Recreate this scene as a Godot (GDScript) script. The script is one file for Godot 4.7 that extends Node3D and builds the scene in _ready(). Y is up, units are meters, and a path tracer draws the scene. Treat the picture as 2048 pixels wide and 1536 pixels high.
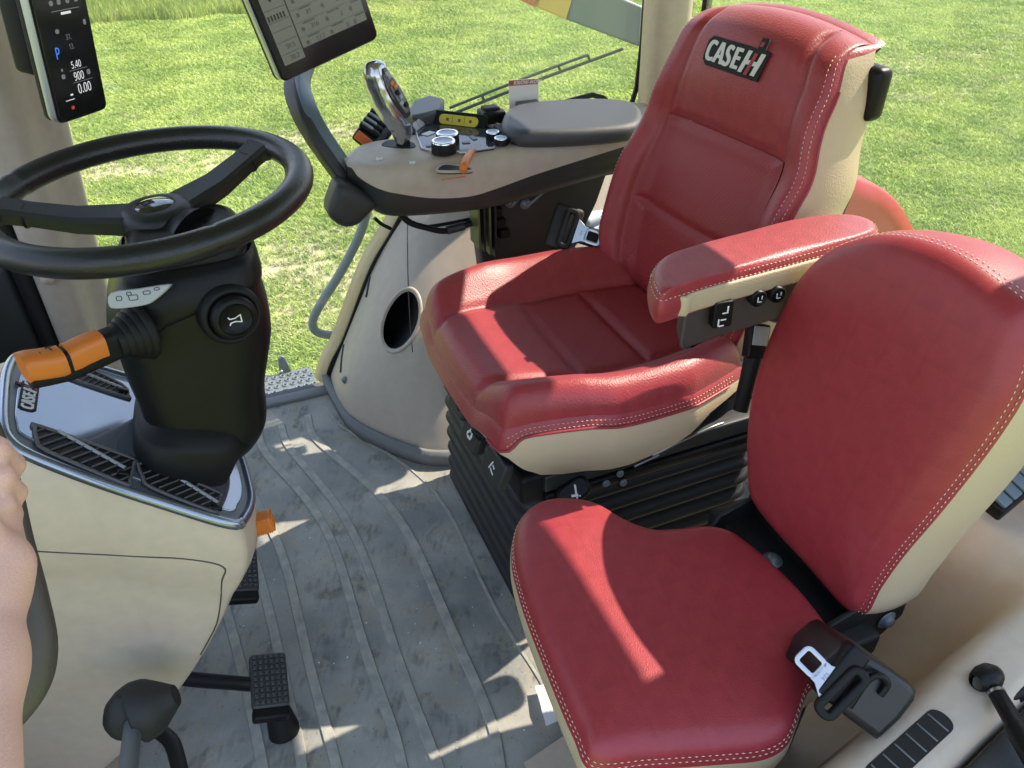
extends Node3D
# ---------------------------------------------------------------- helpers
var TR := {
	"rib_a": [-0.0124, 0, -1.8473, -0.0121, 0, -1.7603, 0.0103, 0, -1.6734, 0.0391, 0, -1.5864, 0.065, 0, -1.4994, 0.0832, 0, -1.4125, 0.0929, 0, -1.3255, 0.0956, 0, -1.2385, 0.0945, 0, -1.1515, 0.0929, 0, -1.0646, 0.0932, 0, -0.9776, 0.0958, 0, -0.8906, 0.0979, 0, -0.8037, 0.0923, 0, -0.7167],
	"rib_b": [0.051, 0, -1.851, 0.0533, 0, -1.7617, 0.073, 0, -1.6724, 0.0982, 0, -1.5831, 0.1216, 0, -1.4939, 0.139, 0, -1.4046, 0.1492, 0, -1.3153, 0.1532, 0, -1.226, 0.1529, 0, -1.1367, 0.1511, 0, -1.0474, 0.15, 0, -0.9582, 0.1512, 0, -0.8689, 0.1541, 0, -0.7796, 0.156, 0, -0.6903],
	"rib_c": [0.1319, 0, -1.8633, 0.128, 0, -1.7699, 0.1559, 0, -1.6764, 0.194, 0, -1.583, 0.2292, 0, -1.4895, 0.255, 0, -1.3961, 0.27, 0, -1.3026, 0.2762, 0, -1.2092, 0.2773, 0, -1.1157, 0.2773, 0, -1.0223, 0.2784, 0, -0.9288, 0.2799, 0, -0.8354, 0.2764, 0, -0.7419, 0.2557, 0, -0.6485],
	"rib_d": [-0.0934, 0, -1.7123, -0.0784, 0, -1.6393, -0.0614, 0, -1.5664, -0.046, 0, -1.4934, -0.0342, 0, -1.4205, -0.0266, 0, -1.3475, -0.023, 0, -1.2745, -0.0221, 0, -1.2016, -0.0225, 0, -1.1286, -0.023, 0, -1.0556, -0.0225, 0, -0.9827, -0.0206, 0, -0.9097, -0.0182, 0, -0.8368, -0.0173, 0, -0.7638],
	"rib_e": [-0.1145, 0, -1.528, -0.105, 0, -1.4712, -0.0965, 0, -1.4144, -0.0897, 0, -1.3576, -0.0847, 0, -1.3008, -0.0814, 0, -1.244, -0.0793, 0, -1.1872, -0.078, 0, -1.1303, -0.077, 0, -1.0735, -0.076, 0, -1.0167, -0.0749, 0, -0.9599, -0.0742, 0, -0.9031, -0.0747, 0, -0.8463, -0.0779, 0, -0.7895],
	"rib_g": [-0.1738, 0, -1.2974, -0.1698, 0, -1.2605, -0.1661, 0, -1.2235, -0.1626, 0, -1.1866, -0.1594, 0, -1.1497, -0.1565, 0, -1.1127, -0.1538, 0, -1.0758, -0.1514, 0, -1.0389, -0.1493, 0, -1.002, -0.1474, 0, -0.965, -0.1458, 0, -0.9281, -0.1445, 0, -0.8912, -0.1435, 0, -0.8542, -0.1427, 0, -0.8173],
	"rib_f": [0.1875, 0, -1.8823, 0.209, 0, -1.7849, 0.2595, 0, -1.6875, 0.3127, 0, -1.5901, 0.3543, 0, -1.4927, 0.3791, 0, -1.3953, 0.3885, 0, -1.2979, 0.3881, 0, -1.2004, 0.3851, 0, -1.103, 0.3857, 0, -1.0056, 0.3928, 0, -0.9082, 0.4029, 0, -0.8108, 0.4041, 0, -0.7134, 0.3735, 0, -0.616],
	"crack1": [-0.0394, 0, -1.0693, -0.03, 0, -1.0075, -0.0337, 0, -0.9723, -0.0545, 0, -0.9572, -0.0665, 0, -0.9564],
	"crack2": [-0.2373, 0, -0.9393, -0.2006, 0, -0.9399, -0.155, 0, -0.9315, -0.1189, 0, -0.9195, -0.0999, 0, -0.9192, -0.0838, 0, -0.9292],
	"con_rim": [0.0001, -0.0022, -0.0227, 0.0158, -0.0367, 0.0525, -0.0393, 0.0881, -0.0361, 0.1555, -0.0274, 0.2059, 0.0191, 0.2728, 0.0977, 0.3089, 0.1882, 0.3194, 0.258, 0.3162, 0.2862, 0.2963, 0.2949, 0.2499, 0.2927, 0.1802, 0.2874, 0.1236, 0.2778, 0.0919, 0.2536, 0.0705, 0.1823, 0.043, 0.0945, 0.0186],
	"con_inner": [0.0035, 0.0182, -0.0132, 0.0353, -0.0231, 0.0603, -0.0261, 0.1023, -0.018, 0.1889, 0.0283, 0.2601, 0.1061, 0.2899, 0.1948, 0.2966, 0.2533, 0.2953, 0.276, 0.2734, 0.2803, 0.2239, 0.2793, 0.1618, 0.2751, 0.1262, 0.2615, 0.1, 0.1829, 0.0724, 0.0935, 0.0431],
	"vent1": [0.2536, 0.1186, 0.2487, 0.125, 0.1332, 0.094, 0.1294, 0.084, 0.1358, 0.0439, 0.1454, 0.036, 0.2367, 0.0741, 0.2495, 0.0934],
	"vent2": [0.1167, 0.088, 0.0158, 0.0533, 0.0123, 0.0454, 0.021, 0.0161, 0.0309, 0.0084, 0.107, 0.0362, 0.1182, 0.0544],
	"vent3": [0.2233, 0.2765, 0.2078, 0.3047, 0.144, 0.2779, 0.1354, 0.2507, 0.1384, 0.2452, 0.2213, 0.262],
	"logo_c": [0.2696, 0.1905],
	"ins_cush": [-0.18, 0.1479, -0.159, 0.1909, -0.1333, 0.219, -0.0991, 0.2337, -0.0598, 0.2274, -0.0171, 0.1989, 0.0114, 0.1465, 0.0448, 0.1068, 0.0899, 0.0876, 0.1445, 0.0681, 0.1728, 0.0266, 0.1872, -0.0877, 0.1717, -0.1891, 0.1336, -0.207, 0.0951, -0.2151, 0.0557, -0.2411, 0.0203, -0.2627, -0.0165, -0.2653, -0.0657, -0.2506, -0.1543, -0.2198, -0.218, -0.1962, -0.2203, -0.1534, -0.2164, -0.0948, -0.2043, 0.0296, -0.1919, 0.1042],
	"ins_back": [-0.147, -0.0312, -0.1778, 0.009, -0.2047, 0.0522, -0.232, 0.1253, -0.2438, 0.2006, -0.2445, 0.269, -0.2361, 0.3382, -0.2081, 0.3957, -0.1614, 0.4372, -0.119, 0.4593, -0.067, 0.4716, -0.0145, 0.4745, 0.0355, 0.4684, 0.0786, 0.4597, 0.0983, 0.446, 0.111, 0.4143, 0.1232, 0.361, 0.125, 0.3121, 0.1215, 0.2445, 0.114, 0.1635, 0.1039, 0.077, 0.1007, 0.0099, 0.1028, -0.0364, 0.0846, -0.0493, 0.0118, -0.0463, -0.0867, -0.0438],
	"arm_top": [-0.2308, -0.0174, -0.2029, 0.015, -0.1607, 0.0343, -0.0148, 0.0566, 0.1135, 0.0611, 0.1969, 0.044, 0.222, 0.0173, 0.2148, -0.013, 0.1741, -0.0382, 0.0189, -0.0514, -0.1477, -0.0612, -0.2236, -0.0703, -0.2489, -0.0676],
	"rockerp": [0.6925, 0.8003, -0.802, 0.761, 0.8097, -0.802, 0.7979, 0.8087, -0.802],
	"stub": [-0.0203, 0.9012, -1.3203],
	"rc_low": [0.2753, 0.8658, -1.45, 0.2824, 0.8506, -1.45, 0.3086, 0.8344, -1.45, 0.3482, 0.82, -1.45, 0.4311, 0.7954, -1.45, 0.519, 0.7849, -1.45, 0.5876, 0.7932, -1.45, 0.6813, 0.8115, -1.45, 0.8263, 0.8336, -1.45, 0.9391, 0.8502, -1.45],
	"rc_bot": [0.2817, 0.821, -1.45, 0.2989, 0.794, -1.45, 0.3232, 0.7793, -1.45, 0.3646, 0.7703, -1.45, 0.429, 0.764, -1.45, 0.5181, 0.7583, -1.45, 0.5873, 0.7561, -1.45, 0.6824, 0.764, -1.45, 0.8303, 0.782, -1.45, 0.9457, 0.7946, -1.45],
	"rc_panel": [0.4964, 0.8585, -1.7434, 0.5358, 0.8585, -1.7864, 0.5905, 0.8585, -1.7545, 0.6394, 0.8585, -1.6827, 0.6684, 0.8585, -1.6215, 0.6561, 0.8585, -1.5571, 0.6055, 0.8585, -1.492, 0.5722, 0.8585, -1.4519, 0.5205, 0.8585, -1.4772, 0.4484, 0.8585, -1.5245, 0.4482, 0.8585, -1.5657, 0.4661, 0.8585, -1.6605],
	"rc_hole": [0.368, 0.8585, -1.6068, 0.3898, 0.8585, -1.626, 0.419, 0.8585, -1.61, 0.4371, 0.8585, -1.588, 0.4317, 0.8585, -1.5554, 0.4045, 0.8585, -1.5601, 0.3707, 0.8585, -1.5882],
	"rc_knob": [0.4798, 0.88, -1.4927, 0.5096, 0.88, -1.5537, 0.614, 0.88, -1.5351, 0.6177, 0.88, -1.4933],
	"rc_slot": [0.444, 0.848, -1.4336, 0.4663, 0.848, -1.4488, 0.4999, 0.848, -1.4221, 0.51, 0.848, -1.4056, 0.5033, 0.848, -1.3933, 0.4443, 0.848, -1.4154],
	"rc_lev": [0.4855, 0.865, -1.3809, 0.5356, 0.865, -1.4635],
	"rc_pad": [0.6387, 0.895, -1.5436, 0.6913, 0.895, -1.6345, 0.7526, 0.895, -1.6652, 0.8645, 0.895, -1.6539, 0.954, 0.895, -1.6206, 1.0011, 0.895, -1.5732, 0.9877, 0.895, -1.496, 0.9193, 0.895, -1.4054, 0.7991, 0.895, -1.4083, 0.6724, 0.895, -1.4477, 0.637, 0.895, -1.4844],
	"rc_hump": [0.4484, 0.878, -1.6854, 0.5036, 0.878, -1.8103, 0.5625, 0.878, -1.8454, 0.5852, 0.878, -1.7985, 0.5551, 0.878, -1.7141, 0.504, 0.878, -1.6941],
	"rc_keys": [0.3509, 0.88, -1.6731, 0.3777, 0.88, -1.7083, 0.4017, 0.88, -1.7384],
	"rc_marks": [0.3359, 0.8585, -1.5133, 0.3969, 0.8585, -1.4623],
	"handle": [0.4108, 0.8644, -1.58, 0.4129, 0.8885, -1.58, 0.4096, 0.9119, -1.58, 0.3992, 0.9387, -1.58, 0.3878, 0.963, -1.58, 0.3761, 0.9908, -1.58, 0.3684, 1.0155, -1.58, 0.3667, 1.0364, -1.58],
	"m_arm": [0.3146, 0.9969, -1.9385, 0.2567, 0.9516, -1.8199, 0.2489, 0.9135, -1.7394, 0.2615, 0.8693, -1.6992, 0.2838, 0.8226, -1.6797, 0.3026, 0.7867, -1.6703, 0.3159, 0.7584, -1.6692],
	"card": [0.7339, 0.9311, -1.72, 0.8105, 0.9339, -1.72, 0.8135, 0.8709, -1.72, 0.7353, 0.8724, -1.72],
	"pod": [0.2781, 0.792, -1.56, 0.2506, 0.763, -1.56, 0.2389, 0.7252, -1.56, 0.2654, 0.695, -1.56, 0.2986, 0.6938, -1.56, 0.3291, 0.7156, -1.56, 0.3487, 0.7413, -1.56],
	"cable1": [0.3744, 0.7526, -1.52, 0.3751, 0.7238, -1.52, 0.3954, 0.6969, -1.52, 0.4342, 0.6768, -1.52, 0.4804, 0.6599, -1.52, 0.5287, 0.6647, -1.52, 0.5718, 0.6743, -1.52],
	"cable2": [0.437, 0.6648, -1.55, 0.4909, 0.6638, -1.55, 0.5583, 0.6656, -1.55, 0.5895, 0.6689, -1.55],
	"cable3": [0.3306, 0.6872, -1.6, 0.346, 0.6686, -1.6, 0.3678, 0.6524, -1.6],
	"mech": [0.5594, 0.7277, -1.5, 0.8594, 0.7546, -1.5, 0.8126, 0.6634, -1.5, 0.762, 0.6081, -1.5, 0.5694, 0.6436, -1.5, 0.5406, 0.6976, -1.5],
	"grab": [0.4374, 0.5415, -2.08, 0.404, 0.4573, -2.08, 0.3587, 0.382, -2.08, 0.3068, 0.3092, -2.08, 0.2477, 0.236, -2.08, 0.2193, 0.1895, -2.08, 0.2175, 0.1575, -2.08, 0.2403, 0.1336, -2.08, 0.2926, 0.1133, -2.08],
	"wiper": [0.6797, 0.7739, -2.02, 0.8212, 0.8095, -2.02, 0.9583, 0.8426, -2.02, 1.0987, 0.8738, -2.02, 1.2022, 0.8971, -2.02],
	"lbar": [1.0717, 0.9729, -2.5, 1.134, 0.9573, -2.5, 1.2443, 0.9277, -2.5, 1.389, 0.887, -2.5, 1.5965, 0.8152, -2.5],
	"step": [0.0008, -0.1, -2.0463, 0.0585, -0.1, -2.291, 0.2029, -0.1, -2.2958, 0.2151, -0.1, -2.0845],
	"fr_glass": [0.2174, 0.0017, -1.95, 0.2454, 0.0695, -1.95, 0.2995, 0.1556, -1.95, 0.3978, 0.3543, -1.95, 0.4665, 0.4517, -1.95, 0.5402, 0.5448, -1.95],
	"tongue_far": [0.752, 0.6299, -1.46, 0.7958, 0.6661, -1.46, 0.7722, 0.6198, -1.46, 0.8205, 0.5912, -1.46],
	"pedal": [-0.1285, 0.1, -1.0198, -0.0615, 0.1, -0.9889, -0.066, 0.1, -0.8899, -0.1303, 0.1, -0.901],
	"pedal2": [-0.0845, 0.14, -1.2616, -0.0725, 0.14, -1.2183, -0.081, 0.14, -1.1565, -0.1079, 0.14, -1.175],
	"hand": [-0.1817, 0.9939, -0.5623, -0.1841, 0.9789, -0.5515, -0.2094, 1.0051, -0.5829, -0.213, 0.9688, -0.5289, -0.1893, 0.9746, -0.4429, -0.1802, 0.9839, -0.3524, -0.1723, 0.9875, -0.2847],
	"bar": [-0.2304, 0.9938, -0.6634, -0.2234, 0.948, -0.6243, -0.2243, 0.9023, -0.5887, -0.2235, 0.8601, -0.555, -0.2263, 0.8249, -0.5284, -0.2423, 0.7968, -0.513, -0.2783, 0.7687, -0.5061, -0.3263, 0.7405, -0.5042],
	"buck": [0.5609, 0.5699, -0.3555, 0.6018, 0.555, -0.3264, 0.5947, 0.5897, -0.3568, 0.6286, 0.5302, -0.2955],
	"dm": [-0.35, 1.0689, -2.3786],
	"redf": [2.2468, 0.3195, -2.1, 2.4474, 0.2107, -2.1, 2.6779, 0.063, -2.1],
	"cover": [1.0154, 0.5249, -1.78],
	"pillar_plug": [-0.3753, 0.5714, -1.846],
	"col_l": [-0.113, 0.965, -1.03, -0.1242, 0.9529, -1.03, -0.1428, 0.9216, -1.03, -0.1554, 0.8865, -1.03, -0.1578, 0.8476, -1.03, -0.1574, 0.8104, -1.03, -0.1543, 0.7621, -1.03, -0.1537, 0.7165, -1.03, -0.1522, 0.6877, -1.03, -0.1475, 0.6569, -1.03, -0.1424, 0.6372, -1.03],
	"col_r": [0.0397, 0.9363, -1.03, 0.0439, 0.9202, -1.03, 0.0469, 0.8818, -1.03, 0.0497, 0.8401, -1.03, 0.0463, 0.7979, -1.03, 0.035, 0.7604, -1.03, 0.0202, 0.7131, -1.03, 0.0145, 0.6659, -1.03, 0.0039, 0.6388, -1.03, -0.0172, 0.6144, -1.03, -0.0391, 0.6027, -1.03],
	"collar_l": [-0.1648, 0.7156, -1, -0.176, 0.6892, -1, -0.1831, 0.6579, -1, -0.1829, 0.6381, -1, -0.1802, 0.6118, -1],
	"collar_r": [-0.0221, 0.6671, -1, -0.0434, 0.6359, -1, -0.061, 0.6058, -1, -0.0737, 0.5786, -1, -0.0852, 0.5535, -1],
	"horn": [-0.0032, 0.8876, -0.935],
	"icon_win": [-0.1015, 0.9428, -0.925],
	"stalk": [-0.1226, 0.8847, -0.94, -0.1617, 0.8853, -0.918, -0.2001, 0.8845, -0.9, -0.24, 0.8927, -0.885],
	"spokes": [-0.539, -2.994],
	"wheel_seams": [-1.829, 0.146, 2.659, -0.687, -2.587, 1.213],
	"paddles": [0.38, 0.4648, -1.1767, 0.38, 0.4257, -1.1105, 0.38, 0.4353, -0.9914],
	"levers": [0.392, 0.4795, -1.2489, 0.392, 0.4675, -1.1678, 0.392, 0.4714, -1.072, 0.5216, 0.3801, -0.925, 0.7975, 0.5072, -0.925],
	"recept": [0.8465, 0.666, -0.88],
	"rc_wall": [0.5343, 0.862, -1.6983, 0.6165, 0.862, -1.6234],
	"rc_wall2": [0.4569, 0.862, -1.6524, 0.5324, 0.862, -1.7406],
	"rc_block": [0.6606, 0.87, -1.6569],
	"rc_keyrects": [[0.4653, -1.5418, 0.022, 0.012, -10, 0], [0.5009, -1.4994, 0.02, 0.014, -10, 0], [0.524, -1.4862, 0.02, 0.014, -10, 0], [0.5422, -1.4752, 0.02, 0.014, -10, 0], [0.5464, -1.5318, 0.018, 0.014, -10, 0], [0.5729, -1.5564, 0.012, 0.03, 0, 0], [0.4637, -1.5035, 0.03, 0.006, -12, 1], [0.4948, -1.482, 0.022, 0.006, -12, 1], [0.5177, -1.469, 0.022, 0.006, -12, 2], [0.4869, -1.6263, 0.03, 0.02, 30, 2], [0.6106, -1.5045, 0.02, 0.012, 20, 0]],
	"scr_l": [-0.2078, 0.9746, -1.5787, -0.1299, 0.972, -1.6644, -0.1868, 1.1792, -1.5659],
	"scr_r": [0.2025, 0.9862, -1.6688, 0.4328, 1.0365, -1.7584, 0.1647, 1.1449, -1.6771],
	"switches": [1.0703, 0.565, -0.4928],
	"strut": [0.7879, 0.5174, -0.2849, 0.7502, 0.5199, -0.1954],
	"floor_lever": [-0.2096, 0.3612, -0.7865, -0.2716, 0.3465, -0.7877, -0.2735, 0.3894, -0.6344],
	"lower_arm": [-0.3209, 0.05, -0.9764, -0.2881, 0.05, -0.9309, -0.2777, 0.05, -0.8861, -0.2724, 0.05, -0.8357],
	"tag": [0.3832, 0.02, -0.7852, 0.4053, 0.02, -0.7806, 0.3978, 0.02, -0.701, 0.3679, 0.02, -0.7005],
	"con_gap": [[78, 0.151], [79, 0.158], [81, 0.164], [84, 0.145], [86, 0.131], [88, 0.125], [89, 0.138], [89, 0.177], [0, 0.249], [1, 0.335], [1, 0.407], [1, 0.453]],
}
var SG := 1
var M := {}
var taken := {}

func numbered(n: String) -> String:
	if not taken.has(n):
		taken[n] = 0
		return n
	taken[n] += 1
	return "%s_%03d" % [n, taken[n]]

func ST() -> SurfaceTool:
	var s := SurfaceTool.new()
	s.begin(Mesh.PRIMITIVE_TRIANGLES)
	return s

func tri(st: SurfaceTool, a: Vector3, b: Vector3, c: Vector3) -> void:
	if (b - a).cross(c - a).length_squared() < 1e-16:
		return
	st.add_vertex(a); st.add_vertex(b); st.add_vertex(c)

func newsg(st: SurfaceTool) -> void:
	SG += 1
	st.set_smooth_group(SG % 30000)

func grid(st: SurfaceTool, rows: Array, flip := false) -> void:
	newsg(st)
	for i in range(rows.size() - 1):
		var r0 = rows[i]
		var r1 = rows[i + 1]
		for j in range(r0.size() - 1):
			if flip:
				tri(st, r0[j], r1[j], r1[j + 1])
				tri(st, r0[j], r1[j + 1], r0[j + 1])
			else:
				tri(st, r0[j], r0[j + 1], r1[j + 1])
				tri(st, r0[j], r1[j + 1], r1[j])

func cap(st: SurfaceTool, ring, flip := false) -> void:
	newsg(st)
	var c := Vector3.ZERO
	for p in ring:
		c += p
	c /= ring.size()
	for i in range(ring.size()):
		var a = ring[i]
		var b = ring[(i + 1) % ring.size()]
		if flip:
			tri(st, c, b, a)
		else:
			tri(st, c, a, b)

func obj(called: String, st: SurfaceTool, m: Material, parent: Node = null) -> MeshInstance3D:
	st.generate_normals()
	var o := MeshInstance3D.new()
	o.mesh = st.commit()
	o.material_override = m
	o.cast_shadow = GeometryInstance3D.SHADOW_CASTING_SETTING_ON
	if parent == null:
		o.name = numbered(called)
		add_child(o, true)
	else:
		o.name = called
		parent.add_child(o, true)
	return o

func mesh_obj(called: String, mesh: Mesh, m: Material, parent: Node, xf: Transform3D) -> MeshInstance3D:
	var o := MeshInstance3D.new()
	o.mesh = mesh
	o.material_override = m
	o.name = called if parent != self else numbered(called)
	parent.add_child(o, true)
	o.transform = xf
	return o

func thing(called: String, label: String, category: String, group := "") -> Node3D:
	var o := Node3D.new()
	o.name = numbered(called)
	add_child(o, true)
	tag(o, label, category, group)
	return o

func tag(o: Node, label: String, category: String, group := "") -> void:
	o.set_meta("label", label)
	o.set_meta("category", category)
	if group != "":
		o.set_meta("group", group)

func struct(called: String, st: SurfaceTool, m: Material, label := "") -> MeshInstance3D:
	var o := obj(called, st, m)
	o.set_meta("kind", "structure")
	if label != "":
		o.set_meta("label", label)
	return o

func V(x: float, y: float, z: float) -> Vector3:
	return Vector3(x, y, z)

func arr3(a: Array) -> PackedVector3Array:
	var r := PackedVector3Array()
	for i in range(0, a.size(), 3):
		r.append(Vector3(a[i], a[i + 1], a[i + 2]))
	return r

func arr2(a: Array) -> PackedVector2Array:
	var r := PackedVector2Array()
	for i in range(0, a.size(), 2):
		r.append(Vector2(a[i], a[i + 1]))
	return r

func cr3(p: PackedVector3Array, n: int, closed := false) -> PackedVector3Array:
	var out := PackedVector3Array()
	var m := p.size()
	var segs := m if closed else m - 1
	for i in range(segs):
		var p0 = p[(i - 1 + m) % m] if (closed or i > 0) else p[0] * 2.0 - p[1]
		var p1 = p[i]
		var p2 = p[(i + 1) % m]
		var p3 = p[(i + 2) % m] if (closed or i + 2 < m) else p2 * 2.0 - p1
		for k in range(n):
			out.append(p1.cubic_interpolate(p2, p0, p3, float(k) / n))
	if not closed:
		out.append(p[m - 1])
	return out

func cr2(p: PackedVector2Array, n: int, closed := true) -> PackedVector2Array:
	var q := PackedVector3Array()
	for a in p:
		q.append(Vector3(a.x, a.y, 0))
	var r := cr3(q, n, closed)
	var out := PackedVector2Array()
	for a in r:
		out.append(Vector2(a.x, a.y))
	return out

func frame(o: Vector3, zdir: Vector3, up: Vector3) -> Transform3D:
	var z := zdir.normalized()
	var x := up.cross(z).normalized()
	var y := z.cross(x)
	return Transform3D(Basis(x, y, z), o)

# swept tube; r is a float or an array of radii along the path
func tube(st: SurfaceTool, path, r, n := 10, caps := true, flat := 1.0, upv := Vector3(0, 1, 0)) -> void:
	var rows := []
	var m: int = path.size()
	var t0: Vector3 = (path[1] - path[0]).normalized()
	var nx := upv.cross(t0)
	if nx.length() < 0.05:
		nx = Vector3(1, 0, 0.2).cross(t0)
	nx = nx.normalized()
	for i in range(m):
		var t: Vector3
		if i == 0: t = path[1] - path[0]
		elif i == m - 1: t = path[m - 1] - path[m - 2]
		else: t = path[i + 1] - path[i - 1]
		t = t.normalized()
		nx = (nx - t * nx.dot(t)).normalized()
		var ny := t.cross(nx)
		var rr: float = r if (r is float) else r[i]
		var row := PackedVector3Array()
		for k in range(n + 1):
			var a := TAU * float(k % n) / n
			row.append(path[i] + nx * cos(a) * rr + ny * sin(a) * rr * flat)
		rows.append(row)
	grid(st, rows)
	if caps:
		var a0: PackedVector3Array = rows[0]; a0.resize(n)
		var a1: PackedVector3Array = rows[m - 1]; a1.resize(n)
		cap(st, a0); cap(st, a1)

# closed 2D profile swept along a path (profile x = side, y = up)
func sweep(st: SurfaceTool, path, prof: PackedVector2Array, upv: Vector3, closed := false, hard := false) -> void:
	var rows := []
	var m: int = path.size()
	for i in range(m):
		var t: Vector3
		if closed: t = path[(i + 1) % m] - path[(i - 1 + m) % m]
		elif i == 0: t = path[1] - path[0]
		elif i == m - 1: t = path[m - 1] - path[m - 2]
		else: t = path[i + 1] - path[i - 1]
		t = t.normalized()
		var s := t.cross(upv).normalized()
		var u := s.cross(t)
		var row := PackedVector3Array()
		for k in range(prof.size() + 1):
			var q := prof[k % prof.size()]
			row.append(path[i] + s * q.x + u * q.y)
		rows.append(row)
	if closed:
		rows.append(rows[0])
	if hard:
		for k in range(prof.size()):
			var rr := []
			for row in rows:
				rr.append(PackedVector3Array([row[k], row[k + 1]]))
			grid(st, rr)
	else:
		grid(st, rows)
	if not closed:
		var a0: PackedVector3Array = rows[0].duplicate(); a0.resize(prof.size())
		var a1: PackedVector3Array = rows[m - 1].duplicate(); a1.resize(prof.size())
		cap(st, a0); cap(st, a1)

func lathe(st: SurfaceTool, xf: Transform3D, prof: Array, n := 24) -> void:
	# profile: [r, y] pairs; smooth within, use several calls for hard edges
	var rows := []
	for p in prof:
		var row := PackedVector3Array()
		for k in range(n + 1):
			var a := TAU * float(k % n) / n
			row.append(xf * Vector3(cos(a) * p[0], p[1], sin(a) * p[0]))
		rows.append(row)
	grid(st, rows)

func rbox(st: SurfaceTool, xf: Transform3D, size: Vector3, r: float, k := 2) -> void:
	var h := size * 0.5
	r = min(r, min(h.x, min(h.y, h.z)) * 0.98)
	newsg(st)
	for ax in range(3):
		for sgn in [-1.0, 1.0]:
			var a1 := (ax + 1) % 3
			var a2 := (ax + 2) % 3
			var c1 := []; var c2 := []
			for i in range(k + 1):
				var t := -1.0 + float(i) / k
				c1.append(-h[a1] + r + tan(t * PI / 4) * r)
				c2.append(-h[a2] + r + tan(t * PI / 4) * r)
			for i in range(k + 1):
				var t := float(i) / k
				c1.append(h[a1] - r + tan(t * PI / 4) * r)
				c2.append(h[a2] - r + tan(t * PI / 4) * r)
			var pts := []
			for i in range(c1.size()):
				var row := PackedVector3Array()
				for j in range(c2.size()):
					var p := Vector3.ZERO
					p[ax] = sgn * h[ax]; p[a1] = c1[i]; p[a2] = c2[j]
					var q := Vector3(clamp(p.x, -h.x + r, h.x - r), clamp(p.y, -h.y + r, h.y - r), clamp(p.z, -h.z + r, h.z - r))
					row.append(xf * (q + (p - q).normalized() * r))
				pts.append(row)
			for i in range(pts.size() - 1):
				for j in range(pts[i].size() - 1):
					if sgn < 0:
						tri(st, pts[i][j], pts[i][j + 1], pts[i + 1][j + 1]); tri(st, pts[i][j], pts[i + 1][j + 1], pts[i + 1][j])
					else:
						tri(st, pts[i][j], pts[i + 1][j + 1], pts[i][j + 1]); tri(st, pts[i][j], pts[i + 1][j], pts[i + 1][j + 1])

func box(st: SurfaceTool, a: Vector3, b: Vector3, r := 0.004) -> void:
	rbox(st, Transform3D(Basis(), (a + b) * 0.5), (b - a).abs(), r)

func area2(p: PackedVector2Array) -> float:
	var s := 0.0
	for i in range(p.size()):
		var q := p[(i + 1) % p.size()]
		s += p[i].x * q.y - q.x * p[i].y
	return s * 0.5

func inset(p: PackedVector2Array, d: float) -> PackedVector2Array:
	# p counter-clockwise; moves every corner inwards by d
	var out := PackedVector2Array()
	var m := p.size()
	for i in range(m):
		var e0 := (p[i] - p[(i - 1 + m) % m]).normalized()
		var e1 := (p[(i + 1) % m] - p[i]).normalized()
		var n0 := Vector2(-e0.y, e0.x)
		var n1 := Vector2(-e1.y, e1.x)
		var n := (n0 + n1)
		if n.length() < 0.1: n = n0
		n = n.normalized()
		out.append(p[i] + n * d / max(0.5, n.dot(n0)))
	return out

# extruded outline in the frame's xy plane from z0 to z1, rounded at both rims
func prism(st: SurfaceTool, xf: Transform3D, poly: PackedVector2Array, z0: float, z1: float, bev := 0.002, k := 2) -> void:
	if area2(poly) < 0:
		poly.reverse()
	var lay := []
	var zs := []
	bev = min(bev, abs(z1 - z0) * 0.49)
	for i in range(k + 1):
		var a := PI / 2 * float(i) / k
		lay.append(inset(poly, bev * (1 - sin(a)))); zs.append(z0 + bev * (1 - cos(a)))
	for i in range(k + 1):
		var a := PI / 2 * (1.0 - float(i) / k)
		lay.append(inset(poly, bev * (1 - sin(a)))); zs.append(z1 - bev * (1 - cos(a)))
	var rows := []
	for i in range(lay.size()):
		var row := PackedVector3Array()
		for j in range(poly.size() + 1):
			var q: Vector2 = lay[i][j % poly.size()]
			row.append(xf * Vector3(q.x, q.y, zs[i]))
		rows.append(row)
	grid(st, rows, true)
	for e in [0, lay.size() - 1]:
		var idx := Geometry2D.triangulate_polygon(lay[e])
		newsg(st)
		if idx.size() == 0:
			var rg := PackedVector3Array()
			for q in lay[e]: rg.append(xf * V(q.x, q.y, zs[e]))
			cap(st, rg, e == 0)
		for i in range(0, idx.size(), 3):
			var a: Vector2 = lay[e][idx[i]]
			var b: Vector2 = lay[e][idx[i + 1]]
			var c: Vector2 = lay[e][idx[i + 2]]
			if (e == 0) == ((b - a).cross(c - a) > 0):
				tri(st, xf * V(a.x, a.y, zs[e]), xf * V(b.x, b.y, zs[e]), xf * V(c.x, c.y, zs[e]))
			else:
				tri(st, xf * V(a.x, a.y, zs[e]), xf * V(c.x, c.y, zs[e]), xf * V(b.x, b.y, zs[e]))

func rrect(w: float, h: float, r: float, k := 4, cx := 0.0, cy := 0.0) -> PackedVector2Array:
	var o := PackedVector2Array()
	for q in range(4):
		var sx: float = [1, -1, -1, 1][q]
		var sy: float = [1, 1, -1, -1][q]
		for i in range(k + 1):
			var a := PI / 2 * (q + float(i) / k)
			o.append(Vector2(cx + sx * (w / 2 - r) + cos(a) * r, cy + sy * (h / 2 - r) + sin(a) * r))
	return o

func circ(r: float, n := 24, cx := 0.0, cy := 0.0) -> PackedVector2Array:
	var o := PackedVector2Array()
	for i in range(n):
		o.append(Vector2(cx + cos(TAU * i / n) * r, cy + sin(TAU * i / n) * r))
	return o

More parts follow.
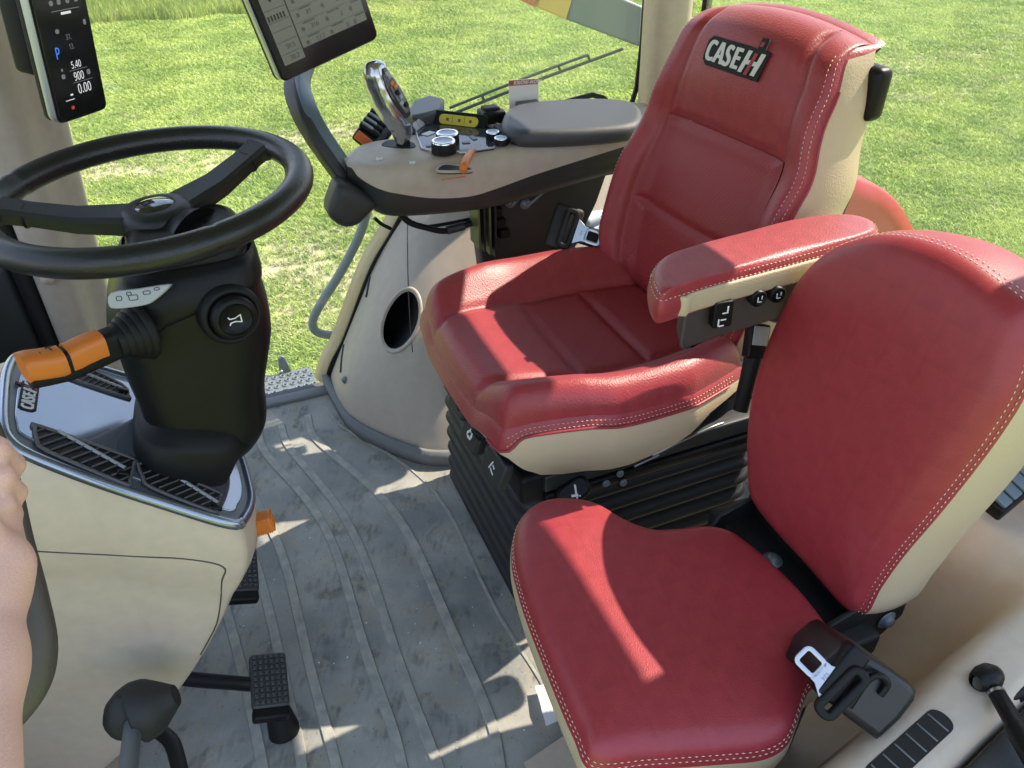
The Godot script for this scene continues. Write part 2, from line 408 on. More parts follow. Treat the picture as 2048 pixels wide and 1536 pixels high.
# soft-edged slab: the outline shrinks towards its middle at both rims
func slab(st: SurfaceTool, xf: Transform3D, poly: PackedVector2Array, z0: float, z1: float, r: float, k := 5) -> void:
	var c := Vector2.ZERO
	var ext := 0.0
	for p in poly: c += p / poly.size()
	for p in poly: ext += (p - c).length() / poly.size()
	var rows := []
	var lv := [[0.0, z0]]
	for i in range(k + 1):
		var a := PI / 2 * float(i) / k
		lv.append([1.0 - r / ext * (1 - sin(a)), z0 + r * (1 - cos(a))])
	for i in range(k + 1):
		var a := PI / 2 * (1.0 - float(i) / k)
		lv.append([1.0 - r / ext * (1 - sin(a)), z1 - r * (1 - cos(a))])
	lv.append([0.0, z1])
	for l in lv:
		var row := PackedVector3Array()
		for j in range(poly.size() + 1):
			var q: Vector2 = c + (poly[j % poly.size()] - c) * float(l[0])
			row.append(xf * V(q.x, q.y, l[1]))
		rows.append(row)
	grid(st, rows, true)

# row of small thread dashes along a path, lying on a surface
func stitches(st: SurfaceTool, path, pitch := 0.0085, ln := 0.0058, r := 0.0009) -> void:
	var left := 0.0
	newsg(st)
	for i in range(path.size() - 1):
		var a: Vector3 = path[i]
		var b: Vector3 = path[i + 1]
		var d := b - a
		var L := d.length()
		if L < 1e-6: continue
		d /= L
		var s := left
		while s < L:
			var p := a + d * s
			var q: Vector3 = a + d * min(s + ln, L + ln)
			var n := d.cross(Vector3(0.3, 0.9, 0.2)).normalized()
			var m := d.cross(n)
			var k := [n, m, -n, -m]
			var mid: Vector3 = (p + q) * 0.5
			for e in range(4):
				var u0: Vector3 = k[e] * r
				var u1: Vector3 = k[(e + 1) % 4] * r
				tri(st, p, mid + u0, mid + u1)
				tri(st, q, mid + u1, mid + u0)
			s += pitch
		left = s - L

func text(s: String, size: float, depth: float, m: Material, parent: Node, xf: Transform3D, called := "lettering", fontn := "Droid Sans", bold := 400) -> MeshInstance3D:
	var t := TextMesh.new()
	var f := SystemFont.new()
	f.font_names = PackedStringArray([fontn])
	f.font_weight = bold
	t.font = f
	t.text = s
	t.font_size = 64
	t.pixel_size = size / 64.0
	t.depth = depth
	return mesh_obj(called, t, m, parent, xf)

# ---------------------------------------------------------------- upholstery
func roll(t: float, rho: float) -> float:
	var a: float = abs(t) - (1.0 - rho)
	if a <= 0: return 0.0
	var s: float = min(a / rho, 1.0)
	return 1.0 - sqrt(max(0.0, 1.0 - s * s))

func pad_pos(c: Dictionary, u: float, v: float) -> Vector3:
	var up: float = u * sqrt(1.0 - c.q * v * v * 0.5)
	var vp: float = v * sqrt(1.0 - c.q * u * u * 0.5)
	var ru: float = roll(u, c.rho) * c.R
	var rv: float = roll(v, c.rhov) * c.Rv
	var h: float = c.H.call(u, v) - min(max(c.R, c.Rv), sqrt(ru * ru + rv * rv))
	return c.o + c.ex * (up * c.hw.call(vp)) + c.ey * (vp * c.hl) + c.en * h

func pad_nrm(c: Dictionary, u: float, v: float) -> Vector3:
	var e := 0.004
	var uu: float = clamp(u, -0.99, 0.99)
	var vv: float = clamp(v, -0.99, 0.99)
	var n := (pad_pos(c, uu + e, vv) - pad_pos(c, uu - e, vv)).cross(pad_pos(c, uu, vv + e) - pad_pos(c, uu, vv - e)).normalized()
	if n.dot(c.en) < 0: n = -n
	return n

func edge_coords(n: int, lo: bool, hi: bool) -> PackedFloat32Array:
	var o := PackedFloat32Array()
	for i in range(n + 1):
		var t := float(i) / n
		var a := t
		if lo and hi: a = 0.5 - 0.5 * cos(PI * t)
		elif lo: a = 1.0 - cos(PI / 2 * t)
		elif hi: a = sin(PI / 2 * t)
		o.append(lerp(t, a, 0.75))
	return o

# one sewn panel of a pad; seams [left, right, low, high] pull the leather in
func panel(st: SurfaceTool, c: Dictionary, u0: float, u1: float, v0: float, v1: float, nu: int, nv: int, seam: Array, depth := 0.007, wid := 0.011) -> void:
	var us := edge_coords(nu, true, true)
	var vs := edge_coords(nv, true, true)
	var rows := []
	for j in range(nv + 1):
		var row := PackedVector3Array()
		for i in range(nu + 1):
			var u: float = lerp(u0, u1, us[i])
			var v: float = lerp(v0, v1, vs[j])
			var p := pad_pos(c, u, v)
			var d := 0.0
			if seam[0]: d = max(d, exp(-pow(us[i] * (u1 - u0) * c.sw / wid, 2)))
			if seam[1]: d = max(d, exp(-pow((1 - us[i]) * (u1 - u0) * c.sw / wid, 2)))
			d *= smoothstep(1.0, 0.94, abs(v))
			if seam[2]: d = max(d, exp(-pow(vs[j] * (v1 - v0) * c.hl / wid, 2)))
			if seam[3]: d = max(d, exp(-pow((1 - vs[j]) * (v1 - v0) * c.hl / wid, 2)))
			if d > 0.001:
				p -= pad_nrm(c, u, v) * d * depth
			row.append(p)
		rows.append(row)
	grid(st, rows)

func pad_line(c: Dictionary, ua: float, va: float, ub: float, vb: float, n: int, lift := 0.0) -> PackedVector3Array:
	var o := PackedVector3Array()
	for i in range(n + 1):
		var t := float(i) / n
		var u: float = lerp(ua, ub, t)
		var v: float = lerp(va, vb, t)
		o.append(pad_pos(c, u, v) + (pad_nrm(c, u, v) * lift if lift != 0.0 else Vector3.ZERO))
	return o

# wall hanging from a loop along dir; bulge pushes it outwards
func skirt(st: SurfaceTool, loop, outs, dir: Vector3, d0: Array, d1: Array, n: int, D: float, bulge: float) -> void:
	var rows := []
	for k in range(n + 1):
		var row := PackedVector3Array()
		for i in range(loop.size()):
			var d: float = lerp(float(d0[i]), float(d1[i]), float(k) / n)
			var s: float = clamp(d / D, 0.0, 1.0)
			row.append(loop[i] + dir * d + outs[i] * (bulge * sin(PI * pow(s, 0.8)) - 0.9 * bulge * s * s))
		rows.append(row)
	grid(st, rows)

# ---------------------------------------------------------------- body fields (surface nets)
func sd_field(p: Vector3, bones: Array, k: float) -> float:
	var acc := 1e9
	for b in bones:
		var a: Vector3 = b[0]
		var ab: Vector3 = b[1] - a
		var t: float = clamp((p - a).dot(ab) / max(ab.length_squared(), 1e-9), 0.0, 1.0)
		var d: float = (p - a - ab * t).length() - lerp(float(b[2]), float(b[3]), t)
		if acc > 1e8:
			acc = d
		else:
			var kk: float = b[4] if b.size() > 4 else k
			var h: float = clamp(0.5 + 0.5 * (d - acc) / kk, 0.0, 1.0)
			acc = lerp(d, acc, h) - kk * h * (1.0 - h)
	return acc

func surface_nets(st: SurfaceTool, bones: Array, lo: Vector3, hi: Vector3, cell: float, k: float) -> void:
	var nx := int(ceil((hi.x - lo.x) / cell)) + 1
	var ny := int(ceil((hi.y - lo.y) / cell)) + 1
	var nz := int(ceil((hi.z - lo.z) / cell)) + 1
	var f := PackedFloat32Array()
	f.resize(nx * ny * nz)
	var id := 0
	for z in range(nz):
		for y in range(ny):
			var x := 0
			while x < nx:
				var d := sd_field(lo + Vector3(x, y, z) * cell, bones, k)
				f[id] = d
				x += 1; id += 1
				# far from the skin: skip ahead
				var sk := int(abs(d) / cell) - 2
				while sk > 0 and x < nx:
					f[id] = d
					x += 1; id += 1; sk -= 1
	var vid := {}
	var verts := PackedVector3Array()
	var sx := 1
	var sy := nx
	var sz := nx * ny
	for z in range(nz - 1):
		for y in range(ny - 1):
			for x in range(nx - 1):
				var b := x + y * sy + z * sz
				var inside := 0
				var f0 := f[b]
				if abs(f0) > cell * 3.0: continue
				var cs := [b, b + sx, b + sy, b + sx + sy, b + sz, b + sx + sz, b + sy + sz, b + sx + sy + sz]
				for q in cs:
					if f[q] < 0: inside += 1
				if inside == 0 or inside == 8: continue
				var s := Vector3.ZERO
				var cnt := 0
				for e in [[0, 1], [2, 3], [4, 5], [6, 7], [0, 2], [1, 3], [4, 6], [5, 7], [0, 4], [1, 5], [2, 6], [3, 7]]:
					var fa: float = f[cs[e[0]]]
					var fb: float = f[cs[e[1]]]
					if (fa < 0) != (fb < 0):
						var t := fa / (fa - fb)
						var pa := Vector3(e[0] & 1, (e[0] >> 1) & 1, e[0] >> 2)
						var pb := Vector3(e[1] & 1, (e[1] >> 1) & 1, e[1] >> 2)
						s += pa.lerp(pb, t); cnt += 1
				vid[b] = verts.size()
				verts.append(lo + (Vector3(x, y, z) + s / cnt) * cell)
	newsg(st)
	for b in vid:
		var x: int = b % nx
		var y: int = (b / nx) % ny
		var z: int = b / (nx * ny)
		for ax in range(3):
			var st1: int = [sx, sy, sz][ax]
			var sa: int = [sy, sz, sx][ax]
			var sb: int = [sz, sx, sy][ax]
			if (f[b] < 0) == (f[b + st1] < 0): continue
			if [y, z, x][ax] == 0 or [z, x, y][ax] == 0: continue
			if not (vid.has(b - sa) and vid.has(b - sb) and vid.has(b - sa - sb)): continue
			var p0 := verts[vid[b]]
			var p1 := verts[vid[b - sa]]
			var p2 := verts[vid[b - sa - sb]]
			var p3 := verts[vid[b - sb]]
			if f[b] < 0:
				tri(st, p0, p2, p1); tri(st, p0, p3, p2)
			else:
				tri(st, p0, p1, p2); tri(st, p0, p2, p3)

# ---------------------------------------------------------------- materials
func noise_img(seed_: int, freq: float, type: int, n: int, oct := 3) -> Image:
	var f := FastNoiseLite.new()
	f.seed = seed_
	f.noise_type = type
	f.frequency = freq
	f.fractal_octaves = oct
	return f.get_seamless_image(n, n)

func bump_tex(seed_: int, freq: float, type: int, strength: float, n := 256, oct := 2) -> ImageTexture:
	var im := noise_img(seed_, freq, type, n, oct)
	im.convert(Image.FORMAT_RGBA8)
	im.bump_map_to_normal_map(strength)
	im.generate_mipmaps()
	return ImageTexture.create_from_image(im)

func mat(key: String, col: Color, rough: float, metal := 0.0, bump: Texture2D = null, scale := 10.0, depth := 1.0) -> StandardMaterial3D:
	# col holds linear real-world base colours
	var m := StandardMaterial3D.new()
	m.albedo_color = col.linear_to_srgb()
	m.roughness = rough
	m.metallic = metal
	if bump != null:
		m.normal_enabled = true
		m.normal_texture = bump
		m.normal_scale = depth
		m.uv1_triplanar = true
		m.uv1_world_triplanar = true
		m.uv1_scale = Vector3.ONE * scale
	M[key] = m
	return m

# blotchy colour: lerps two linear colours by noise, tiled in world space
func blotch(key: String, a: Color, b: Color, seed_: int, freq: float, n := 512) -> void:
	var im := noise_img(seed_, freq, FastNoiseLite.TYPE_SIMPLEX_SMOOTH, n, 5)
	var o := Image.create(n, n, true, Image.FORMAT_RGB8)
	for y in range(n):
		for x in range(n):
			o.set_pixel(x, y, a.lerp(b, im.get_pixel(x, y).r).linear_to_srgb())
	o.generate_mipmaps()
	M[key].albedo_color = Color.WHITE
	M[key].albedo_texture = ImageTexture.create_from_image(o)

# ================================================================ scene
func _ready() -> void:
	setup_view()
	make_materials()
	build_cab()
	build_outside()
	build_dash()
	build_column()
	build_driver_seat()
	build_armrest_console()
	build_screens()
	build_instructor_seat()
	build_left_panel()
	build_pedals()
	build_person()

func setup_view() -> void:
	var cam := Camera3D.new()
	cam.name = "camera"
	cam.position = Vector3(0, 1.4, 0)
	cam.rotation_degrees = Vector3(-36, -23, 0)
	cam.fov = 53.67
	cam.near = 0.02
	cam.far = 400.0
	add_child(cam)
	cam.current = true
	var env := Environment.new()
	env.background_mode = Environment.BG_SKY
	var sky := Sky.new()
	var ps := ProceduralSkyMaterial.new()
	ps.sky_top_color = Color(0.58, 0.69, 0.85)
	ps.sky_horizon_color = Color(0.95, 0.94, 0.91)
	ps.sky_curve = 0.16
	ps.ground_bottom_color = Color(0.30, 0.36, 0.16)
	ps.ground_horizon_color = Color(0.55, 0.62, 0.45)
	ps.sun_angle_max = 1.0
	ps.sky_energy_multiplier = 1.0
	ps.sky_cover = cloud_cover()
	ps.sky_cover_modulate = Color(1, 1, 1)
	sky.sky_material = ps
	env.sky = sky
	env.background_energy_multiplier = 1.0
	env.tonemap_mode = Environment.TONE_MAPPER_LINEAR
	env.tonemap_exposure = 2.6
	env.sdfgi_enabled = true
	env.ssao_enabled = true
	env.ssil_enabled = true
	var we := WorldEnvironment.new()
	we.name = "world_environment"
	we.environment = env
	add_child(we)
	var sun := DirectionalLight3D.new()
	sun.name = "sun"
	sun.light_color = Color(1.0, 0.95, 0.87)
	sun.light_energy = 1.4
	sun.light_angular_distance = 0.5
	sun.shadow_enabled = true
	sun.look_at_from_position(Vector3.ZERO, Vector3(-1.0, -1.1, 0.10), Vector3.UP)
	add_child(sun)

func cloud_cover() -> ImageTexture:
	var n := FastNoiseLite.new()
	n.seed = 7
	n.noise_type = FastNoiseLite.TYPE_SIMPLEX_SMOOTH
	n.frequency = 1.6
	n.fractal_octaves = 5
	var w := 512
	var h := 256
	var im := Image.create(w, h, false, Image.FORMAT_RGBA8)
	for y in range(h):
		var el := PI * (float(y) + 0.5) / h
		for x in range(w):
			var az := TAU * float(x) / w
			var d := Vector3(cos(az) * sin(el), cos(el), sin(az) * sin(el))
			var v := 0.0
			if d.y > 0.02:
				var q := d / (d.y + 0.25)
				v = clamp((n.get_noise_3d(q.x * 1.1, 0.0, q.z * 1.1) - 0.02) * 2.6, 0.0, 0.85)
				v *= clamp(d.y * 8.0, 0.0, 1.0)
			im.set_pixel(x, y, Color(v * 0.95, v * 0.96, v * 0.98, v))
	return ImageTexture.create_from_image(im)

func make_materials() -> void:
	var leather := bump_tex(11, 0.09, FastNoiseLite.TYPE_CELLULAR, 3.0, 256, 1)
	var grain := bump_tex(12, 0.22, FastNoiseLite.TYPE_SIMPLEX, 2.0, 256, 2)
	var ribbed := weave_tex()
	mat("red", Color(0.295, 0.027, 0.034), 0.43, 0.0, leather, 14.0, 0.55)
	M.red.rim_enabled = true; M.red.rim = 0.25; M.red.rim_tint = 0.6
	mat("red_insert", Color(0.265, 0.024, 0.031), 0.48, 0.0, ribbed, 16.0, 0.32)
	mat("cream", Color(0.52, 0.415, 0.265), 0.5, 0.0, leather, 14.0, 0.45)
	mat("thread", Color(0.72, 0.60, 0.48), 0.8)
	mat("thread_red", Color(0.42, 0.10, 0.10), 0.7)
	mat("beige", Color(0.515, 0.42, 0.322), 0.52, 0.0, grain, 9.0, 0.25)
	mat("beige_grey", Color(0.45, 0.385, 0.315), 0.50, 0.0, grain, 9.0, 0.3)
	mat("black", Color(0.0075, 0.0075, 0.008), 0.38, 0.0, grain, 9.0, 0.35)
	mat("black_soft", Color(0.0095, 0.0095, 0.010), 0.5, 0.0, grain, 12.0, 0.5)
	mat("black_gloss", Color(0.012, 0.012, 0.014), 0.06)
	M.black_gloss.clearcoat_enabled = true; M.black_gloss.clearcoat = 1.0; M.black_gloss.clearcoat_roughness = 0.03
	mat("dark", Color(0.006, 0.0055, 0.0055), 0.6)
	mat("dark_grey", Color(0.024, 0.025, 0.025), 0.5, 0.0, grain, 12.0, 0.4)
	mat("grey_plastic", Color(0.095, 0.095, 0.10), 0.5, 0.0, grain, 14.0, 0.6)
	mat("brown_plastic", Color(0.060, 0.052, 0.048), 0.5, 0.0, grain, 12.0, 0.4)
	mat("pad_grey", Color(0.042, 0.047, 0.054), 0.48, 0.0, grain, 16.0, 0.8)
	mat("rubber", Color(0.055, 0.058, 0.060), 0.75, 0.0, grain, 8.0, 0.6)
	mat("bellows", Color(0.013, 0.0135, 0.015), 0.55, 0.0, grain, 10.0, 0.5)
	mat("steel", Color(0.42, 0.43, 0.45), 0.30, 1.0)
	mat("chrome", Color(0.80, 0.81, 0.84), 0.10, 1.0)
	mat("silver", Color(0.56, 0.58, 0.60), 0.24, 0.85)
	mat("silver_trim", Color(0.50, 0.52, 0.54), 0.35, 0.7)
	mat("gunmetal", Color(0.16, 0.18, 0.19), 0.45, 0.4)
	mat("paint_grey", Color(0.13, 0.15, 0.16), 0.45, 0.1)
	mat("blue_grey", Color(0.11, 0.15, 0.18), 0.40, 0.0, grain, 12.0, 0.3)
	mat("step_grey", Color(0.14, 0.16, 0.175), 0.5, 0.2, grain, 8.0, 0.8)
	mat("orange", Color(0.60, 0.17, 0.022), 0.42, 0.0, grain, 12.0, 0.2)
	mat("orange_lamp", Color(0.65, 0.15, 0.05), 0.3)
	mat("yellow", Color(0.62, 0.50, 0.05), 0.4)
	mat("amber", Color(0.72, 0.48, 0.08), 0.35)
	mat("white", Color(0.78, 0.78, 0.78), 0.5)
	mat("paper", Color(0.70, 0.68, 0.66), 0.7)
	mat("trim_pale", Color(0.45, 0.50, 0.58), 0.6)
	mat("card_red", Color(0.32, 0.08, 0.05), 0.6)
	mat("light_grey", Color(0.36, 0.37, 0.38), 0.45)
	mat("logo_white", Color(0.62, 0.63, 0.62), 0.5)
	mat("logo_red", Color(0.30, 0.02, 0.03), 0.5)
	mat("fender_red", Color(0.34, 0.014, 0.008), 0.35)
	M.black.metallic_specular = 0.32; M.black_soft.metallic_specular = 0.32
	mat("wood_tan", Color(0.46, 0.34, 0.16), 0.45)
	mat("skin", Color(0.70, 0.43, 0.36), 0.52, 0.0, leather, 26.0, 0.7)
	M.skin.subsurf_scatter_enabled = true; M.skin.subsurf_scatter_strength = 0.15
	mat("nail", Color(0.68, 0.40, 0.34), 0.3)
	mat("top_gloss", Color(0.30, 0.32, 0.36), 0.07, 0.75)
	mat("rim_blue", Color(0.30, 0.33, 0.40), 0.22, 0.8)
	mat("panel_gloss", Color(0.06, 0.065, 0.075), 0.08, 0.3)
	mat("knob_top", Color(0.22, 0.25, 0.30), 0.3, 0.5)
	mat("key_grey", Color(0.10, 0.105, 0.11), 0.35)
	mat("blue_black", Color(0.05, 0.058, 0.066), 0.45, 0.0, grain, 12.0, 0.3)
	mat("handle_silver", Color(0.52, 0.53, 0.55), 0.20, 0.9)
	mat("bracket_dark", Color(0.016, 0.014, 0.014), 0.55)
	mat("wheel_leather", Color(0.011, 0.0115, 0.012), 0.36, 0.0, leather, 16.0, 0.35)
	mat("wheel_spoke", Color(0.013, 0.014, 0.015), 0.42, 0.0, grain, 12.0, 0.3)
	mat("red_plain", Color(0.295, 0.027, 0.035), 0.45, 0.0, leather, 18.0, 0.35)
	mat("buckle_black", Color(0.009, 0.009, 0.010), 0.38, 0.0, grain, 12.0, 0.35)
	mat("rubber_black", Color(0.048, 0.050, 0.051), 0.55, 0.0, grain, 10.0, 0.5)
	mat("boot_brown", Color(0.016, 0.015, 0.0135), 0.6, 0.0, grain, 10.0, 0.6)
	mat("screen_black", Color(0.010, 0.011, 0.012), 0.14)
	for e in [["ui_blue", Color(0.05, 0.22, 0.85), 1.0], ["ui_white", Color(0.8, 0.8, 0.8), 0.8], ["ui_dim", Color(0.25, 0.27, 0.30), 0.5], ["ui_green", Color(0.04, 0.30, 0.10), 0.6], ["ui_red", Color(0.6, 0.05, 0.04), 0.6], ["ui_panel", Color(0.30, 0.32, 0.24), 0.30]]:
		mat(e[0], Color(0.02, 0.02, 0.02), 0.3)
		M[e[0]].emission_enabled = true
		M[e[0]].emission = e[1].linear_to_srgb()
		M[e[0]].emission_energy_multiplier = e[2] * 0.45
	mat("ui_ink", Color(0.015, 0.018, 0.018), 0.3)
	mat("ui_grey", Color(0.10, 0.11, 0.09), 0.3)
	mat("brass", Color(0.10, 0.11, 0.045), 0.4, 0.3)
	var g := StandardMaterial3D.new()
	g.albedo_color = Color(0.86, 0.95, 0.90, 0.07)
	g.transparency = BaseMaterial3D.TRANSPARENCY_ALPHA
	g.roughness = 0.02
	M["glass"] = g
	var gg := StandardMaterial3D.new()
	gg.albedo_color = Color(0.04, 0.04, 0.045, 0.55)
	gg.transparency = BaseMaterial3D.TRANSPARENCY_ALPHA
	gg.roughness = 0.02
	M["tinted"] = gg
	# dusty mat: colour only (dirt, scuffs, dried mud), computed
	M["floor"] = floor_material()
	mat("rib", Color(0.175, 0.175, 0.16), 0.8, 0.0, grain, 5.0, 0.4)
	blotch("rib", Color(0.25, 0.252, 0.238), Color(0.40, 0.38, 0.32), 31, 0.02, 256)
	mat("mat_side", Color(0.17, 0.178, 0.178), 0.75, 0.0, grain, 8.0, 0.6)
	blotch("beige", Color(0.478, 0.392, 0.300), Color(0.552, 0.448, 0.344), 41, 0.012, 256)
	blotch("beige_grey", Color(0.418, 0.358, 0.294), Color(0.482, 0.412, 0.336), 42, 0.012, 256)
	blotch("red_plain", Color(0.262, 0.023, 0.031), Color(0.328, 0.033, 0.041), 43, 0.006, 256)
	blotch("red", Color(0.262, 0.023, 0.030), Color(0.328, 0.033, 0.040), 44, 0.006, 256)
	mat("ceiling", Color(0.34, 0.33, 0.31), 0.8)

func weave_tex() -> ImageTexture:
	var n := 128
	var im := Image.create(n, n, false, Image.FORMAT_RGBA8)
	for y in range(n):
		for x in range(n):
			var a := sin(TAU * (float(x) + y) * 8.0 / n)
			var b := sin(TAU * (float(x) - y) * 8.0 / n)
			var v := 0.5 + 0.25 * a + 0.25 * b
			im.set_pixel(x, y, Color(v, v, v))
	im.bump_map_to_normal_map(4.0)
	im.generate_mipmaps()
	return ImageTexture.create_from_image(im)

func floor_material() -> StandardMaterial3D:
	# 1024 px over 2.2 m x 2.2 m, world x -1.0..1.2, z -2.1..0.1
	var n := 1024
	var im := Image.create(n, n, true, Image.FORMAT_RGB8)
	var a := FastNoiseLite.new(); a.seed = 3; a.frequency = 1.0; a.fractal_octaves = 5
	var b := FastNoiseLite.new(); b.seed = 9; b.frequency = 1.0; b.fractal_octaves = 4
	var d := FastNoiseLite.new(); d.seed = 21; d.noise_type = FastNoiseLite.TYPE_CELLULAR; d.frequency = 1.0; d.cellular_return_type = FastNoiseLite.RETURN_DISTANCE
	var rng := RandomNumberGenerator.new(); rng.seed = 5
	for y in range(n):
		var wz := -2.1 + 2.2 * (float(y) + 0.5) / n
		for x in range(n):
			var wx := -1.0 + 2.2 * (float(x) + 0.5) / n
			var w1 := a.get_noise_2d(wx * 4.0, wz * 4.0)
			# scuffs run round the pedals: swirl the lookup
			var sw := b.get_noise_2d(wx * 11.0 + w1 * 1.2, wz * 6.0) * 0.8 + b.get_noise_2d(wx * 60.0 + wz * 25.0, wz * 14.0) * 0.35
			var du := a.get_noise_2d(wx * 9.0 + 40.0, wz * 9.0)
			var col := Color(0.205, 0.208, 0.195)
			col = col.lerp(Color(0.34, 0.328, 0.288), clamp(0.5 + w1 * 1.2, 0.0, 1.0))
			col = col.lerp(Color(0.058, 0.062, 0.065), clamp((sw - 0.06) * 2.2, 0.0, 0.75) * clamp(0.6 + du, 0.0, 1.0))
			col = col.lerp(Color(0.29, 0.255, 0.185), clamp((du + b.get_noise_2d(wx * 70.0, wz * 55.0) * 0.7 - 0.12) * 1.3, 0.0, 0.7))
			var f := rng.randf()
			if f > 0.9975: col = col.lerp(Color(0.36, 0.34, 0.28), 0.8)
			elif f < 0.0015: col = col.lerp(Color(0.02, 0.02, 0.02), 0.7)
			col = col * (0.94 + 0.12 * rng.randf())
			im.set_pixel(x, y, col.linear_to_srgb())
	im.generate_mipmaps()
	var m := StandardMaterial3D.new()
	m.albedo_texture = ImageTexture.create_from_image(im)
	m.roughness = 0.72
	return m

# ---------------------------------------------------------------- cab shell
func build_cab() -> void:
	# floor mat: one slab with texture coordinates
	var st := ST()
	newsg(st)
	var x0 := -1.0; var x1 := 1.2; var z0 := -1.99; var z1 := -0.12
	var cs := [V(x0, 0, z0), V(x1, 0, z0), V(x1, 0, z1), V(x0, 0, z1)]
	for t in [[0, 1, 2], [0, 2, 3]]:
		for i in t:
			var p: Vector3 = cs[i]
			st.set_uv(Vector2((p.x + 1.0) / 2.2, (p.z + 2.1) / 2.2))
			st.add_vertex(p)
	for k in range(4):
		var p: Vector3 = cs[k]; var q: Vector3 = cs[(k + 1) % 4]
		newsg(st)
		for v in [p, q, q + V(0, -0.06, 0), p, q + V(0, -0.06, 0), p + V(0, -0.06, 0)]:
			st.set_uv(Vector2((v.x + 1.0) / 2.2, (v.z + 2.1) / 2.2))
			st.add_vertex(v)
	for t in [[0, 2, 1], [0, 3, 2]]:
		for i in t:
			st.set_uv(Vector2.ZERO)
			st.add_vertex(cs[i] + V(0, -0.06, 0))
	var fl := struct("floor", st, M.floor, "dusty dark grey rubber cab floor mat with raised curved ribs")
	var prof := arr2([-0.0115, -0.002, -0.0095, 0.0045, 0.0095, 0.0045, 0.0115, -0.002])
	for k in ["rib_a", "rib_b", "rib_c", "rib_d", "rib_e", "rib_g"]:
		st = ST()
		sweep(st, cr3(arr3(TR[k]), 6), prof, V(0, 1, 0), false, true)
		obj("floor_rib", st, M.rib, fl)
	st = ST()
	sweep(st, cr3(arr3(TR["rib_f"]), 6), arr2([-0.004, -0.002, -0.003, 0.003, 0.003, 0.003, 0.004, -0.002]), V(0, 1, 0), false, true)
	obj("floor_rib", st, M.rib, fl)
	# sill lip along the right door
	st = ST()
	box(st, V(-0.6, -0.03, -1.99), V(0.215, 0.010, -1.945), 0.008)
	obj("door_sill", st, M.mat_side, fl)
	st = ST()
	box(st, V(-0.6, -0.05, -2.03), V(0.215, -0.004, -1.99), 0.006)
	obj("sill_seal", st, M.rubber, fl)
	# grit and crumbs lying on the mat
	var rng := RandomNumberGenerator.new(); rng.seed = 77
	st = ST()
	for i in range(90):
		var s := rng.randf_range(0.0012, 0.0032)
		rbox(st, Transform3D(Basis.from_euler(V(rng.randf() * 3, rng.randf() * 3, rng.randf() * 3)), V(rng.randf_range(-0.15, 0.44), s * 0.5, rng.randf_range(-1.8, -0.62))), V(s, s * 0.7, s * 1.3), s * 0.2, 1)
	var grit := obj("crumbs", st, M.paper, fl)
	grit.set_meta("kind", "stuff")

	# roof
	st = ST()
	box(st, V(-0.75, 1.70, -2.08), V(1.50, 1.88, -0.12), 0.05)
	struct("ceiling", st, M.ceiling, "cab roof")
	# right front pillar
	st = ST()
	var rows := []
	for k in range(12):
		var y := -0.05 + 1.80 * k / 11.0
		var rx := -0.300 + 0.085 * (y - 0.23)
		var row := PackedVector3Array()
		for q in [[0.0, -1.99], [-0.002, -1.955], [-0.010, -1.938], [-0.024, -1.925], [-0.036, -1.90], [-0.044, -1.868], [-0.054, -1.850], [-0.068, -1.845], [-0.090, -1.842], [-0.104, -1.848], [-0.110, -1.86], [-0.112, -1.99]]:
			row.append(V(rx + q[0] * (1.0 + 0.7 * (y - 0.23)), y, q[1] - 0.02 * y))
		row.append(row[0])
		rows.append(row)
	grid(st, rows)
	var wr := struct("pillar_front_right", st, M.beige_grey, "beige front right cab pillar")
	st = ST()
	lathe(st, frame(arr3(TR["pillar_plug"])[0] + V(0, 0, 0.005), V(0, 1, 0), V(0, 0, 1)), [[0.0, 0.006], [0.012, 0.005], [0.0145, 0.0], [0.0145, -0.01]], 20)
	obj("cover_plug", st, M.beige, wr)
	# windscreen edge strip and dark cowl in front of the pillar
	st = ST()
	var r2 := []
	for k in range(2):
		var y: float = [0.0, 1.75][k]
		var dx := -0.005 * (y - 0.23)
		r2.append(PackedVector3Array([V(-0.418 - dx, y, -1.87 - 0.02 * y), V(-0.448 - dx, y, -1.865 - 0.02 * y), V(-0.448 - dx, y, -1.96), V(-0.418 - dx, y, -1.96), V(-0.418 - dx, y, -1.87 - 0.02 * y)]))
	grid(st, r2)
	obj("windscreen_seal", st, M.dark, wr)
	st = ST()
	box(st, V(-0.90, -0.06, -1.975), V(-0.452, 0.60, -1.895), 0.02)
	struct("wall_front_corner", st, M.dark_grey, "dark corner trim in front of the right pillar")
	# rear right pillar
	st = ST()
	rows = []
	for k in range(2):
		var y: float = [0.72, 1.75][k]
		var dx := -0.04 * (y - 0.8)
		var row := PackedVector3Array()
		for q in [[1.240, -1.975], [1.244, -1.925], [1.254, -1.905], [1.275, -1.895], [1.325, -1.89], [1.345, -1.895], [1.354, -1.91], [1.358, -1.975]]:
			row.append(V(q[0] + dx, y, q[1]))
		row.append(row[0])
		rows.append(row)
	grid(st, rows)
	var bp := struct("pillar_rear_right", st, M.beige, "beige rear right cab pillar")
	st = ST()
	tube(st, [V(1.43, 0.6, -1.96), V(1.43, 0.99, -1.96)], 0.007, 8)
	tube(st, [V(1.43, 0.99, -1.96), V(1.428, 1.5, -1.96)], 0.014, 10)
	obj("window_strut", st, M.black, bp)
	# broad left rear post, out of view, placed to shade the left side panel
	st = ST()
	box(st, V(1.36, 0.0, -0.56), V(1.46, 1.71, -0.12), 0.03)
	struct("unseen_pillar_rear_left", st, M.beige_grey, "beige rear left cab pillar out of view, shading the left side panel")
	# panes
	var gl := PackedVector2Array([Vector2(-0.345, 0.02), Vector2(0.2, 0.02)])
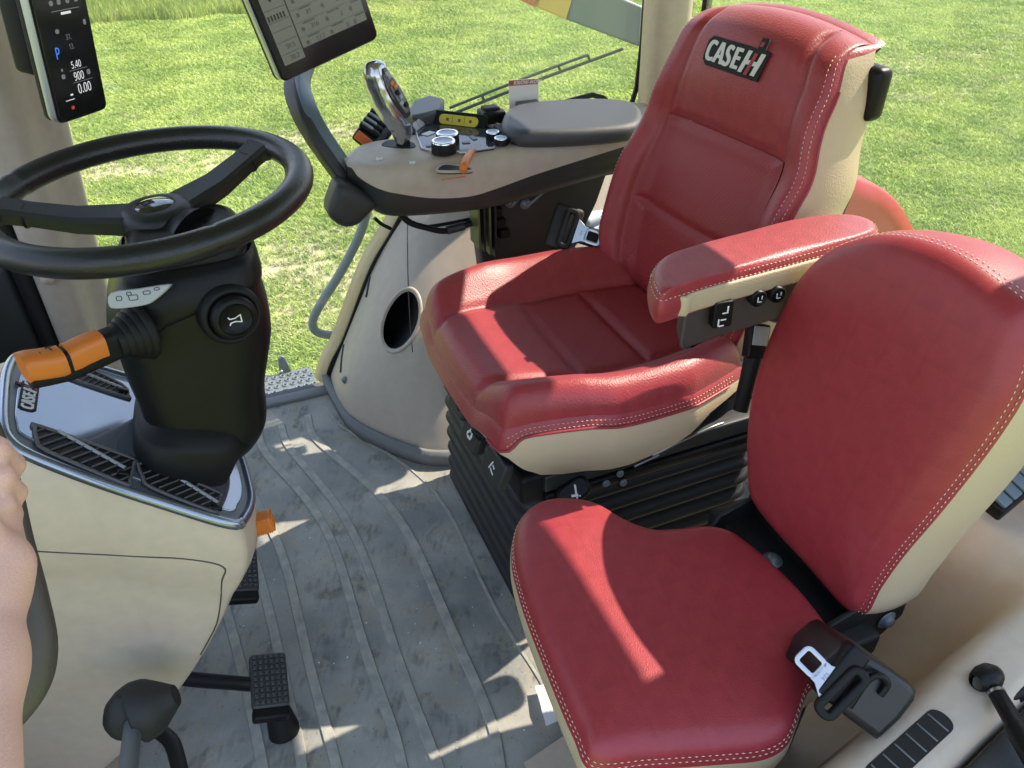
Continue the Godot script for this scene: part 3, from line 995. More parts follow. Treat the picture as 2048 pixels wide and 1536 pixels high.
	for p in arr3(TR["fr_glass"]):
		gl.append(Vector2(p.x + 0.002, p.y + 0.01))
	for q in [[0.72, 0.675], [0.9, 0.755], [1.1, 0.79], [1.247, 0.795], [1.21, 1.70], [-0.22, 1.70]]:
		gl.append(Vector2(q[0], q[1]))
	st = ST()
	prism(st, Transform3D(Basis(), V(0, 0, -2.0)), gl, 0.0, 0.005, 0.001, 1)
	var rw := struct("window_right", st, M.glass, "clear right door pane")
	st = ST()
	var fp := PackedVector3Array()
	for i in range(2, gl.size() - 1):
		fp.append(V(gl[i].x - 0.004, gl[i].y - 0.002, -1.990))
	sweep(st, cr3(fp, 5), arr2([-0.007, -0.003, -0.007, 0.003, 0.007, 0.003, 0.007, -0.003]), V(0, 0, 1), false, true)
	obj("pane_seal", st, M.dark, rw)
	st = ST()
	prism(st, Transform3D(Basis(), V(0, 0, -2.0)), arr2([1.385, 0.45, 1.415, 0.45, 1.415, 1.70, 1.345, 1.70]), 0.0, 0.005, 0.001, 1)
	struct("window_rear_side", st, M.glass, "clear rear quarter pane")
	st = ST()
	prism(st, Transform3D(Basis(V(0, 0, -1), V(0, 1, 0), V(1, 0, 0)), V(1.42, 0, 0)), arr2([0.2, 0.36, 1.95, 0.36, 1.95, 1.70, 0.2, 1.70]), 0.0, 0.005, 0.001, 1)
	struct("window_rear", st, M.glass, "clear rear window pane")
	st = ST()
	prism(st, Transform3D(Basis(V(0, 0, -1), V(0, 1, 0), V(1, 0, 0)), V(-0.72, 0, 0)), arr2([0.15, 0.62, 1.85, 0.62, 1.85, 1.70, 0.15, 1.70]), 0.0, 0.005, 0.001, 1)
	struct("windscreen", st, M.glass, "clear windscreen")
	st = ST()
	box(st, V(1.40, -0.06, -2.0), V(1.47, 0.36, -0.12), 0.02)
	struct("wall_rear", st, M.beige_grey, "low beige wall under the rear window")
	st = ST()
	box(st, V(-0.80, -0.06, -1.84), V(-0.70, 0.61, -0.30), 0.02)
	struct("wall_front", st, M.dark_grey, "dark front bulkhead")
	# floor continues behind the seats
	st = ST()
	box(st, V(1.2, -0.06, -1.99), V(1.40, 0.0, -0.12), 0.004)
	struct("floor_rear", st, M.mat_side, "dark rear cab floor")

	# right rear wheel-arch panel with a round cup well
	var base := cr3(PackedVector3Array([V(0.218, 0.0, -1.985), V(0.226, 0, -1.88), V(0.238, 0, -1.771), V(0.262, 0, -1.70), V(0.315, 0, -1.618), V(0.36, 0, -1.56), V(0.415, 0, -1.515), V(0.50, 0, -1.49), V(0.7, 0, -1.48), V(0.95, 0, -1.48), V(1.3, 0, -1.48)]), 6)
	var topc := cr3(PackedVector3Array([V(0.220, 0.01, -1.992), V(0.245, 0.062, -1.992), V(0.299, 0.166, -1.992), V(0.352, 0.27, -1.992), V(0.40, 0.364, -1.99), V(0.46, 0.455, -1.985), V(0.54, 0.553, -1.975), V(0.62, 0.61, -1.96), V(0.75, 0.68, -1.95), V(1.0, 0.765, -1.94), V(1.28, 0.775, -1.94)]), 6)
	var arch := func(s: float, t: float) -> Vector3:
		var fi := s * (base.size() - 1)
		var i := int(min(fi, base.size() - 2))
		var b := base[i].lerp(base[i + 1], fi - i)
		var q := topc[i].lerp(topc[i + 1], fi - i)
		var p := b.lerp(q, t)
		var out := V(-0.55, 0.35, 0.75).normalized()
		return p + out * 0.055 * 4.0 * t * (1 - t) * smoothstep(0.0, 0.25, s)
	# well centre found on the panel
	var sc := 0.535; var tc := 0.60
	var o0: Vector3 = arch.call(sc, tc)
	var ds: Vector3 = (arch.call(sc + 0.01, tc) - arch.call(sc - 0.01, tc)) / 0.02
	var dt: Vector3 = (arch.call(sc, tc + 0.01) - arch.call(sc, tc - 0.01)) / 0.02
	var rad := 0.070
	st = ST()
	rows = []
	var N := 96
	for ring in range(22):
		var f := float(ring) / 21.0
		var row := PackedVector3Array()
		for k in range(N + 1):
			var a := TAU * float(k % N) / N
			# start on the well's rim, end on the panel's border
			var es := cos(a) * rad / ds.length()
			var et := sin(a) * rad / dt.length()
			var dir := Vector2(es, et).normalized()
			var big := 1e9
			if dir.x > 1e-6: big = min(big, (1.0 - sc) / dir.x)
			if dir.x < -1e-6: big = min(big, -sc / dir.x)
			if dir.y > 1e-6: big = min(big, (1.0 - tc) / dir.y)
			if dir.y < -1e-6: big = min(big, -tc / dir.y)
			var r0 := Vector2(es, et)
			var r1 := dir * big
			var q := r0.lerp(r1, pow(f, 1.5))
			row.append(arch.call(sc + q.x, tc + q.y))
		rows.append(row)
	grid(st, rows)
	var ap := struct("wall_wheel_arch", st, M.beige_grey, "beige moulded wheel arch panel with a round cup well")
	# rounded lip and dark well
	st = ST()
	var lip := PackedVector3Array()
	var nrm := ds.cross(dt).normalized()
	if nrm.z < 0: nrm = -nrm
	for k in range(N):
		lip.append(rows[0][k])
	var lip2 := []
	for e in range(7):
		var a := PI * e / 6.0
		var row := PackedVector3Array()
		for k in range(N + 1):
			var p := lip[k % N]
			var ro := (p - o0).normalized()
			row.append(p + ro * (0.006 - 0.006 * cos(a) + 0.002) * (1.0 if e < 6 else 1.0) - ro * 0.012 * float(e) / 6.0 * 0.0 + nrm * 0.005 * sin(a))
		lip2.append(row)
	grid(st, lip2)
	obj("well_lip", st, M.beige_grey, ap)
	st = ST()
	var ax := (V(-0.10, -0.35, -0.93)).normalized()
	var wr0 := []
	for e in range(9):
		var row := PackedVector3Array()
		for k in range(N + 1):
			var p := lip[k % N]
			var cc := o0 + ax * 0.11
			var d: float = [0.0, 0.02, 0.04, 0.06, 0.08, 0.095, 0.105, 0.11, 0.11][e]
			var sh: float = [1.0, 0.98, 0.96, 0.94, 0.92, 0.88, 0.78, 0.5, 0.0][e]
			row.append(o0 + (p - o0) * sh + ax * d)
		wr0.append(row)
	grid(st, wr0)
	obj("cup_well", st, M.black, ap)
	# rubber base band
	st = ST()
	var bp2 := PackedVector3Array()
	for i in range(base.size() - 18):
		bp2.append(base[i] + V(0, 0, 0))
	sweep(st, bp2, arr2([-0.022, -0.002, -0.016, 0.03, -0.004, 0.046, 0.012, 0.05, 0.012, -0.002]), V(0, 1, 0), false, false)
	obj("base_band", st, M.mat_side, ap)
	# slots, plug and parting line on the panel
	for q in [[0.20, 0.62, 0.20, 0.90, 0.0], [0.37, 0.90, 0.39, 0.985, 0.0]]:
		st = ST()
		var pp := PackedVector3Array()
		for e in range(9):
			pp.append(arch.call(lerp(q[0], q[2], e / 8.0), lerp(q[1], q[3], e / 8.0)))
		tube(st, pp, 0.0045, 8)
		obj("slot", st, M.dark_grey, ap)
	st = ST()
	var pl: Vector3 = arch.call(0.235, 0.50)
	lathe(st, frame(pl, V(0, 1, 0.2), nrm), [[0.0, 0.007], [0.009, 0.006], [0.0115, 0.0], [0.0115, -0.006]], 16)
	obj("cover_plug", st, M.gunmetal, ap)
	st = ST()
	var pq := PackedVector3Array()
	for e in range(12):
		pq.append(arch.call(0.575, lerp(0.45, 0.99, e / 11.0)))
	tube(st, pq, 0.0016, 6)
	obj("panel_gap", st, M.brown_plastic, ap)

# ---------------------------------------------------------------- outside
func lane(x: float, z: float, n: FastNoiseLite) -> float:
	# 0 = green, 1 = dry and bare
	var w := n.get_noise_2d(x * 0.5, z * 0.5) * 0.9
	var a: float = clamp(1.0 - abs(z + 8.9 + w * 0.7 + x * 0.02) / 0.75, 0.0, 1.0)
	var b: float = clamp(1.0 - abs(z + 5.6 + w) / 1.0, 0.0, 1.0) * clamp((2.4 - x) / 1.2, 0.0, 1.0)
	var c: float = clamp(1.0 - abs(z + 2.9 + w * 0.3) / 0.7, 0.0, 1.0)
	var d: float = clamp(1.0 - abs(z + 7.6 + w * 0.8) / 0.4, 0.0, 1.0) * clamp((x - 6.0) / 3.0, 0.0, 1.0)
	return clamp(max(max(a * (0.95 if x < 4 else 0.5), b * 0.9), max(c, d * 0.5)) + n.get_noise_2d(x * 2.3, z * 2.3) * 0.28, 0.0, 1.0)

func build_outside() -> void:
	var n := FastNoiseLite.new(); n.seed = 4; n.frequency = 1.0; n.fractal_octaves = 3
	# ground sheet
	var res := 1024
	var im := Image.create(res, res, true, Image.FORMAT_RGB8)
	var rng := RandomNumberGenerator.new(); rng.seed = 2
	for y in range(res):
		var wz := -45.0 + 50.0 * (y + 0.5) / res
		for x in range(res):
			var wx := -20.0 + 50.0 * (x + 0.5) / res
			var l := lane(wx, wz, n)
			var v := n.get_noise_2d(wx * 1.1 + 50, wz * 1.1)
			var c := Color(0.20, 0.28, 0.035).lerp(Color(0.36, 0.41, 0.08), clamp(0.5 + v, 0, 1))
			c = c.lerp(Color(0.40, 0.34, 0.22), l * 0.8)
			c = c * rng.randf_range(0.8, 1.2)
			im.set_pixel(x, y, c.linear_to_srgb())
	im.generate_mipmaps()
	var gm := StandardMaterial3D.new()
	gm.albedo_texture = ImageTexture.create_from_image(im)
	gm.roughness = 0.95
	var st := ST()
	var gy := -1.5
	for q in [[V(-20, gy, -45), V(30, gy, 5)]]:
		var a: Vector3 = q[0]; var b: Vector3 = q[1]
		var c4 := [a, V(b.x, gy, a.z), b, V(a.x, gy, b.z)]
		newsg(st)
		for t in [[0, 1, 2], [0, 2, 3]]:
			for i in t:
				st.set_uv(Vector2((c4[i].x + 20) / 50.0, (c4[i].z + 45) / 50.0))
				st.add_vertex(c4[i])
	struct("ground", st, gm, "mown lawn with dry wheel tracks")
	mat("far_ground", Color(0.11, 0.16, 0.03), 0.95)
	st = ST()
	newsg(st)
	var fy := gy - 0.01
	tri(st, V(-200, fy, -200), V(200, fy, -200), V(200, fy, 200))
	tri(st, V(-200, fy, -200), V(200, fy, 200), V(-200, fy, 200))
	struct("ground_far", st, M.far_ground, "distant grass field")
	# grass blades
	var gmat := StandardMaterial3D.new()
	gmat.vertex_color_use_as_albedo = true
	gmat.roughness = 0.6
	gmat.backlight_enabled = true
	gmat.backlight = Color(0.35, 0.42, 0.08)
	for variant in range(2):
		st = ST()
		rng.seed = 100 + variant
		newsg(st)
		for b in range(16):
			var p := V(rng.randfn() * 0.035, 0, rng.randfn() * 0.035)
			var az := rng.randf() * TAU
			var h := rng.randf_range(0.020, 0.048)
			var lean := V(cos(az), 0, sin(az)) * h * rng.randf_range(0.4, 1.5)
			var side := V(-sin(az + rng.randfn()), 0, cos(az + rng.randfn())).normalized() * rng.randf_range(0.003, 0.0055)
			var m1 := p + lean * 0.35 + V(0, h * 0.6, 0)
			var tp := p + lean + V(0, h, 0)
			st.set_color(Color.WHITE)
			tri(st, p - side, p + side, m1 + side * 0.8)
			tri(st, p - side, m1 + side * 0.8, m1 - side * 0.8)
			tri(st, m1 - side * 0.8, m1 + side * 0.8, tp)
		st.generate_normals()
		var mm := MultiMesh.new()
		mm.transform_format = MultiMesh.TRANSFORM_3D
		mm.use_colors = true
		mm.mesh = st.commit()
		var xs := []
		var cols := []
		var want := 150000
		while xs.size() < want:
			var az := deg_to_rad(rng.randf_range(-24.0, 72.0))
			var r: float = lerp(3.6, 27.0, pow(rng.randf(), 0.85))
			var x := sin(az) * r
			var z := -cos(az) * r
			if z > -2.3: continue
			var l := lane(x, z, n)
			if rng.randf() < l * 0.8: continue
			var v := n.get_noise_2d(x * 0.9 + 50, z * 0.9)
			var c := Color(0.235, 0.335, 0.036).lerp(Color(0.45, 0.52, 0.10), clamp(0.5 + v * 1.0 + rng.randfn() * 0.14, 0, 1))
			if rng.randf() < 0.03 + l * 0.55:
				c = Color(0.42, 0.36, 0.20).lerp(c, rng.randf() * 0.5)
			var s: float = rng.randf_range(0.5, 0.95) * (1.0 + max(0.0, r - 8.0) * 0.03)
			var tall := 1.0
			if z < -17.2 + n.get_noise_2d(x * 0.8, 3.0) * 0.5:
				tall = rng.randf_range(2.2, 4.5)
				s *= 1.3
				c = c.lerp(Color(0.34, 0.36, 0.10), 0.4)
			xs.append(Transform3D(Basis(V(0, 1, 0), rng.randf() * TAU).scaled(V(s, s * tall, s)), V(x, gy, z)))
			cols.append(c)
		mm.instance_count = xs.size()
		for i in range(xs.size()):
			mm.set_instance_transform(i, xs[i])
			mm.set_instance_color(i, cols[i])
		var mi := MultiMeshInstance3D.new()
		mi.multimesh = mm
		mi.material_override = gmat
		mi.name = numbered("grass")
		add_child(mi)
		mi.set_meta("kind", "stuff")
		mi.set_meta("label", "sunlit mown green grass outside the cab" if variant == 0 else "paler blades mixed into the lawn outside")
		mi.set_meta("category", "grass")

	# step plate outside the right door
	var t := thing("boarding_step", "grey perforated metal step outside the right door", "step")
	st = ST()
	var sp := arr2([-0.09, -2.035, 0.195, -2.035, 0.21, -2.05, 0.205, -2.27, 0.19, -2.285, -0.07, -2.285])
	var sxf := Transform3D(Basis(V(1, 0, 0), V(0, 0, 1), V(0, -1, 0)), V(0, -0.11, 0))
	prism(st, sxf, sp, 0.0, 0.012, 0.003, 2)
	obj("plate", st, M.step_grey, t)
	var ring := ST()
	lathe(ring, Transform3D(), [[0.0045, -0.001], [0.005, 0.004], [0.0075, 0.0045], [0.0095, 0.003], [0.0105, -0.001]], 12)
	ring.generate_normals()
	var ring_mesh := ring.commit()
	var hole := ST()
	lathe(hole, Transform3D(), [[0.0, 0.0008], [0.0048, 0.0008], [0.0049, -0.001]], 10)
	hole.generate_normals()
	var hole_mesh := hole.commit()
	for i in range(10):
		for j in range(8):
			var x := -0.055 + i * 0.0265 + (0.013 if j % 2 == 1 else 0.0)
			var z := -2.262 + j * 0.0285
			if x > 0.198: continue
			if Vector2(x - 0.10, z + 2.165).length() < 0.024: continue
			var r := mesh_obj("tread_ring", ring_mesh, M.step_grey, t, Transform3D(Basis(), V(x, -0.11, z)))
			mesh_obj("ring_hole", hole_mesh, M.dark, r, Transform3D())
	st = ST()
	prism(st, sxf, circ(0.017, 24, 0.10, -2.165), -0.0015, 0.001, 0.0005, 1)
	obj("drain_hole", st, M.dark, t)
	for q in [[0.165, -2.055], [-0.04, -2.06]]:
		st = ST()
		lathe(st, Transform3D(Basis(), V(q[0], -0.11, q[1])), [[0.0, 0.008], [0.008, 0.007], [0.010, 0.004], [0.016, 0.003], [0.017, 0.0]], 18)
		obj("bolt", st, M.steel, t)
	st = ST()
	prism(st, frame(V(0.115, -0.11, -2.285), V(0, 0, 1), V(0, 1, 0)), arr2([-0.018, -0.01, 0.024, -0.01, 0.012, 0.06, 0.0, 0.07, -0.012, 0.06]), -0.006, 0.006, 0.003, 2)
	obj("bracket", st, M.paint_grey, t)
	st = ST()
	lathe(st, frame(V(0.105, -0.10, -2.277), V(0, 1, 0), V(0, 0, 1)), [[0.0, 0.006], [0.006, 0.005], [0.007, 0.0]], 12)
	obj("bolt", st, M.steel, t)

	# outside grab rail
	t = thing("grab_rail", "bent grey tube grab rail outside the right door pane", "handle")
	st = ST()
	tube(st, cr3(arr3(TR["grab"]), 6), 0.0135, 12)
	obj("tube", st, M.paint_grey, t)
	var ge := arr3(TR["grab"])
	st = ST()
	lathe(st, frame(ge[ge.size() - 1] + V(0.008, 0, 0), V(0, 1, 0.1), V(-1, 0.15, 0.2)), [[0.0, 0.006], [0.017, 0.006], [0.026, 0.002], [0.027, -0.008], [0.0, -0.012]], 20)
	obj("flange", st, M.paint_grey, t)
	# tan bodywork strip seen behind the door edge
	st = ST()
	var bx := cr3(arr3(TR["fr_glass"]), 5)
	var rows := []
	for p in bx:
		rows.append(PackedVector3Array([p + V(0.02, 0.0, -0.03), p + V(-0.022, 0.008, -0.06), p + V(-0.03, 0.012, -0.085), p + V(0.02, 0, -0.16)]))
	grid(st, rows)
	var bw := obj("body_strip", st, M.wood_tan)
	tag(bw, "tan curved body strip just outside the wheel arch", "body panel")
	# wiper
	t = thing("window_wiper", "slim dark wiper lying across the right door pane", "wiper")
	var wp := cr3(arr3(TR["wiper"]), 6)
	st = ST()
	tube(st, wp, 0.0045, 6)
	obj("blade", st, M.black, t)
	st = ST()
	var wq := PackedVector3Array()
	for i in range(0, 19):
		wq.append(wp[i] + V(-0.006, 0.016, -0.004))
	tube(st, wq, 0.004, 6)
	obj("arm", st, M.black_soft, t)
	for i in [4, 9, 14, 18]:
		st = ST()
		tube(st, [wp[i], wp[i] + V(-0.006, 0.016, -0.004)], 0.004, 6)
		obj("clip", st, M.black, t)
	# lamp arm outside
	t = thing("lamp_arm", "grey lamp arm with amber and orange lenses outside the pane", "lamp arm")
	var lb := arr3(TR["lbar"])
	var dirv := (lb[4] - lb[1]).normalized()
	var upv := V(0, 1, 0)
	var bxf := frame(lb[1].lerp(lb[4], 0.0) + V(0, 0.03, 0), V(0, 0, 1), upv - dirv * upv.dot(dirv))
	st = ST()
	var bl := arr2([0.13, -0.055, 0.42, -0.072, 0.56, -0.072, 0.62, -0.07, 0.62, 0.05, 0.42, 0.05, 0.13, 0.07])
	prism(st, bxf, bl, -0.04, 0.04, 0.008, 2)
	obj("housing", st, M.paint_grey, t)
	st = ST()
	prism(st, bxf, arr2([0.012, -0.045, 0.128, -0.055, 0.128, 0.07, 0.012, 0.07]), -0.038, 0.042, 0.006, 2)
	obj("amber_lens", st, M.amber, t)
	st = ST()
	prism(st, bxf, arr2([-0.075, -0.035, 0.008, -0.045, 0.008, 0.07, -0.075, 0.07]), -0.036, 0.04, 0.012, 3)
	obj("orange_lens", st, M.orange_lamp, t)
	st = ST()
	prism(st, bxf, arr2([0.44, -0.06, 0.47, -0.06, 0.47, 0.04, 0.44, 0.04]), 0.036, 0.044, 0.002, 1)
	obj("hinge_plate", st, M.gunmetal, t)
	# red rear wheel fender beyond the rear window
	t = thing("rear_fender", "glossy red tractor rear fender seen past the driver seat", "fender")
	st = ST()
	rows = []
	for i in range(25):
		var a := deg_to_rad(lerp(150.0, 5.0, i / 24.0))
		var row := PackedVector3Array()
		for q in [[0.30, -2.03], [0.78, -2.02], [0.835, -2.03], [0.85, -2.06], [0.855, -2.2], [0.85, -2.40], [0.83, -2.43], [0.79, -2.44]]:
			row.append(V(2.02 + cos(a) * q[0], -0.46 + sin(a) * q[0], q[1]))
		rows.append(row)
	grid(st, rows)
	obj("guard", st, M.fender_red, t)
	st = ST()
	tube(st, [V(2.02, -0.46, -2.2), V(2.02, -0.46, -2.6)], 0.7, 40)
	var ty := obj("tyre", st, M.rubber, t)
	# dark bonnet flank in front of the windscreen
	t = thing("bonnet", "dark grey tractor bonnet beyond the front pillar", "bonnet")
	st = ST()
	box(st, V(-2.4, -0.6, -1.98), V(-0.82, 0.70, -0.4), 0.08)
	obj("shell", st, M.dark_grey, t)

# ---------------------------------------------------------------- dashboard console
var CP0 := Vector3(-0.073, 0.61, -0.85)
var CEU := Vector3(-0.829038, 0.559193, 0)
var CEV := Vector3(0, 0, -1)
var CN := Vector3(0.559193, 0.829038, 0)

func con_frame(h := 0.0) -> Transform3D:
	return Transform3D(Basis(CEV, CEU, CN), CP0 + CN * h)

func swapped(key: String) -> PackedVector2Array:
	var o := PackedVector2Array()
	for p in arr2(TR[key]):
		o.append(Vector2(p.y, p.x))
	return o

func con_body(rim: PackedVector3Array, i: int, s: float) -> Vector3:
	var p := rim[i]
	var rec := 0.36 * pow(s, 1.5)
	var fr: float = smoothstep(-0.20, -0.31, p.x)
	var bul := 0.014 * sin(PI * clamp(s * 4.0, 0.0, 1.0))
	var out := (p - Vector3(-0.17, p.y, -1.0)); out.y = 0; out = out.normalized()
	var zt: float = lerp(0.0, 0.10, s * s) * sign(-1.0 - p.z)
	var q := Vector3(p.x - rec * (1.0 - 0.2 * fr) - 0.30 * fr * pow(s, 0.45), lerp(p.y, 0.0, s), p.z + zt)
	return q + out * bul

func build_dash() -> void:
	var t := thing("dash_console", "beige dashboard console with blue-grey gloss top beneath the steering wheel", "console")
	var rim2 := cr2(swapped("con_rim"), 5)
	var xf := con_frame()
	var rim := PackedVector3Array()
	for p in rim2:
		rim.append(xf * V(p.x, p.y, 0))
	var st := ST()
	var rows := []
	for k in range(30):
		var s: float = pow(k / 29.0, 1.3)
		var row := PackedVector3Array()
		for i in range(rim.size() + 1):
			row.append(con_body(rim, i % rim.size(), s))
		rows.append(row)
	# rounded shoulder up to the trim
	var row0 := PackedVector3Array()
	for i in range(rim.size() + 1):
		row0.append(rim[i % rim.size()].lerp(Vector3(-0.17, 0.675, -1.0), 0.02) + CN * 0.006)
	rows.insert(0, row0)
	grid(st, rows)
	obj("body", st, M.beige, t)
	# parting line of the side cover
	st = ST()
	var gp := PackedVector3Array()
	for p in TR["con_gap"]:
		gp.append(con_body(rim, int(p[0]), p[1]))
	tube(st, cr3(gp, 3), 0.0013, 6)
	obj("cover_gap", st, M.brown_plastic, t)
	# bright trim around the top
	st = ST()
	sweep(st, rim, arr2([-0.007, -0.004, -0.006, 0.004, -0.002, 0.008, 0.003, 0.008, 0.007, 0.004, 0.008, -0.004]), CN, true)
	obj("rim_trim", st, M.rim_blue if M.has("rim_blue") else M.silver, t)
	st = ST()
	var inner := cr2(swapped("con_inner"), 4)
	prism(st, con_frame(), rim2, -0.02, 0.0035, 0.001, 1)
	obj("top_base", st, M.gunmetal, t)
	st = ST()
	prism(st, con_frame(), inner, -0.01, 0.0065, 0.0015, 2)
	obj("top_plate", st, M.top_gloss, t)
	# vents
	for key in ["vent1", "vent2", "vent3"]:
		var v := swapped(key)
		if area2(v) < 0: v.reverse()
		var cen := Vector2.ZERO
		for q in v: cen += q / v.size()
		var vs := cr2(v, 3)
		st = ST()
		prism(st, con_frame(0.0066), vs, -0.004, 0.0016, 0.0008, 1)
		var vt := obj("vent", st, M.dark, t)
		st = ST()
		var ring := PackedVector3Array()
		for q in vs: ring.append(con_frame(0.0072) * V(q.x, q.y, 0.0012))
		sweep(st, ring, arr2([-0.0025, -0.002, -0.002, 0.002, 0.002, 0.002, 0.0025, -0.002]), CN, true)
		obj("vent_frame", st, M.grey_plastic, vt)
		# long direction: fit by first and far corners
		var a: Vector2 = v[0]
		var far := v[0]
		for q in v:
			if (q - a).length() > (far - a).length(): far = q
		var ax := Vector2(0.1, 1.0)
		var best := 0.0
		for q in v:
			for r in v:
				if (q - r).length() > best:
					best = (q - r).length(); ax = (r - q).normalized()
		if ax.y < 0: ax = -ax
		# slats: thin blades clipped to the opening
		var pr := Vector2(-ax.y, ax.x)
		for k in range(11):
			var d := (k - 5.0) / 5.5 * best * 0.5
			var p0 := cen + ax * d
			var seg := Geometry2D.intersect_polyline_with_polygon(PackedVector2Array([p0 - pr * 0.1 - ax * 0.02, p0 + pr * 0.1 + ax * 0.02]), vs)
			if seg.size() == 0: continue
			var s0: Vector2 = seg[0][0]; var s1: Vector2 = seg[0][seg[0].size() - 1]
			if (s1 - s0).length() < 0.008: continue
			var e0 := s0.lerp(s1, 0.1); var e1 := s0.lerp(s1, 0.92)
			st = ST()
			var fx := frame(con_frame(0.0085) * V((e0.x + e1.x) / 2, (e0.y + e1.y) / 2, 0), CN, con_frame().basis * V(e1.x - e0.x, e1.y - e0.y, 0))
			rbox(st, fx, V(0.0014, (e1 - e0).length(), 0.005), 0.0006, 1)
			obj("slat", st, M.grey_plastic, vt)
		st = ST()
		var lo := INF
		var bar := PackedVector3Array()
		for sgn in [-1.0, 1.0]:
			var pp: Vector2 = cen + ax * sgn * best * 0.36 + pr * (0.0135 if key != "vent3" else 0.008) * (1.0 if pr.x > 0 else -1.0)
			bar.append(con_frame(0.0095) * V(pp.x, pp.y, 0))
		tube(st, bar, 0.0032, 8, true, 0.6, CN)
		obj("vent_bar", st, M.light_grey, vt)
		st = ST()
		var th := cen - ax * best * 0.40
		rbox(st, frame(con_frame(0.0105) * V(th.x, th.y, 0), CN, CEU), V(0.009, 0.016, 0.006), 0.002, 1)
		obj("vent_thumb", st, M.black, vt)
	# emblem plate and lettering at the front of the gloss top
	var lc := arr2(TR["logo_c"])[0]
	var up := (CEU * 0.35 + CEV * 0.0)
	var lf := frame(CP0 + CEU * (lc.x - 0.004) + CEV * lc.y + CN * 0.0068, CN, CEU)
	emblem(t, lf, 0.062, false)
	# orange turn knob on the rear edge
	t = thing("orange_knob", "small ribbed orange knob on the right edge of the dashboard console", "knob")
	st = ST()
	var kx := frame(V(-0.036, 0.545, -0.90), V(1, 0.1, 0.1), V(0, 1, 0))
	prism(st, kx, rrect(0.026, 0.030, 0.005), -0.02, 0.018, 0.003, 2)
	obj("cap", st, M.orange, t)
	for k in range(9):
		st = ST()
		rbox(st, kx * Transform3D(Basis(), V(-0.0104 + k * 0.0026, -0.0, 0.0185)), V(0.0014, 0.027, 0.0016), 0.0005, 1)
		obj("ridge", st, M.orange, t)
		st = ST()
		rbox(st, kx * Transform3D(Basis(), V(-0.0132, -0.0, -0.008 + k * 0.0027)), V(0.0016, 0.027, 0.0014), 0.0005, 1)
		obj("ridge", st, M.orange, t)
	st = ST()
	tube(st, [kx * V(0, 0, -0.06), kx * V(0, 0, -0.015)], 0.010, 12)
	obj("stem", st, M.dark, t)

# lettering emblem: four letters, then two slanted bars with a dotted red bar between
func emblem(parent: Node, xf: Transform3D, w: float, plate_border: bool) -> void:
	# xf: x = reading direction, y = up, z = out
	var e := Node3D.new()
	e.name = "emblem"
	parent.add_child(e, true)
	var s := w / 0.15
	var st := ST()
	var bl := arr2([-0.083, -0.006, -0.080, 0.018, -0.070, 0.027, 0.034, 0.027, 0.052, 0.0255, 0.056, 0.046, 0.074, 0.046, 0.073, 0.026, 0.087, 0.026, 0.078, -0.027, 0.018, -0.027, -0.070, -0.027, -0.081, -0.018])
	var pl := PackedVector2Array()
	for q in bl: pl.append(q * s)
	prism(st, xf, pl, -0.001, 0.0016, 0.0006, 1)
	obj("emblem_plate", st, M.black_soft, e)
	for off in [-0.0011, 0.0, 0.0011]:
		text("CASE", 0.052 * s, 0.0010 + off * 0.1, M.logo_white, e, xf * Transform3D(Basis(V(0.80, 0, 0), V(0.10, 1.0, 0), V(0, 0, 1)), V((-0.0285 + off) * s, 0.0, 0.0021)), "lettering", "Droid Sans", 800)
	for q in [[0.033, 0.0, 0.010, 0.040, 1], [0.067, 0.0, 0.011, 0.040, 1], [0.049, -0.002, 0.0085, 0.040, 0], [0.0625, 0.0345, 0.0085, 0.009, 0]]:
		st = ST()
		var hh: float = q[3] * 0.5 * s
		var ww: float = q[2] * 0.5 * s
		var k := 0.30
		var c := Vector2(q[0], q[1]) * s
		if q[4] == 0 and q[3] < 0.02: c.x = 0.0618 * s
		prism(st, xf, PackedVector2Array([c + Vector2(-ww - hh * k, -hh), c + Vector2(ww - hh * k, -hh), c + Vector2(ww + hh * k, hh), c + Vector2(-ww + hh * k, hh)]), 0.0012, 0.0028, 0.0003, 1)
		obj("emblem_bar", st, M.logo_white if q[4] == 1 else M.logo_red, e)
	st = ST()
	prism(st, xf, PackedVector2Array([Vector2(0.036, -0.004) * s, Vector2(0.066, -0.004) * s, Vector2(0.0675, 0.004) * s, Vector2(0.0375, 0.004) * s]), 0.0010, 0.0021, 0.0003, 1)
	obj("emblem_bar", st, M.logo_white, e)

# ---------------------------------------------------------------- steering column and wheel
func sring(c: Vector3, rx: float, rz: float, e: float, n: int, tilt := 0.0) -> PackedVector3Array:
	var row := PackedVector3Array()
	for k in range(n + 1):
		var a := TAU * float(k % n) / n
		var ca := cos(a); var sa := sin(a)
		var x: float = sign(ca) * pow(abs(ca), 2.0 / e) * rx
		var z: float = sign(sa) * pow(abs(sa), 2.0 / e) * rz
		row.append(c + V(x, x * tilt, z))
	return row

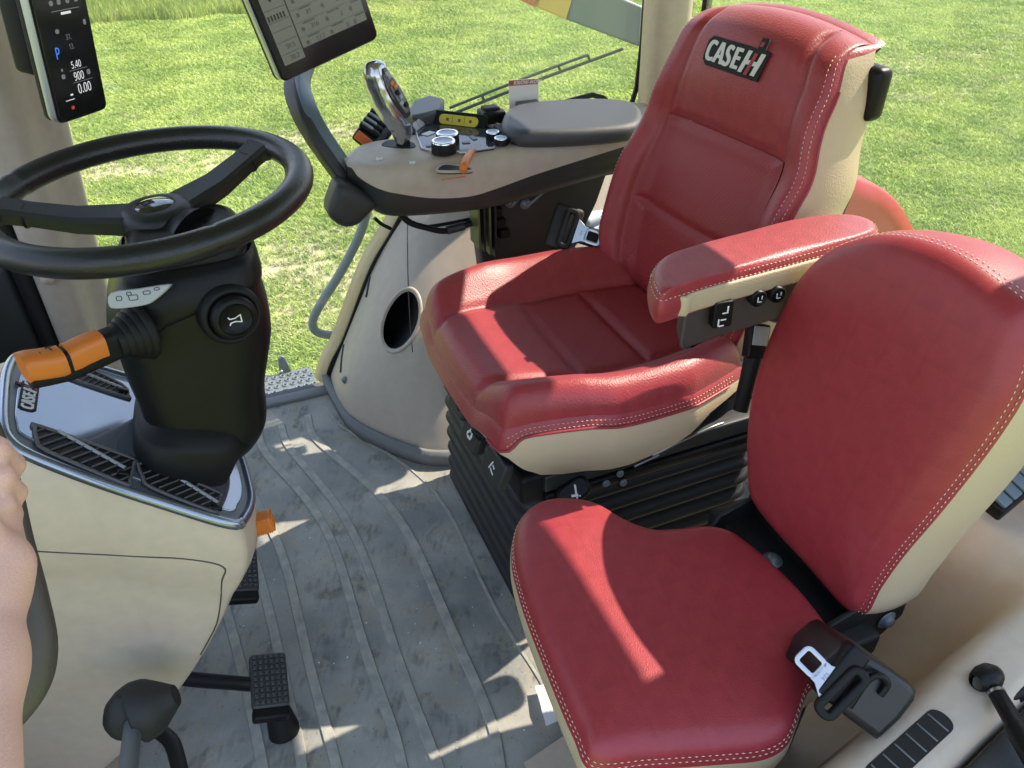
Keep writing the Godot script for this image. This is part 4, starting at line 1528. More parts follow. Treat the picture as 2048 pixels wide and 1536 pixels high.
func build_column() -> void:
	var t := thing("steering_column", "black steering column shroud rising from the gloss dashboard top", "steering column")
	var L := arr3(TR["col_l"])
	var R := arr3(TR["col_r"])
	var st := ST()
	var rows := []
	var cs := PackedVector3Array(); var hs := PackedVector3Array()
	for i in range(L.size()):
		cs.append((L[i] + R[i]) * 0.5)
		hs.append(V((R[i].x - L[i].x) * 0.5, 0, 0))
	var cc := cr3(cs, 4); var hh := cr3(hs, 4)
	for i in range(cc.size()):
		var f := float(i) / (cc.size() - 1)
		var rx := hh[i].x
		var rz: float = lerp(0.105, 0.085, f) * (1.0 if f > 0.06 else 0.9)
		rows.append(sring(cc[i] + V(0, 0, lerp(-0.02, 0.01, f)), rx, min(rz, rx * 1.1), 3.8, 48, 0.0))
	grid(st, rows)
	var r0: PackedVector3Array = rows[0].duplicate(); r0.resize(48)
	var top := []
	for k in range(6):
		var row := PackedVector3Array()
		var a := PI / 2 * k / 5.0
		for q in rows[0]:
			var c0: Vector3 = cc[0] + V(0, 0, -0.02)
			row.append(c0 + (q - c0) * (0.72 + 0.28 * cos(a)) + V(0, 0.022 * sin(a), 0))
		top.append(row)
	grid(st, top)
	var tl: PackedVector3Array = top[5]; tl.resize(48)
	cap(st, tl)
	obj("shroud", st, M.black, t)
	# upper cover: a second skin over the top whose lower lip slants across the shroud
	st = ST()
	var up_rows := []
	for k in range(15):
		var row := PackedVector3Array()
		for j in range(49):
			var a := TAU * float(j % 48) / 48
			var fe: float = lerp(0.175, 0.33, smoothstep(0.35, -0.75, cos(a)))
			var f: float = lerp(-0.0, fe, clamp(k / 12.0, 0.0, 1.0))
			var ii := f * (rows.size() - 1)
			var i0 := int(ii)
			var p: Vector3 = rows[i0][j].lerp(rows[min(i0 + 1, rows.size() - 1)][j], ii - i0)
			var ctr: Vector3 = cc[i0].lerp(cc[min(i0 + 1, cc.size() - 1)], ii - i0) + V(0, 0, -0.015)
			var o := p - ctr; o.y = 0
			var g: float = 0.006 if k <= 11 else [0.0045, 0.002, -0.003][k - 12]
			row.append(p + o.normalized() * g + V(0, -0.0015 * max(0, k - 11), 0))
		up_rows.append(row)
	grid(st, up_rows)
	obj("upper_cover", st, M.black, t)
	# lower collar standing on the console
	st = ST()
	var kl := arr3(TR["collar_l"]); var kr := arr3(TR["collar_r"])
	rows = []
	for i in range(kl.size()):
		var c := (kl[i] + kr[i]) * 0.5
		var rx := (kr[i].x - kl[i].x) * 0.5
		if i == 0:
			for sc in [0.55, 0.8, 0.95]:
				rows.append(sring(c + V(0, 0.012 + (0.95 - sc) * 0.06, 0), rx * sc, 0.088 * sc, 3.0, 44, -0.30))
		rows.append(sring(c, rx, 0.088, 3.2, 44, -0.45))
	grid(st, rows)
	obj("collar", st, M.black_soft, t)
	# neck up to the wheel hub
	st = ST()
	var hubc := V(-0.066, 0.962, -1.098)
	tube(st, [cc[0] + V(0.01, -0.02, -0.03), hubc + V(0, -0.02, 0), hubc + V(0, -0.010, 0)], [0.060, 0.040, 0.036], 28)
	obj("neck", st, M.black, t)
	# shoulder crease line
	# horn button
	var hp: Vector3 = arr3(TR["horn"])[0]
	var hn := V(0.22, 0.10, 0.97).normalized()
	var hx := frame(hp, hn, V(0, 1, 0))
	var ly := Transform3D(hx.basis * Basis(V(1, 0, 0), V(0, 0, 1), V(0, -1, 0)), hp)
	st = ST()
	lathe(st, ly, [[0.041, -0.03], [0.041, 0.0], [0.038, 0.006], [0.033, 0.008], [0.031, 0.004]], 36)
	var hb := obj("horn_surround", st, M.black_soft, t)
	st = ST()
	lathe(st, ly, [[0.030, -0.01], [0.030, 0.013], [0.027, 0.018], [0.022, 0.019]], 36)
	lathe(st, ly, [[0.0215, 0.0190], [0.020, 0.0165], [0.0, 0.0175]], 36)
	var hbn := obj("horn_button", st, M.black, t)
	st = ST()
	var ix := hx * Transform3D(Basis(), V(0, 0, 0.0182))
	prism(st, ix, arr2([-0.010, 0.006, -0.008, 0.002, -0.001, 0.0015, 0.006, 0.004, 0.006, -0.004, -0.001, -0.0015, -0.008, -0.002, -0.010, -0.006, -0.0085, -0.006, -0.0068, -0.0035, -0.001, -0.003, 0.0075, -0.006, 0.0075, 0.006, -0.001, 0.003, -0.0068, 0.0035, -0.0085, 0.006]), 0.0, 0.0007, 0.0002, 1)
	obj("horn_symbol", st, M.white, hbn)
	# small icon window
	st = ST()
	var wp: Vector3 = arr3(TR["icon_win"])[0]
	var wx := frame(wp, V(-0.12, 0.42, 0.9), V(0, 1, 0))
	var wpoly := cr2(arr2([-0.035, -0.008, -0.024, -0.012, 0.0, -0.012, 0.014, -0.009, 0.036, 0.006, 0.034, 0.010, 0.0, 0.009, -0.03, 0.008]), 3)
	prism(st, wx, wpoly, -0.012, 0.0025, 0.001, 1)
	var iw := obj("icon_window", st, M.light_grey, t)
	for q in [[-0.022, 0.0, 0.006, 0.005], [-0.006, -0.001, 0.010, 0.006], [-0.010, 0.004, 0.005, 0.004], [0.010, 0.003, 0.008, 0.004], [0.022, 0.006, 0.006, 0.003]]:
		st = ST()
		var rp := PackedVector3Array()
		for p in rrect(q[2], q[3], 0.0012, 2, q[0], q[1]): rp.append(wx * V(p.x, p.y, 0.0026))
		sweep(st, rp, arr2([-0.0004, -0.0004, -0.0004, 0.0004, 0.0004, 0.0004, 0.0004, -0.0004]), wx.basis.z, true)
		obj("icon", st, M.dark, iw)
	# shuttle stalk with rubber boot
	t = thing("column_stalk", "black stalk with orange grip and orange tip on the steering column", "lever")
	var sk := arr3(TR["stalk"])
	var sd := (sk[3] - sk[0]).normalized()
	var sup := (V(0, 1, 0) - sd * sd.y).normalized()
	st = ST()
	for k in range(5):
		var p := sk[0].lerp(sk[1], k * 0.17 - 0.35)
		var rr := 0.043 - 0.0045 * k
		tube(st, [p, p + sd * 0.006, p + sd * 0.011], [rr * 0.92, rr, rr * 0.85], 24, true, 0.92)
	obj("boot", st, M.black_soft, t)
	st = ST()
	var pr := rrect(0.030, 0.040, 0.009, 4)
	sweep(st, [sk[0], sk[0].lerp(sk[1], 0.5), sk[1], sk[2], sk[2].lerp(sk[3], 0.5), sk[3] - sd * 0.004], pr, sup)
	obj("shaft", st, M.black_soft, t)
	st = ST()
	var op := PackedVector3Array([sk[1] - sd * 0.004, sk[1] + sd * 0.004, sk[1].lerp(sk[2], 0.5), sk[2] - sd * 0.012, sk[2] - sd * 0.004])
	sweep(st, op, rrect(0.033, 0.033, 0.010, 4, 0.0, 0.0065), sup)
	obj("grip", st, M.orange, t)
	st = ST()
	sweep(st, [sk[2] + sd * 0.001, sk[2] + sd * 0.006, sk[2].lerp(sk[3], 0.6), sk[3] - sd * 0.006, sk[3]], rrect(0.036, 0.034, 0.012, 4, 0.0, 0.006), sup)
	var tip := obj("tip", st, M.orange, t)
	st = ST()
	var tx := frame(sk[2].lerp(sk[3], 0.42) + sup * 0.0232, sup, -sd)
	for q in [[-0.004, 0.008, 0.002, 0.008], [0.002, 0.008, 0.008, 0.0016], [0.003, -0.004, 0.006, 0.0016], [0.006, -0.008, 0.0016, 0.006], [-0.003, -0.010, 0.006, 0.0016]]:
		rbox(st, tx * Transform3D(Basis(), V(q[0], q[1], 0)), V(q[2], q[3], 0.001), 0.0003, 1)
	obj("symbol", st, M.dark, tip)

	# ------------------------------------------------ wheel
	t = thing("steering_wheel", "large black leather steering wheel with two spokes", "steering wheel")
	var C := V(-0.067, 1.007, -1.10)
	var wn := V(-0.0378, 1.0, 0.0253).normalized()
	var wxx := V(1, 0.0378, 0).normalized()
	var wzz := wxx.cross(wn)
	var rimr := 0.2000
	st = ST()
	rows = []
	var NN := 160
	for i in range(NN + 1):
		var a := TAU * float(i % NN) / NN
		var dr := wxx * cos(a) + wzz * sin(a)
		var row := PackedVector3Array()
		var seam := 0.0
		for sa in TR["wheel_seams"]:
			var da: float = abs(fmod(a - sa + PI * 3, TAU) - PI)
			seam = max(seam, exp(-pow(da / 0.008, 2)))
		for k in range(19):
			var b := TAU * float(k % 18) / 18
			var rr := 0.0190 - 0.0018 * seam
			row.append(C + dr * (rimr + cos(b) * rr) + wn * sin(b) * rr * 0.95)
		rows.append(row)
	grid(st, rows)
	obj("rim", st, M.wheel_leather, t)
	st = ST()
	var lace := PackedVector3Array()
	for i in range(NN * 2 + 1):
		var a := TAU * float(i) / (NN * 2)
		var dr := wxx * cos(a) + wzz * sin(a)
		lace.append(C + dr * (rimr - 0.0190) + wn * 0.0004)
	stitches(st, lace, 0.0062, 0.0052, 0.0016)
	obj("lacing", st, M.dark, t)
	for sp in TR["spokes"]:
		var a: float = sp
		var dr := wxx * cos(a) + wzz * sin(a)
		var sd2 := wn.cross(dr)
		st = ST()
		var rws := []
		for q in [[0.030, -0.038, 0.030, 0.014], [0.10, -0.028, 0.024, 0.012], [0.15, -0.013, 0.021, 0.011], [0.178, -0.004, 0.022, 0.0115], [0.195, 0.0, 0.034, 0.014]]:
			var row := PackedVector3Array()
			var c: Vector3 = C + dr * q[0] + wn * q[1]
			for p in [[-1, -0.8], [-1, 0.5], [-0.8, 1], [0.8, 1], [1, 0.5], [1, -0.8], [0.8, -1], [-0.8, -1], [-1, -0.8]]:
				row.append(c + sd2 * q[2] * p[0] + wn * q[3] * p[1])
			rws.append(row)
		# faceted spoke: each long face is its own smooth group
		for k in range(8):
			var fr := []
			for row in rws: fr.append(PackedVector3Array([row[k], row[k + 1]]))
			grid(st, fr)
		obj("spoke", st, M.wheel_spoke, t)
		st = ST()
		var band := PackedVector3Array()
		for k in range(25):
			var b := TAU * k / 24.0
			band.append(C + dr * 0.158 + wn * (-0.013 + sin(b) * 0.0135) + sd2 * cos(b) * 0.0245)
		tube(st, band, 0.0016, 6, false)
		obj("spoke_band", st, M.dark, t)
	st = ST()
	var hub := C + wn * -0.036
	var hy := Transform3D(Basis(wxx, wn, wzz), hub)
	lathe(st, hy, [[0.050, -0.030], [0.052, -0.006], [0.050, 0.006], [0.044, 0.013], [0.036, 0.016], [0.028, 0.0165]], 40)
	lathe(st, hy, [[0.0275, 0.0165], [0.0265, 0.0155], [0.025, 0.0160]], 40)
	obj("hub", st, M.wheel_spoke, t)
	st = ST()
	lathe(st, hy, [[0.0252, 0.0158], [0.022, 0.0176], [0.012, 0.0188], [0.0, 0.0192]], 32)
	obj("hub_cap", st, M.black_gloss, t)
	st = ST()
	var kp: Vector3 = arr3(TR["stub"])[0]
	tube(st, [kp + V(0.01, -0.05, 0.0), kp + V(0, -0.02, 0), kp, kp + V(-0.006, 0.014, 0), kp + V(-0.008, 0.02, 0)], [0.014, 0.015, 0.016, 0.013, 0.005], 16)
	obj("tilt_knob", st, M.wheel_spoke, t)

# ---------------------------------------------------------------- driver seat
func tab(v: float, pts: Array) -> float:
	# smooth table lookup, pts = [[v, value], ...]
	if v <= pts[0][0]: return pts[0][1]
	for i in range(pts.size() - 1):
		if v <= pts[i + 1][0]:
			var t: float = (v - pts[i][0]) / (pts[i + 1][0] - pts[i][0])
			t = t * t * (3 - 2 * t)
			return lerp(float(pts[i][1]), float(pts[i + 1][1]), t)
	return pts[pts.size() - 1][1]

func lin(v: float, pts: Array) -> float:
	if v <= pts[0][0]: return pts[0][1]
	for i in range(pts.size() - 1):
		if v <= pts[i + 1][0]:
			return lerp(float(pts[i][1]), float(pts[i + 1][1]), (v - pts[i][0]) / (pts[i + 1][0] - pts[i][0]))
	return pts[pts.size() - 1][1]

func piping(parent: Node, path, r: float, m: Material) -> void:
	var st := ST()
	tube(st, path, r, 8)
	obj("piping", st, m, parent)

func build_driver_seat() -> void:
	var t := thing("driver_seat", "large red leather driver seat with cream sides and emblem on its backrest", "seat")
	# cushion ------------------------------------------------
	var c := {
		"o": V(0.642, 0.565, -1.195), "ex": V(0, 0, 1), "ey": V(-1, 0, 0), "en": V(0, 1, 0),
		"q": 0.30, "R": 0.060, "rho": 0.17, "Rv": 0.060, "rhov": 0.17, "hl": 0.270, "sw": 0.26,
		"hw": func(v: float) -> float: return lin(v, [[-1, 0.262], [-0.4, 0.292], [0.2, 0.290], [0.7, 0.265], [1, 0.245]]),
		"H": func(u: float, v: float) -> float:
			var b: float = smoothstep(0.50, 0.86, abs(u)) * lin(v, [[-1, 1.0], [0.4, 1.0], [0.8, 0.75], [1, 0.45]])
			return 0.052 * b - 0.014 * (1 - u * u) * smoothstep(1.0, 0.0, v) + 0.014 * smoothstep(0.0, 0.75, v),
	}
	var cu := Node3D.new(); cu.name = "cushion"; t.add_child(cu, true)
	var S := 0.53
	var st := ST()
	panel(st, c, -1, -S, -1, 1, 26, 60, [false, true, false, false]); obj("far_bolster", st, M.red, cu)
	st = ST()
	panel(st, c, S, 1, -1, 1, 26, 60, [true, false, false, false]); obj("near_bolster", st, M.red, cu)
	st = ST()
	panel(st, c, -S, S, 0.20, 1, 40, 44, [true, true, true, false]); obj("front_panel", st, M.red, cu)
	st = ST()
	panel(st, c, -S, S, -0.36, 0.20, 40, 30, [true, true, true, true]); obj("insert_panel", st, M.red_insert, cu)
	st = ST()
	panel(st, c, -S, S, -1.0, -0.36, 40, 30, [true, true, false, true]); obj("insert_panel", st, M.red_insert, cu)
	# skirts: near side, front, far side
	var loop := PackedVector3Array(); var outs := []; var d0 := []; var ds := []; var d1 := []
	for i in range(61): loop.append(pad_pos(c, 1, lerp(-1.0, 1.0, i / 60.0)))
	for i in range(1, 61): loop.append(pad_pos(c, lerp(1.0, -1.0, i / 60.0), 1))
	for i in range(1, 61): loop.append(pad_pos(c, -1, lerp(1.0, -1.0, i / 60.0)))
	for i in range(loop.size()):
		var a := loop[max(i - 1, 0)]; var b := loop[min(i + 1, loop.size() - 1)]
		var o := (b - a).cross(V(0, 1, 0)).normalized()
		if o.dot(loop[i] - c.o) < 0: o = -o
		outs.append(o)
		var x := loop[i].x
		var D := lin(x, [[0.372, 0.026], [0.395, 0.046], [0.43, 0.105], [0.46, 0.138], [0.50, 0.150], [0.64, 0.142], [0.73, 0.105], [0.79, 0.055], [0.92, 0.03]])
		d0.append(0.0); d1.append(D)
		ds.append(lerp(D, 0.020, smoothstep(0.378, 0.425, x)))
	st = ST(); skirt(st, loop, outs, V(0, -1, 0), d0, ds, 6, 0.15, 0.018); obj("red_border", st, M.red, cu)
	st = ST(); skirt(st, loop, outs, V(0, -1, 0), ds, d1, 14, 0.15, 0.018); obj("cream_side", st, M.cream, cu)
	# underside
	st = ST()
	var low := PackedVector3Array()
	for i in range(loop.size()):
		low.append(loop[i] + V(0, -1, 0) * d1[i] - outs[i] * 0.012)
	cap(st, low); obj("underside", st, M.dark, cu)
	# red welt and double stitching along the near seam
	var welt := PackedVector3Array(); var s1 := PackedVector3Array(); var s2 := PackedVector3Array()
	for i in range(6, 121):
		var s: float = ds[i] / 0.15
		var off: float = 0.018 * sin(PI * pow(s, 0.8)) - 0.0162 * s * s
		var p: Vector3 = loop[i] + V(0, -1, 0) * ds[i] + outs[i] * (off + 0.0015)
		if i <= 64: welt.append(p)
	for i in range(4, 60):
		for e in [[0.35, s1], [0.72, s2]]:
			var dd: float = ds[i] * e[0]
			var sn: float = dd / 0.15
			var of: float = 0.018 * sin(PI * pow(sn, 0.8)) - 0.0162 * sn * sn
			e[1].append(loop[i] + V(0, -dd, 0) + outs[i] * (of + 0.0009))
	piping(cu, welt, 0.0028, M.red)
	st = ST(); stitches(st, s1); stitches(st, s2)
	obj("stitching", st, M.thread, cu)

	# backrest -----------------------------------------------
	var r := deg_to_rad(14)
	var sv := deg_to_rad(5)     # the back is turned a little to the door
	var up := V(sin(r) * cos(sv), cos(r), -sin(r) * sin(sv))
	var fw := V(-cos(r) * cos(sv), sin(r), cos(r) * sin(sv))
	var b := {
		"o": V(0.885, 0.58, -1.205) + up * 0.258, "ex": V(sin(sv), 0, cos(sv)), "ey": up, "en": fw,
		"q": 0.26, "R": 0.024, "rho": 0.085, "Rv": 0.085, "rhov": 0.24, "hl": 0.326, "sw": 0.23,
		"hw": func(v: float) -> float: return tab(v, [[-1, 0.225], [-0.55, 0.248], [-0.3, 0.248], [0.15, 0.236], [0.6, 0.219], [1, 0.200]]),
		"H": func(u: float, v: float) -> float:
			var bo: float = smoothstep(0.56, 0.95, abs(u)) * tab(v, [[-1, 0.6], [-0.6, 1.0], [-0.15, 0.95], [0.35, 0.40], [0.8, 0.06], [1, 0]])
			return 0.058 * bo + 0.022 * exp(-pow((v + 0.25) / 0.4, 2)) * (1 - u * u) + 0.030 * smoothstep(0.15, 0.6, v) * (1 - 0.5 * u * u),
	}
	var br := Node3D.new(); br.name = "backrest"; t.add_child(br, true)
	var B := 0.72
	st = ST(); panel(st, b, -1, -B, -1, 1, 26, 64, [false, true, false, false], 0.009); obj("far_bolster", st, M.red, br)
	st = ST(); panel(st, b, B, 1, -1, 1, 26, 64, [true, false, false, false], 0.009); obj("near_bolster", st, M.red, br)
	st = ST(); panel(st, b, -B, B, 0.28, 1, 44, 40, [true, true, true, false], 0.009); var hp := obj("head_panel", st, M.red, br)
	st = ST(); panel(st, b, -B, B, -0.30, 0.28, 44, 30, [true, true, true, true]); obj("insert_panel", st, M.red_insert, br)
	st = ST(); panel(st, b, -B, B, -1, -0.30, 44, 30, [true, true, false, true]); obj("insert_panel", st, M.red_insert, br)
	loop = PackedVector3Array(); outs = []; d0 = []; ds = []; d1 = []
	for i in range(61): loop.append(pad_pos(b, 1, lerp(-1.0, 1.0, i / 60.0)))
	var nside := loop.size()
	for i in range(1, 61): loop.append(pad_pos(b, lerp(1.0, -1.0, i / 60.0), 1))
	for i in range(1, 61): loop.append(pad_pos(b, -1, lerp(1.0, -1.0, i / 60.0)))
	for i in range(loop.size()):
		var a := loop[max(i - 1, 0)]; var e := loop[min(i + 1, loop.size() - 1)]
		var o := (e - a).cross(fw).normalized()
		if o.dot(loop[i] - b.o) < 0: o = -o
		outs.append(o)
		var hgt: float = (loop[i] - b.o).dot(up)
		d0.append(0.0)
		d1.append(lin(hgt, [[-0.3, 0.155], [-0.1, 0.165], [0.1, 0.120], [0.24, 0.085], [0.275, 0.055], [0.31, 0.020]]))
		var topness: float = smoothstep(0.275, 0.292, hgt)
		ds.append(lerp(0.004, float(d1[i]), topness))
	st = ST(); skirt(st, loop, outs, -fw, d0, ds, 8, 0.17, 0.016); obj("red_border", st, M.red, br)
	st = ST(); skirt(st, loop, outs, -fw, ds, d1, 14, 0.17, 0.016); obj("cream_side", st, M.cream, br)
	st = ST()
	low = PackedVector3Array()
	for i in range(loop.size()):
		low.append(loop[i] - fw * (d1[i] - 0.002) - outs[i] * 0.010)
	cap(st, low); obj("back_shell", st, M.black_soft, br)
	st = ST()
	var rear := []
	for k in range(3):
		var row := PackedVector3Array()
		for p in low: row.append(p - fw * [0.0, 0.012, 0.016][k] + (b.o - p).normalized() * [-0.006, -0.004, 0.02][k])
		rear.append(row)
	grid(st, rear); obj("shell_edge", st, M.black_soft, br)
	for side in [1.0, -1.0]:
		st = ST()
		s1 = PackedVector3Array(); s2 = PackedVector3Array(); welt = PackedVector3Array()
		for i in range(3, 58):
			var v := lerp(-1.0, 1.0, i / 60.0)
			s1.append(pad_pos(b, side * 0.985, v) + pad_nrm(b, side * 0.985, v) * 0.001)
			s2.append(pad_pos(b, side * 0.950, v) + pad_nrm(b, side * 0.95, v) * 0.0008)
			var k := i if side > 0 else 180 - i
			if i < 53: welt.append(loop[k] - fw * 0.004 + outs[k] * 0.002)
		stitches(st, s1); stitches(st, s2)
		obj("stitching", st, M.thread, br)
		piping(br, welt, 0.003, M.red)
	# emblem on the head panel
	var ep := pad_pos(b, -0.06, 0.70)
	var en := pad_nrm(b, -0.06, 0.70)
	emblem(t, frame(ep + en * 0.0012, en, up), 0.148, true)
	# black hook plate behind the head
	st = ST()
	box(st, V(1.085, 0.99, -1.06), V(1.125, 1.08, -0.985), 0.014)
	obj("rear_hook", st, M.black, t)
	st = ST()
	box(st, V(1.06, 0.99, -1.25), V(1.13, 1.07, -1.04), 0.02)
	obj("hook_mount", st, M.black, t)

	# left armrest -------------------------------------------
	var ar := Node3D.new(); ar.name = "armrest"; t.add_child(ar, true)
	var poly := cr2(arr2(TR["arm_top"]), 4)
	var axf := Transform3D(Basis(V(1, 0, 0), V(0, 0, -1), V(0, 1, 0)), V(0.82, 0.86, -0.87))
	if area2(poly) < 0: poly.reverse()
	st = ST()
	outline_pad(st, poly, Vector2(-0.005, -0.003), axf * Transform3D(Basis(), V(0, 0, 0.008)), 0.020, 0.002, 18)
	var al := PackedVector3Array(); var ao := []; var a0 := []; var a1 := []
	for i in range(poly.size() + 1):
		var pq := poly[i % poly.size()]
		var eq := (poly[(i + 1) % poly.size()] - poly[(i - 1 + poly.size()) % poly.size()]).normalized()
		al.append(axf * V(pq.x, pq.y, -0.008)); ao.append(axf.basis * V(eq.y, -eq.x, 0)); a0.append(0.0); a1.append(0.038)
	skirt(st, al, ao, V(0, -1, 0), a0, a1, 8, 0.05, 0.004)
	obj("top_pad", st, M.red, ar)
	var pin := inset(poly, 0.004)
	var near := PackedVector3Array(); var nst := PackedVector3Array(); var nst2 := PackedVector3Array()
	for p in poly:
		if p.y < 0.055 * (p.x + 0.25) + 0.012 and p.x > -0.215 and p.x < 0.20: near.append(axf * V(p.x, p.y, -0.0265))
	for p in poly:
		nst.append(axf * V(p.x, p.y, -0.0125))
	nst.append(nst[0])
	st = ST()
	var cp := PackedVector3Array()
	var nl := Array(near)
	nl.sort_custom(func(a, e): return a.x < e.x)
	for e in nl: cp.append(e)
	var bandp := rrect(0.009, 0.034, 0.004, 3)
	sweep(st, cr3(cp, 2), bandp, V(0, 1, 0)); obj("cream_side", st, M.cream, ar)
	st = ST()
	var ws := PackedVector3Array(); var ws2 := PackedVector3Array()
	for p in inset(poly, -0.0012): ws.append(axf * V(p.x, p.y, -0.0068))
	for p in inset(poly, 0.0022): ws2.append(axf * V(p.x, p.y, 0.0012))
	stitches(st, ws); stitches(st, ws2); obj("stitching", st, M.thread, ar)
	st = ST()
	var un := PackedVector2Array()
	for p in inset(poly, 0.012):
		un.append(Vector2(p.x * 0.84 + 0.012, p.y * 0.92))
	slab(st, axf, un, -0.122, -0.040, 0.018)
	var ub := obj("control_box", st, M.brown_plastic, ar)
	st = ST()
	prism(st, axf, rrect(0.2, 0.085, 0.03, 5, 0.11, 0.0), -0.135, -0.05, 0.012, 3)
	obj("rear_box", st, M.brown_plastic, ar)
	# rocker and round buttons with seat symbols on the near face
	var fxn := frame(arr3(TR["rockerp"])[0], V(-0.1, 0.1, 1), V(0, 1, 0))
	st = ST(); prism(st, fxn, rrect(0.034, 0.044, 0.005), -0.012, 0.004, 0.002, 2)
	var rk := obj("rocker", st, M.black, ub)
	st = ST()
	for q in [[-0.008, -0.012, 0.0025, 0.012], [-0.003, -0.018, 0.010, 0.0025], [0.0, -0.008, 0.010, 0.0022], [0.006, 0.008, 0.0025, 0.012], [0.001, 0.003, 0.008, 0.0022]]:
		rbox(st, fxn * Transform3D(Basis(), V(q[0], q[1], 0.0043)), V(q[2], q[3], 0.0008), 0.0003, 1)
	obj("symbol", st, M.white, rk)
	for q in [[arr3(TR["rockerp"])[1].x, arr3(TR["rockerp"])[1].y], [arr3(TR["rockerp"])[2].x, arr3(TR["rockerp"])[2].y]]:
		st = ST()
		var bx := frame(V(q[0], q[1], -0.806), V(0, 1, 0), V(-0.1, 0.1, 1))
		lathe(st, bx, [[0.014, -0.012], [0.014, 0.002], [0.0115, 0.004], [0.010, 0.002], [0.0, 0.0025]], 20)
		var bt := obj("button", st, M.black, ub)
		st = ST()
		var sx := frame(V(q[0], q[1], -0.8028), V(-0.1, 0.1, 1), V(0, 1, 0))
		for w in [[-0.003, 0.0, 0.0018, 0.009], [0.001, -0.004, 0.006, 0.0018], [0.004, 0.003, 0.0018, 0.006]]:
			rbox(st, sx * Transform3D(Basis(), V(w[0], w[1], 0)), V(w[2], w[3], 0.0008), 0.0003, 1)
		obj("symbol", st, M.white, bt)

	# suspension base ----------------------------------------
	var sb := Node3D.new(); sb.name = "suspension_base"; t.add_child(sb, true)
	st = ST()
	var rings := []
	var folds := 7
	for k in range(folds * 4 + 1):
		var f := float(k) / (folds * 4)
		var y: float = lerp(0.004, 0.345, f)
		var o: float = 0.020 * abs(sin(PI * f * folds))
		var row := PackedVector3Array()
		for p in rrect(0.56 + o * 2.0 - 0.02, 0.50 + o * 2.0 - 0.02, 0.05, 5, 0.715, -1.205):
			row.append(V(p.x, y, p.y))
		row.append(row[0])
		rings.append(row)
	grid(st, rings)
	obj("bellows", st, M.bellows, sb)
	st = ST()
	box(st, V(0.425, 0.345, -1.45), V(1.0, 0.415, -0.955), 0.012)
	obj("frame", st, M.black_soft, sb)
	st = ST()
	box(st, V(0.47, 0.375, -0.966), V(1.02, 0.415, -0.945), 0.004)
	obj("slide_rail", st, M.dark_grey, sb)
	st = ST()
	box(st, V(0.47, 0.345, -0.962), V(1.02, 0.370, -0.940), 0.006)
	obj("slide_rail", st, M.black, sb)
	st = ST()
	box(st, V(0.44, 0.415, -1.42), V(0.95, 0.50, -1.0), 0.02)
	obj("pan", st, M.dark, sb)
	for q in [[0.60, 0.360], [0.63, 0.375], [0.64, 0.347]]:
		st = ST()
		lathe(st, frame(V(q[0], q[1], -0.939), V(0, 1, 0), V(0, 0, 1)), [[0.0, 0.006], [0.004, 0.006], [0.0075, 0.004], [0.008, 0.0]], 12)
		obj("bolt", st, M.gunmetal, sb)
	st = ST()
	tube(st, cr3(PackedVector3Array([V(0.70, 0.400, -0.936), V(0.76, 0.42, -0.932), V(0.82, 0.432, -0.932), V(0.86, 0.434, -0.934)]), 5), 0.0032, 8)
	tube(st, [V(0.66, 0.385, -0.936), V(0.715, 0.397, -0.936)], 0.0026, 8)
	obj("release_wire", st, M.steel, sb)
	# three front paddles
	var pk := arr3(TR["paddles"])
	var pn := V(-0.93, 0.36, 0.06).normalized()
	for i in range(3):
		var fx := frame(pk[i], pn, V(0.36, 0.93, 0.0))
		st = ST()
		prism(st, fx, rrect(0.076, 0.062, 0.012, 4), -0.022, 0.0, 0.005, 3)
		var pd := obj("paddle", st, M.dark_grey, sb)
		if i == 0: continue
		st = ST()
		var sym := [[-0.004, 0.006, 0.003, 0.018], [0.006, 0.0, 0.003, 0.014], [0.001, -0.008, 0.012, 0.003]] if i == 1 else [[-0.006, 0.002, 0.003, 0.020], [0.003, -0.007, 0.016, 0.003], [0.004, 0.004, 0.010, 0.003]]
		for q in sym:
			rbox(st, fx * Transform3D(Basis(V(0, 0, 1), -0.35), V(q[0], q[1], 0.0003)), V(q[2], q[3], 0.0008), 0.0003, 1)
		if i == 1:
			var cr := PackedVector3Array()
			for k in range(15): cr.append(fx * V(cos(TAU * k / 14) * 0.010, sin(TAU * k / 14) * 0.008 - 0.002, 0.0004))
			tube(st, cr, 0.0012, 5, false)
		obj("symbol", st, M.white, pd)
	var lv := arr3(TR["levers"])
	for i in range(5):
		st = ST()
		var dirx: Vector3 = [V(-0.6, 0.1, -0.3), V(-0.7, 0.1, 0.0), V(-0.7, 0.1, 0.1), V(0.2, 0.0, 1.0), V(0.3, 0.15, 1.0)][i]
		var nn: Vector3 = [V(-0.5, 0.8, 0.2), V(-0.5, 0.8, 0.2), V(-0.5, 0.8, 0.2), V(-0.1, 0.75, 0.6), V(0.0, 0.75, 0.65)][i]
		var fx := frame(lv[i], nn, dirx)
		prism(st, fx, rrect(0.05 if i < 3 else 0.075, 0.05 if i < 3 else 0.045, 0.020, 5), -0.022, 0.0, 0.008, 3)
		var le := obj("lever", st, M.black, sb)
		st = ST()
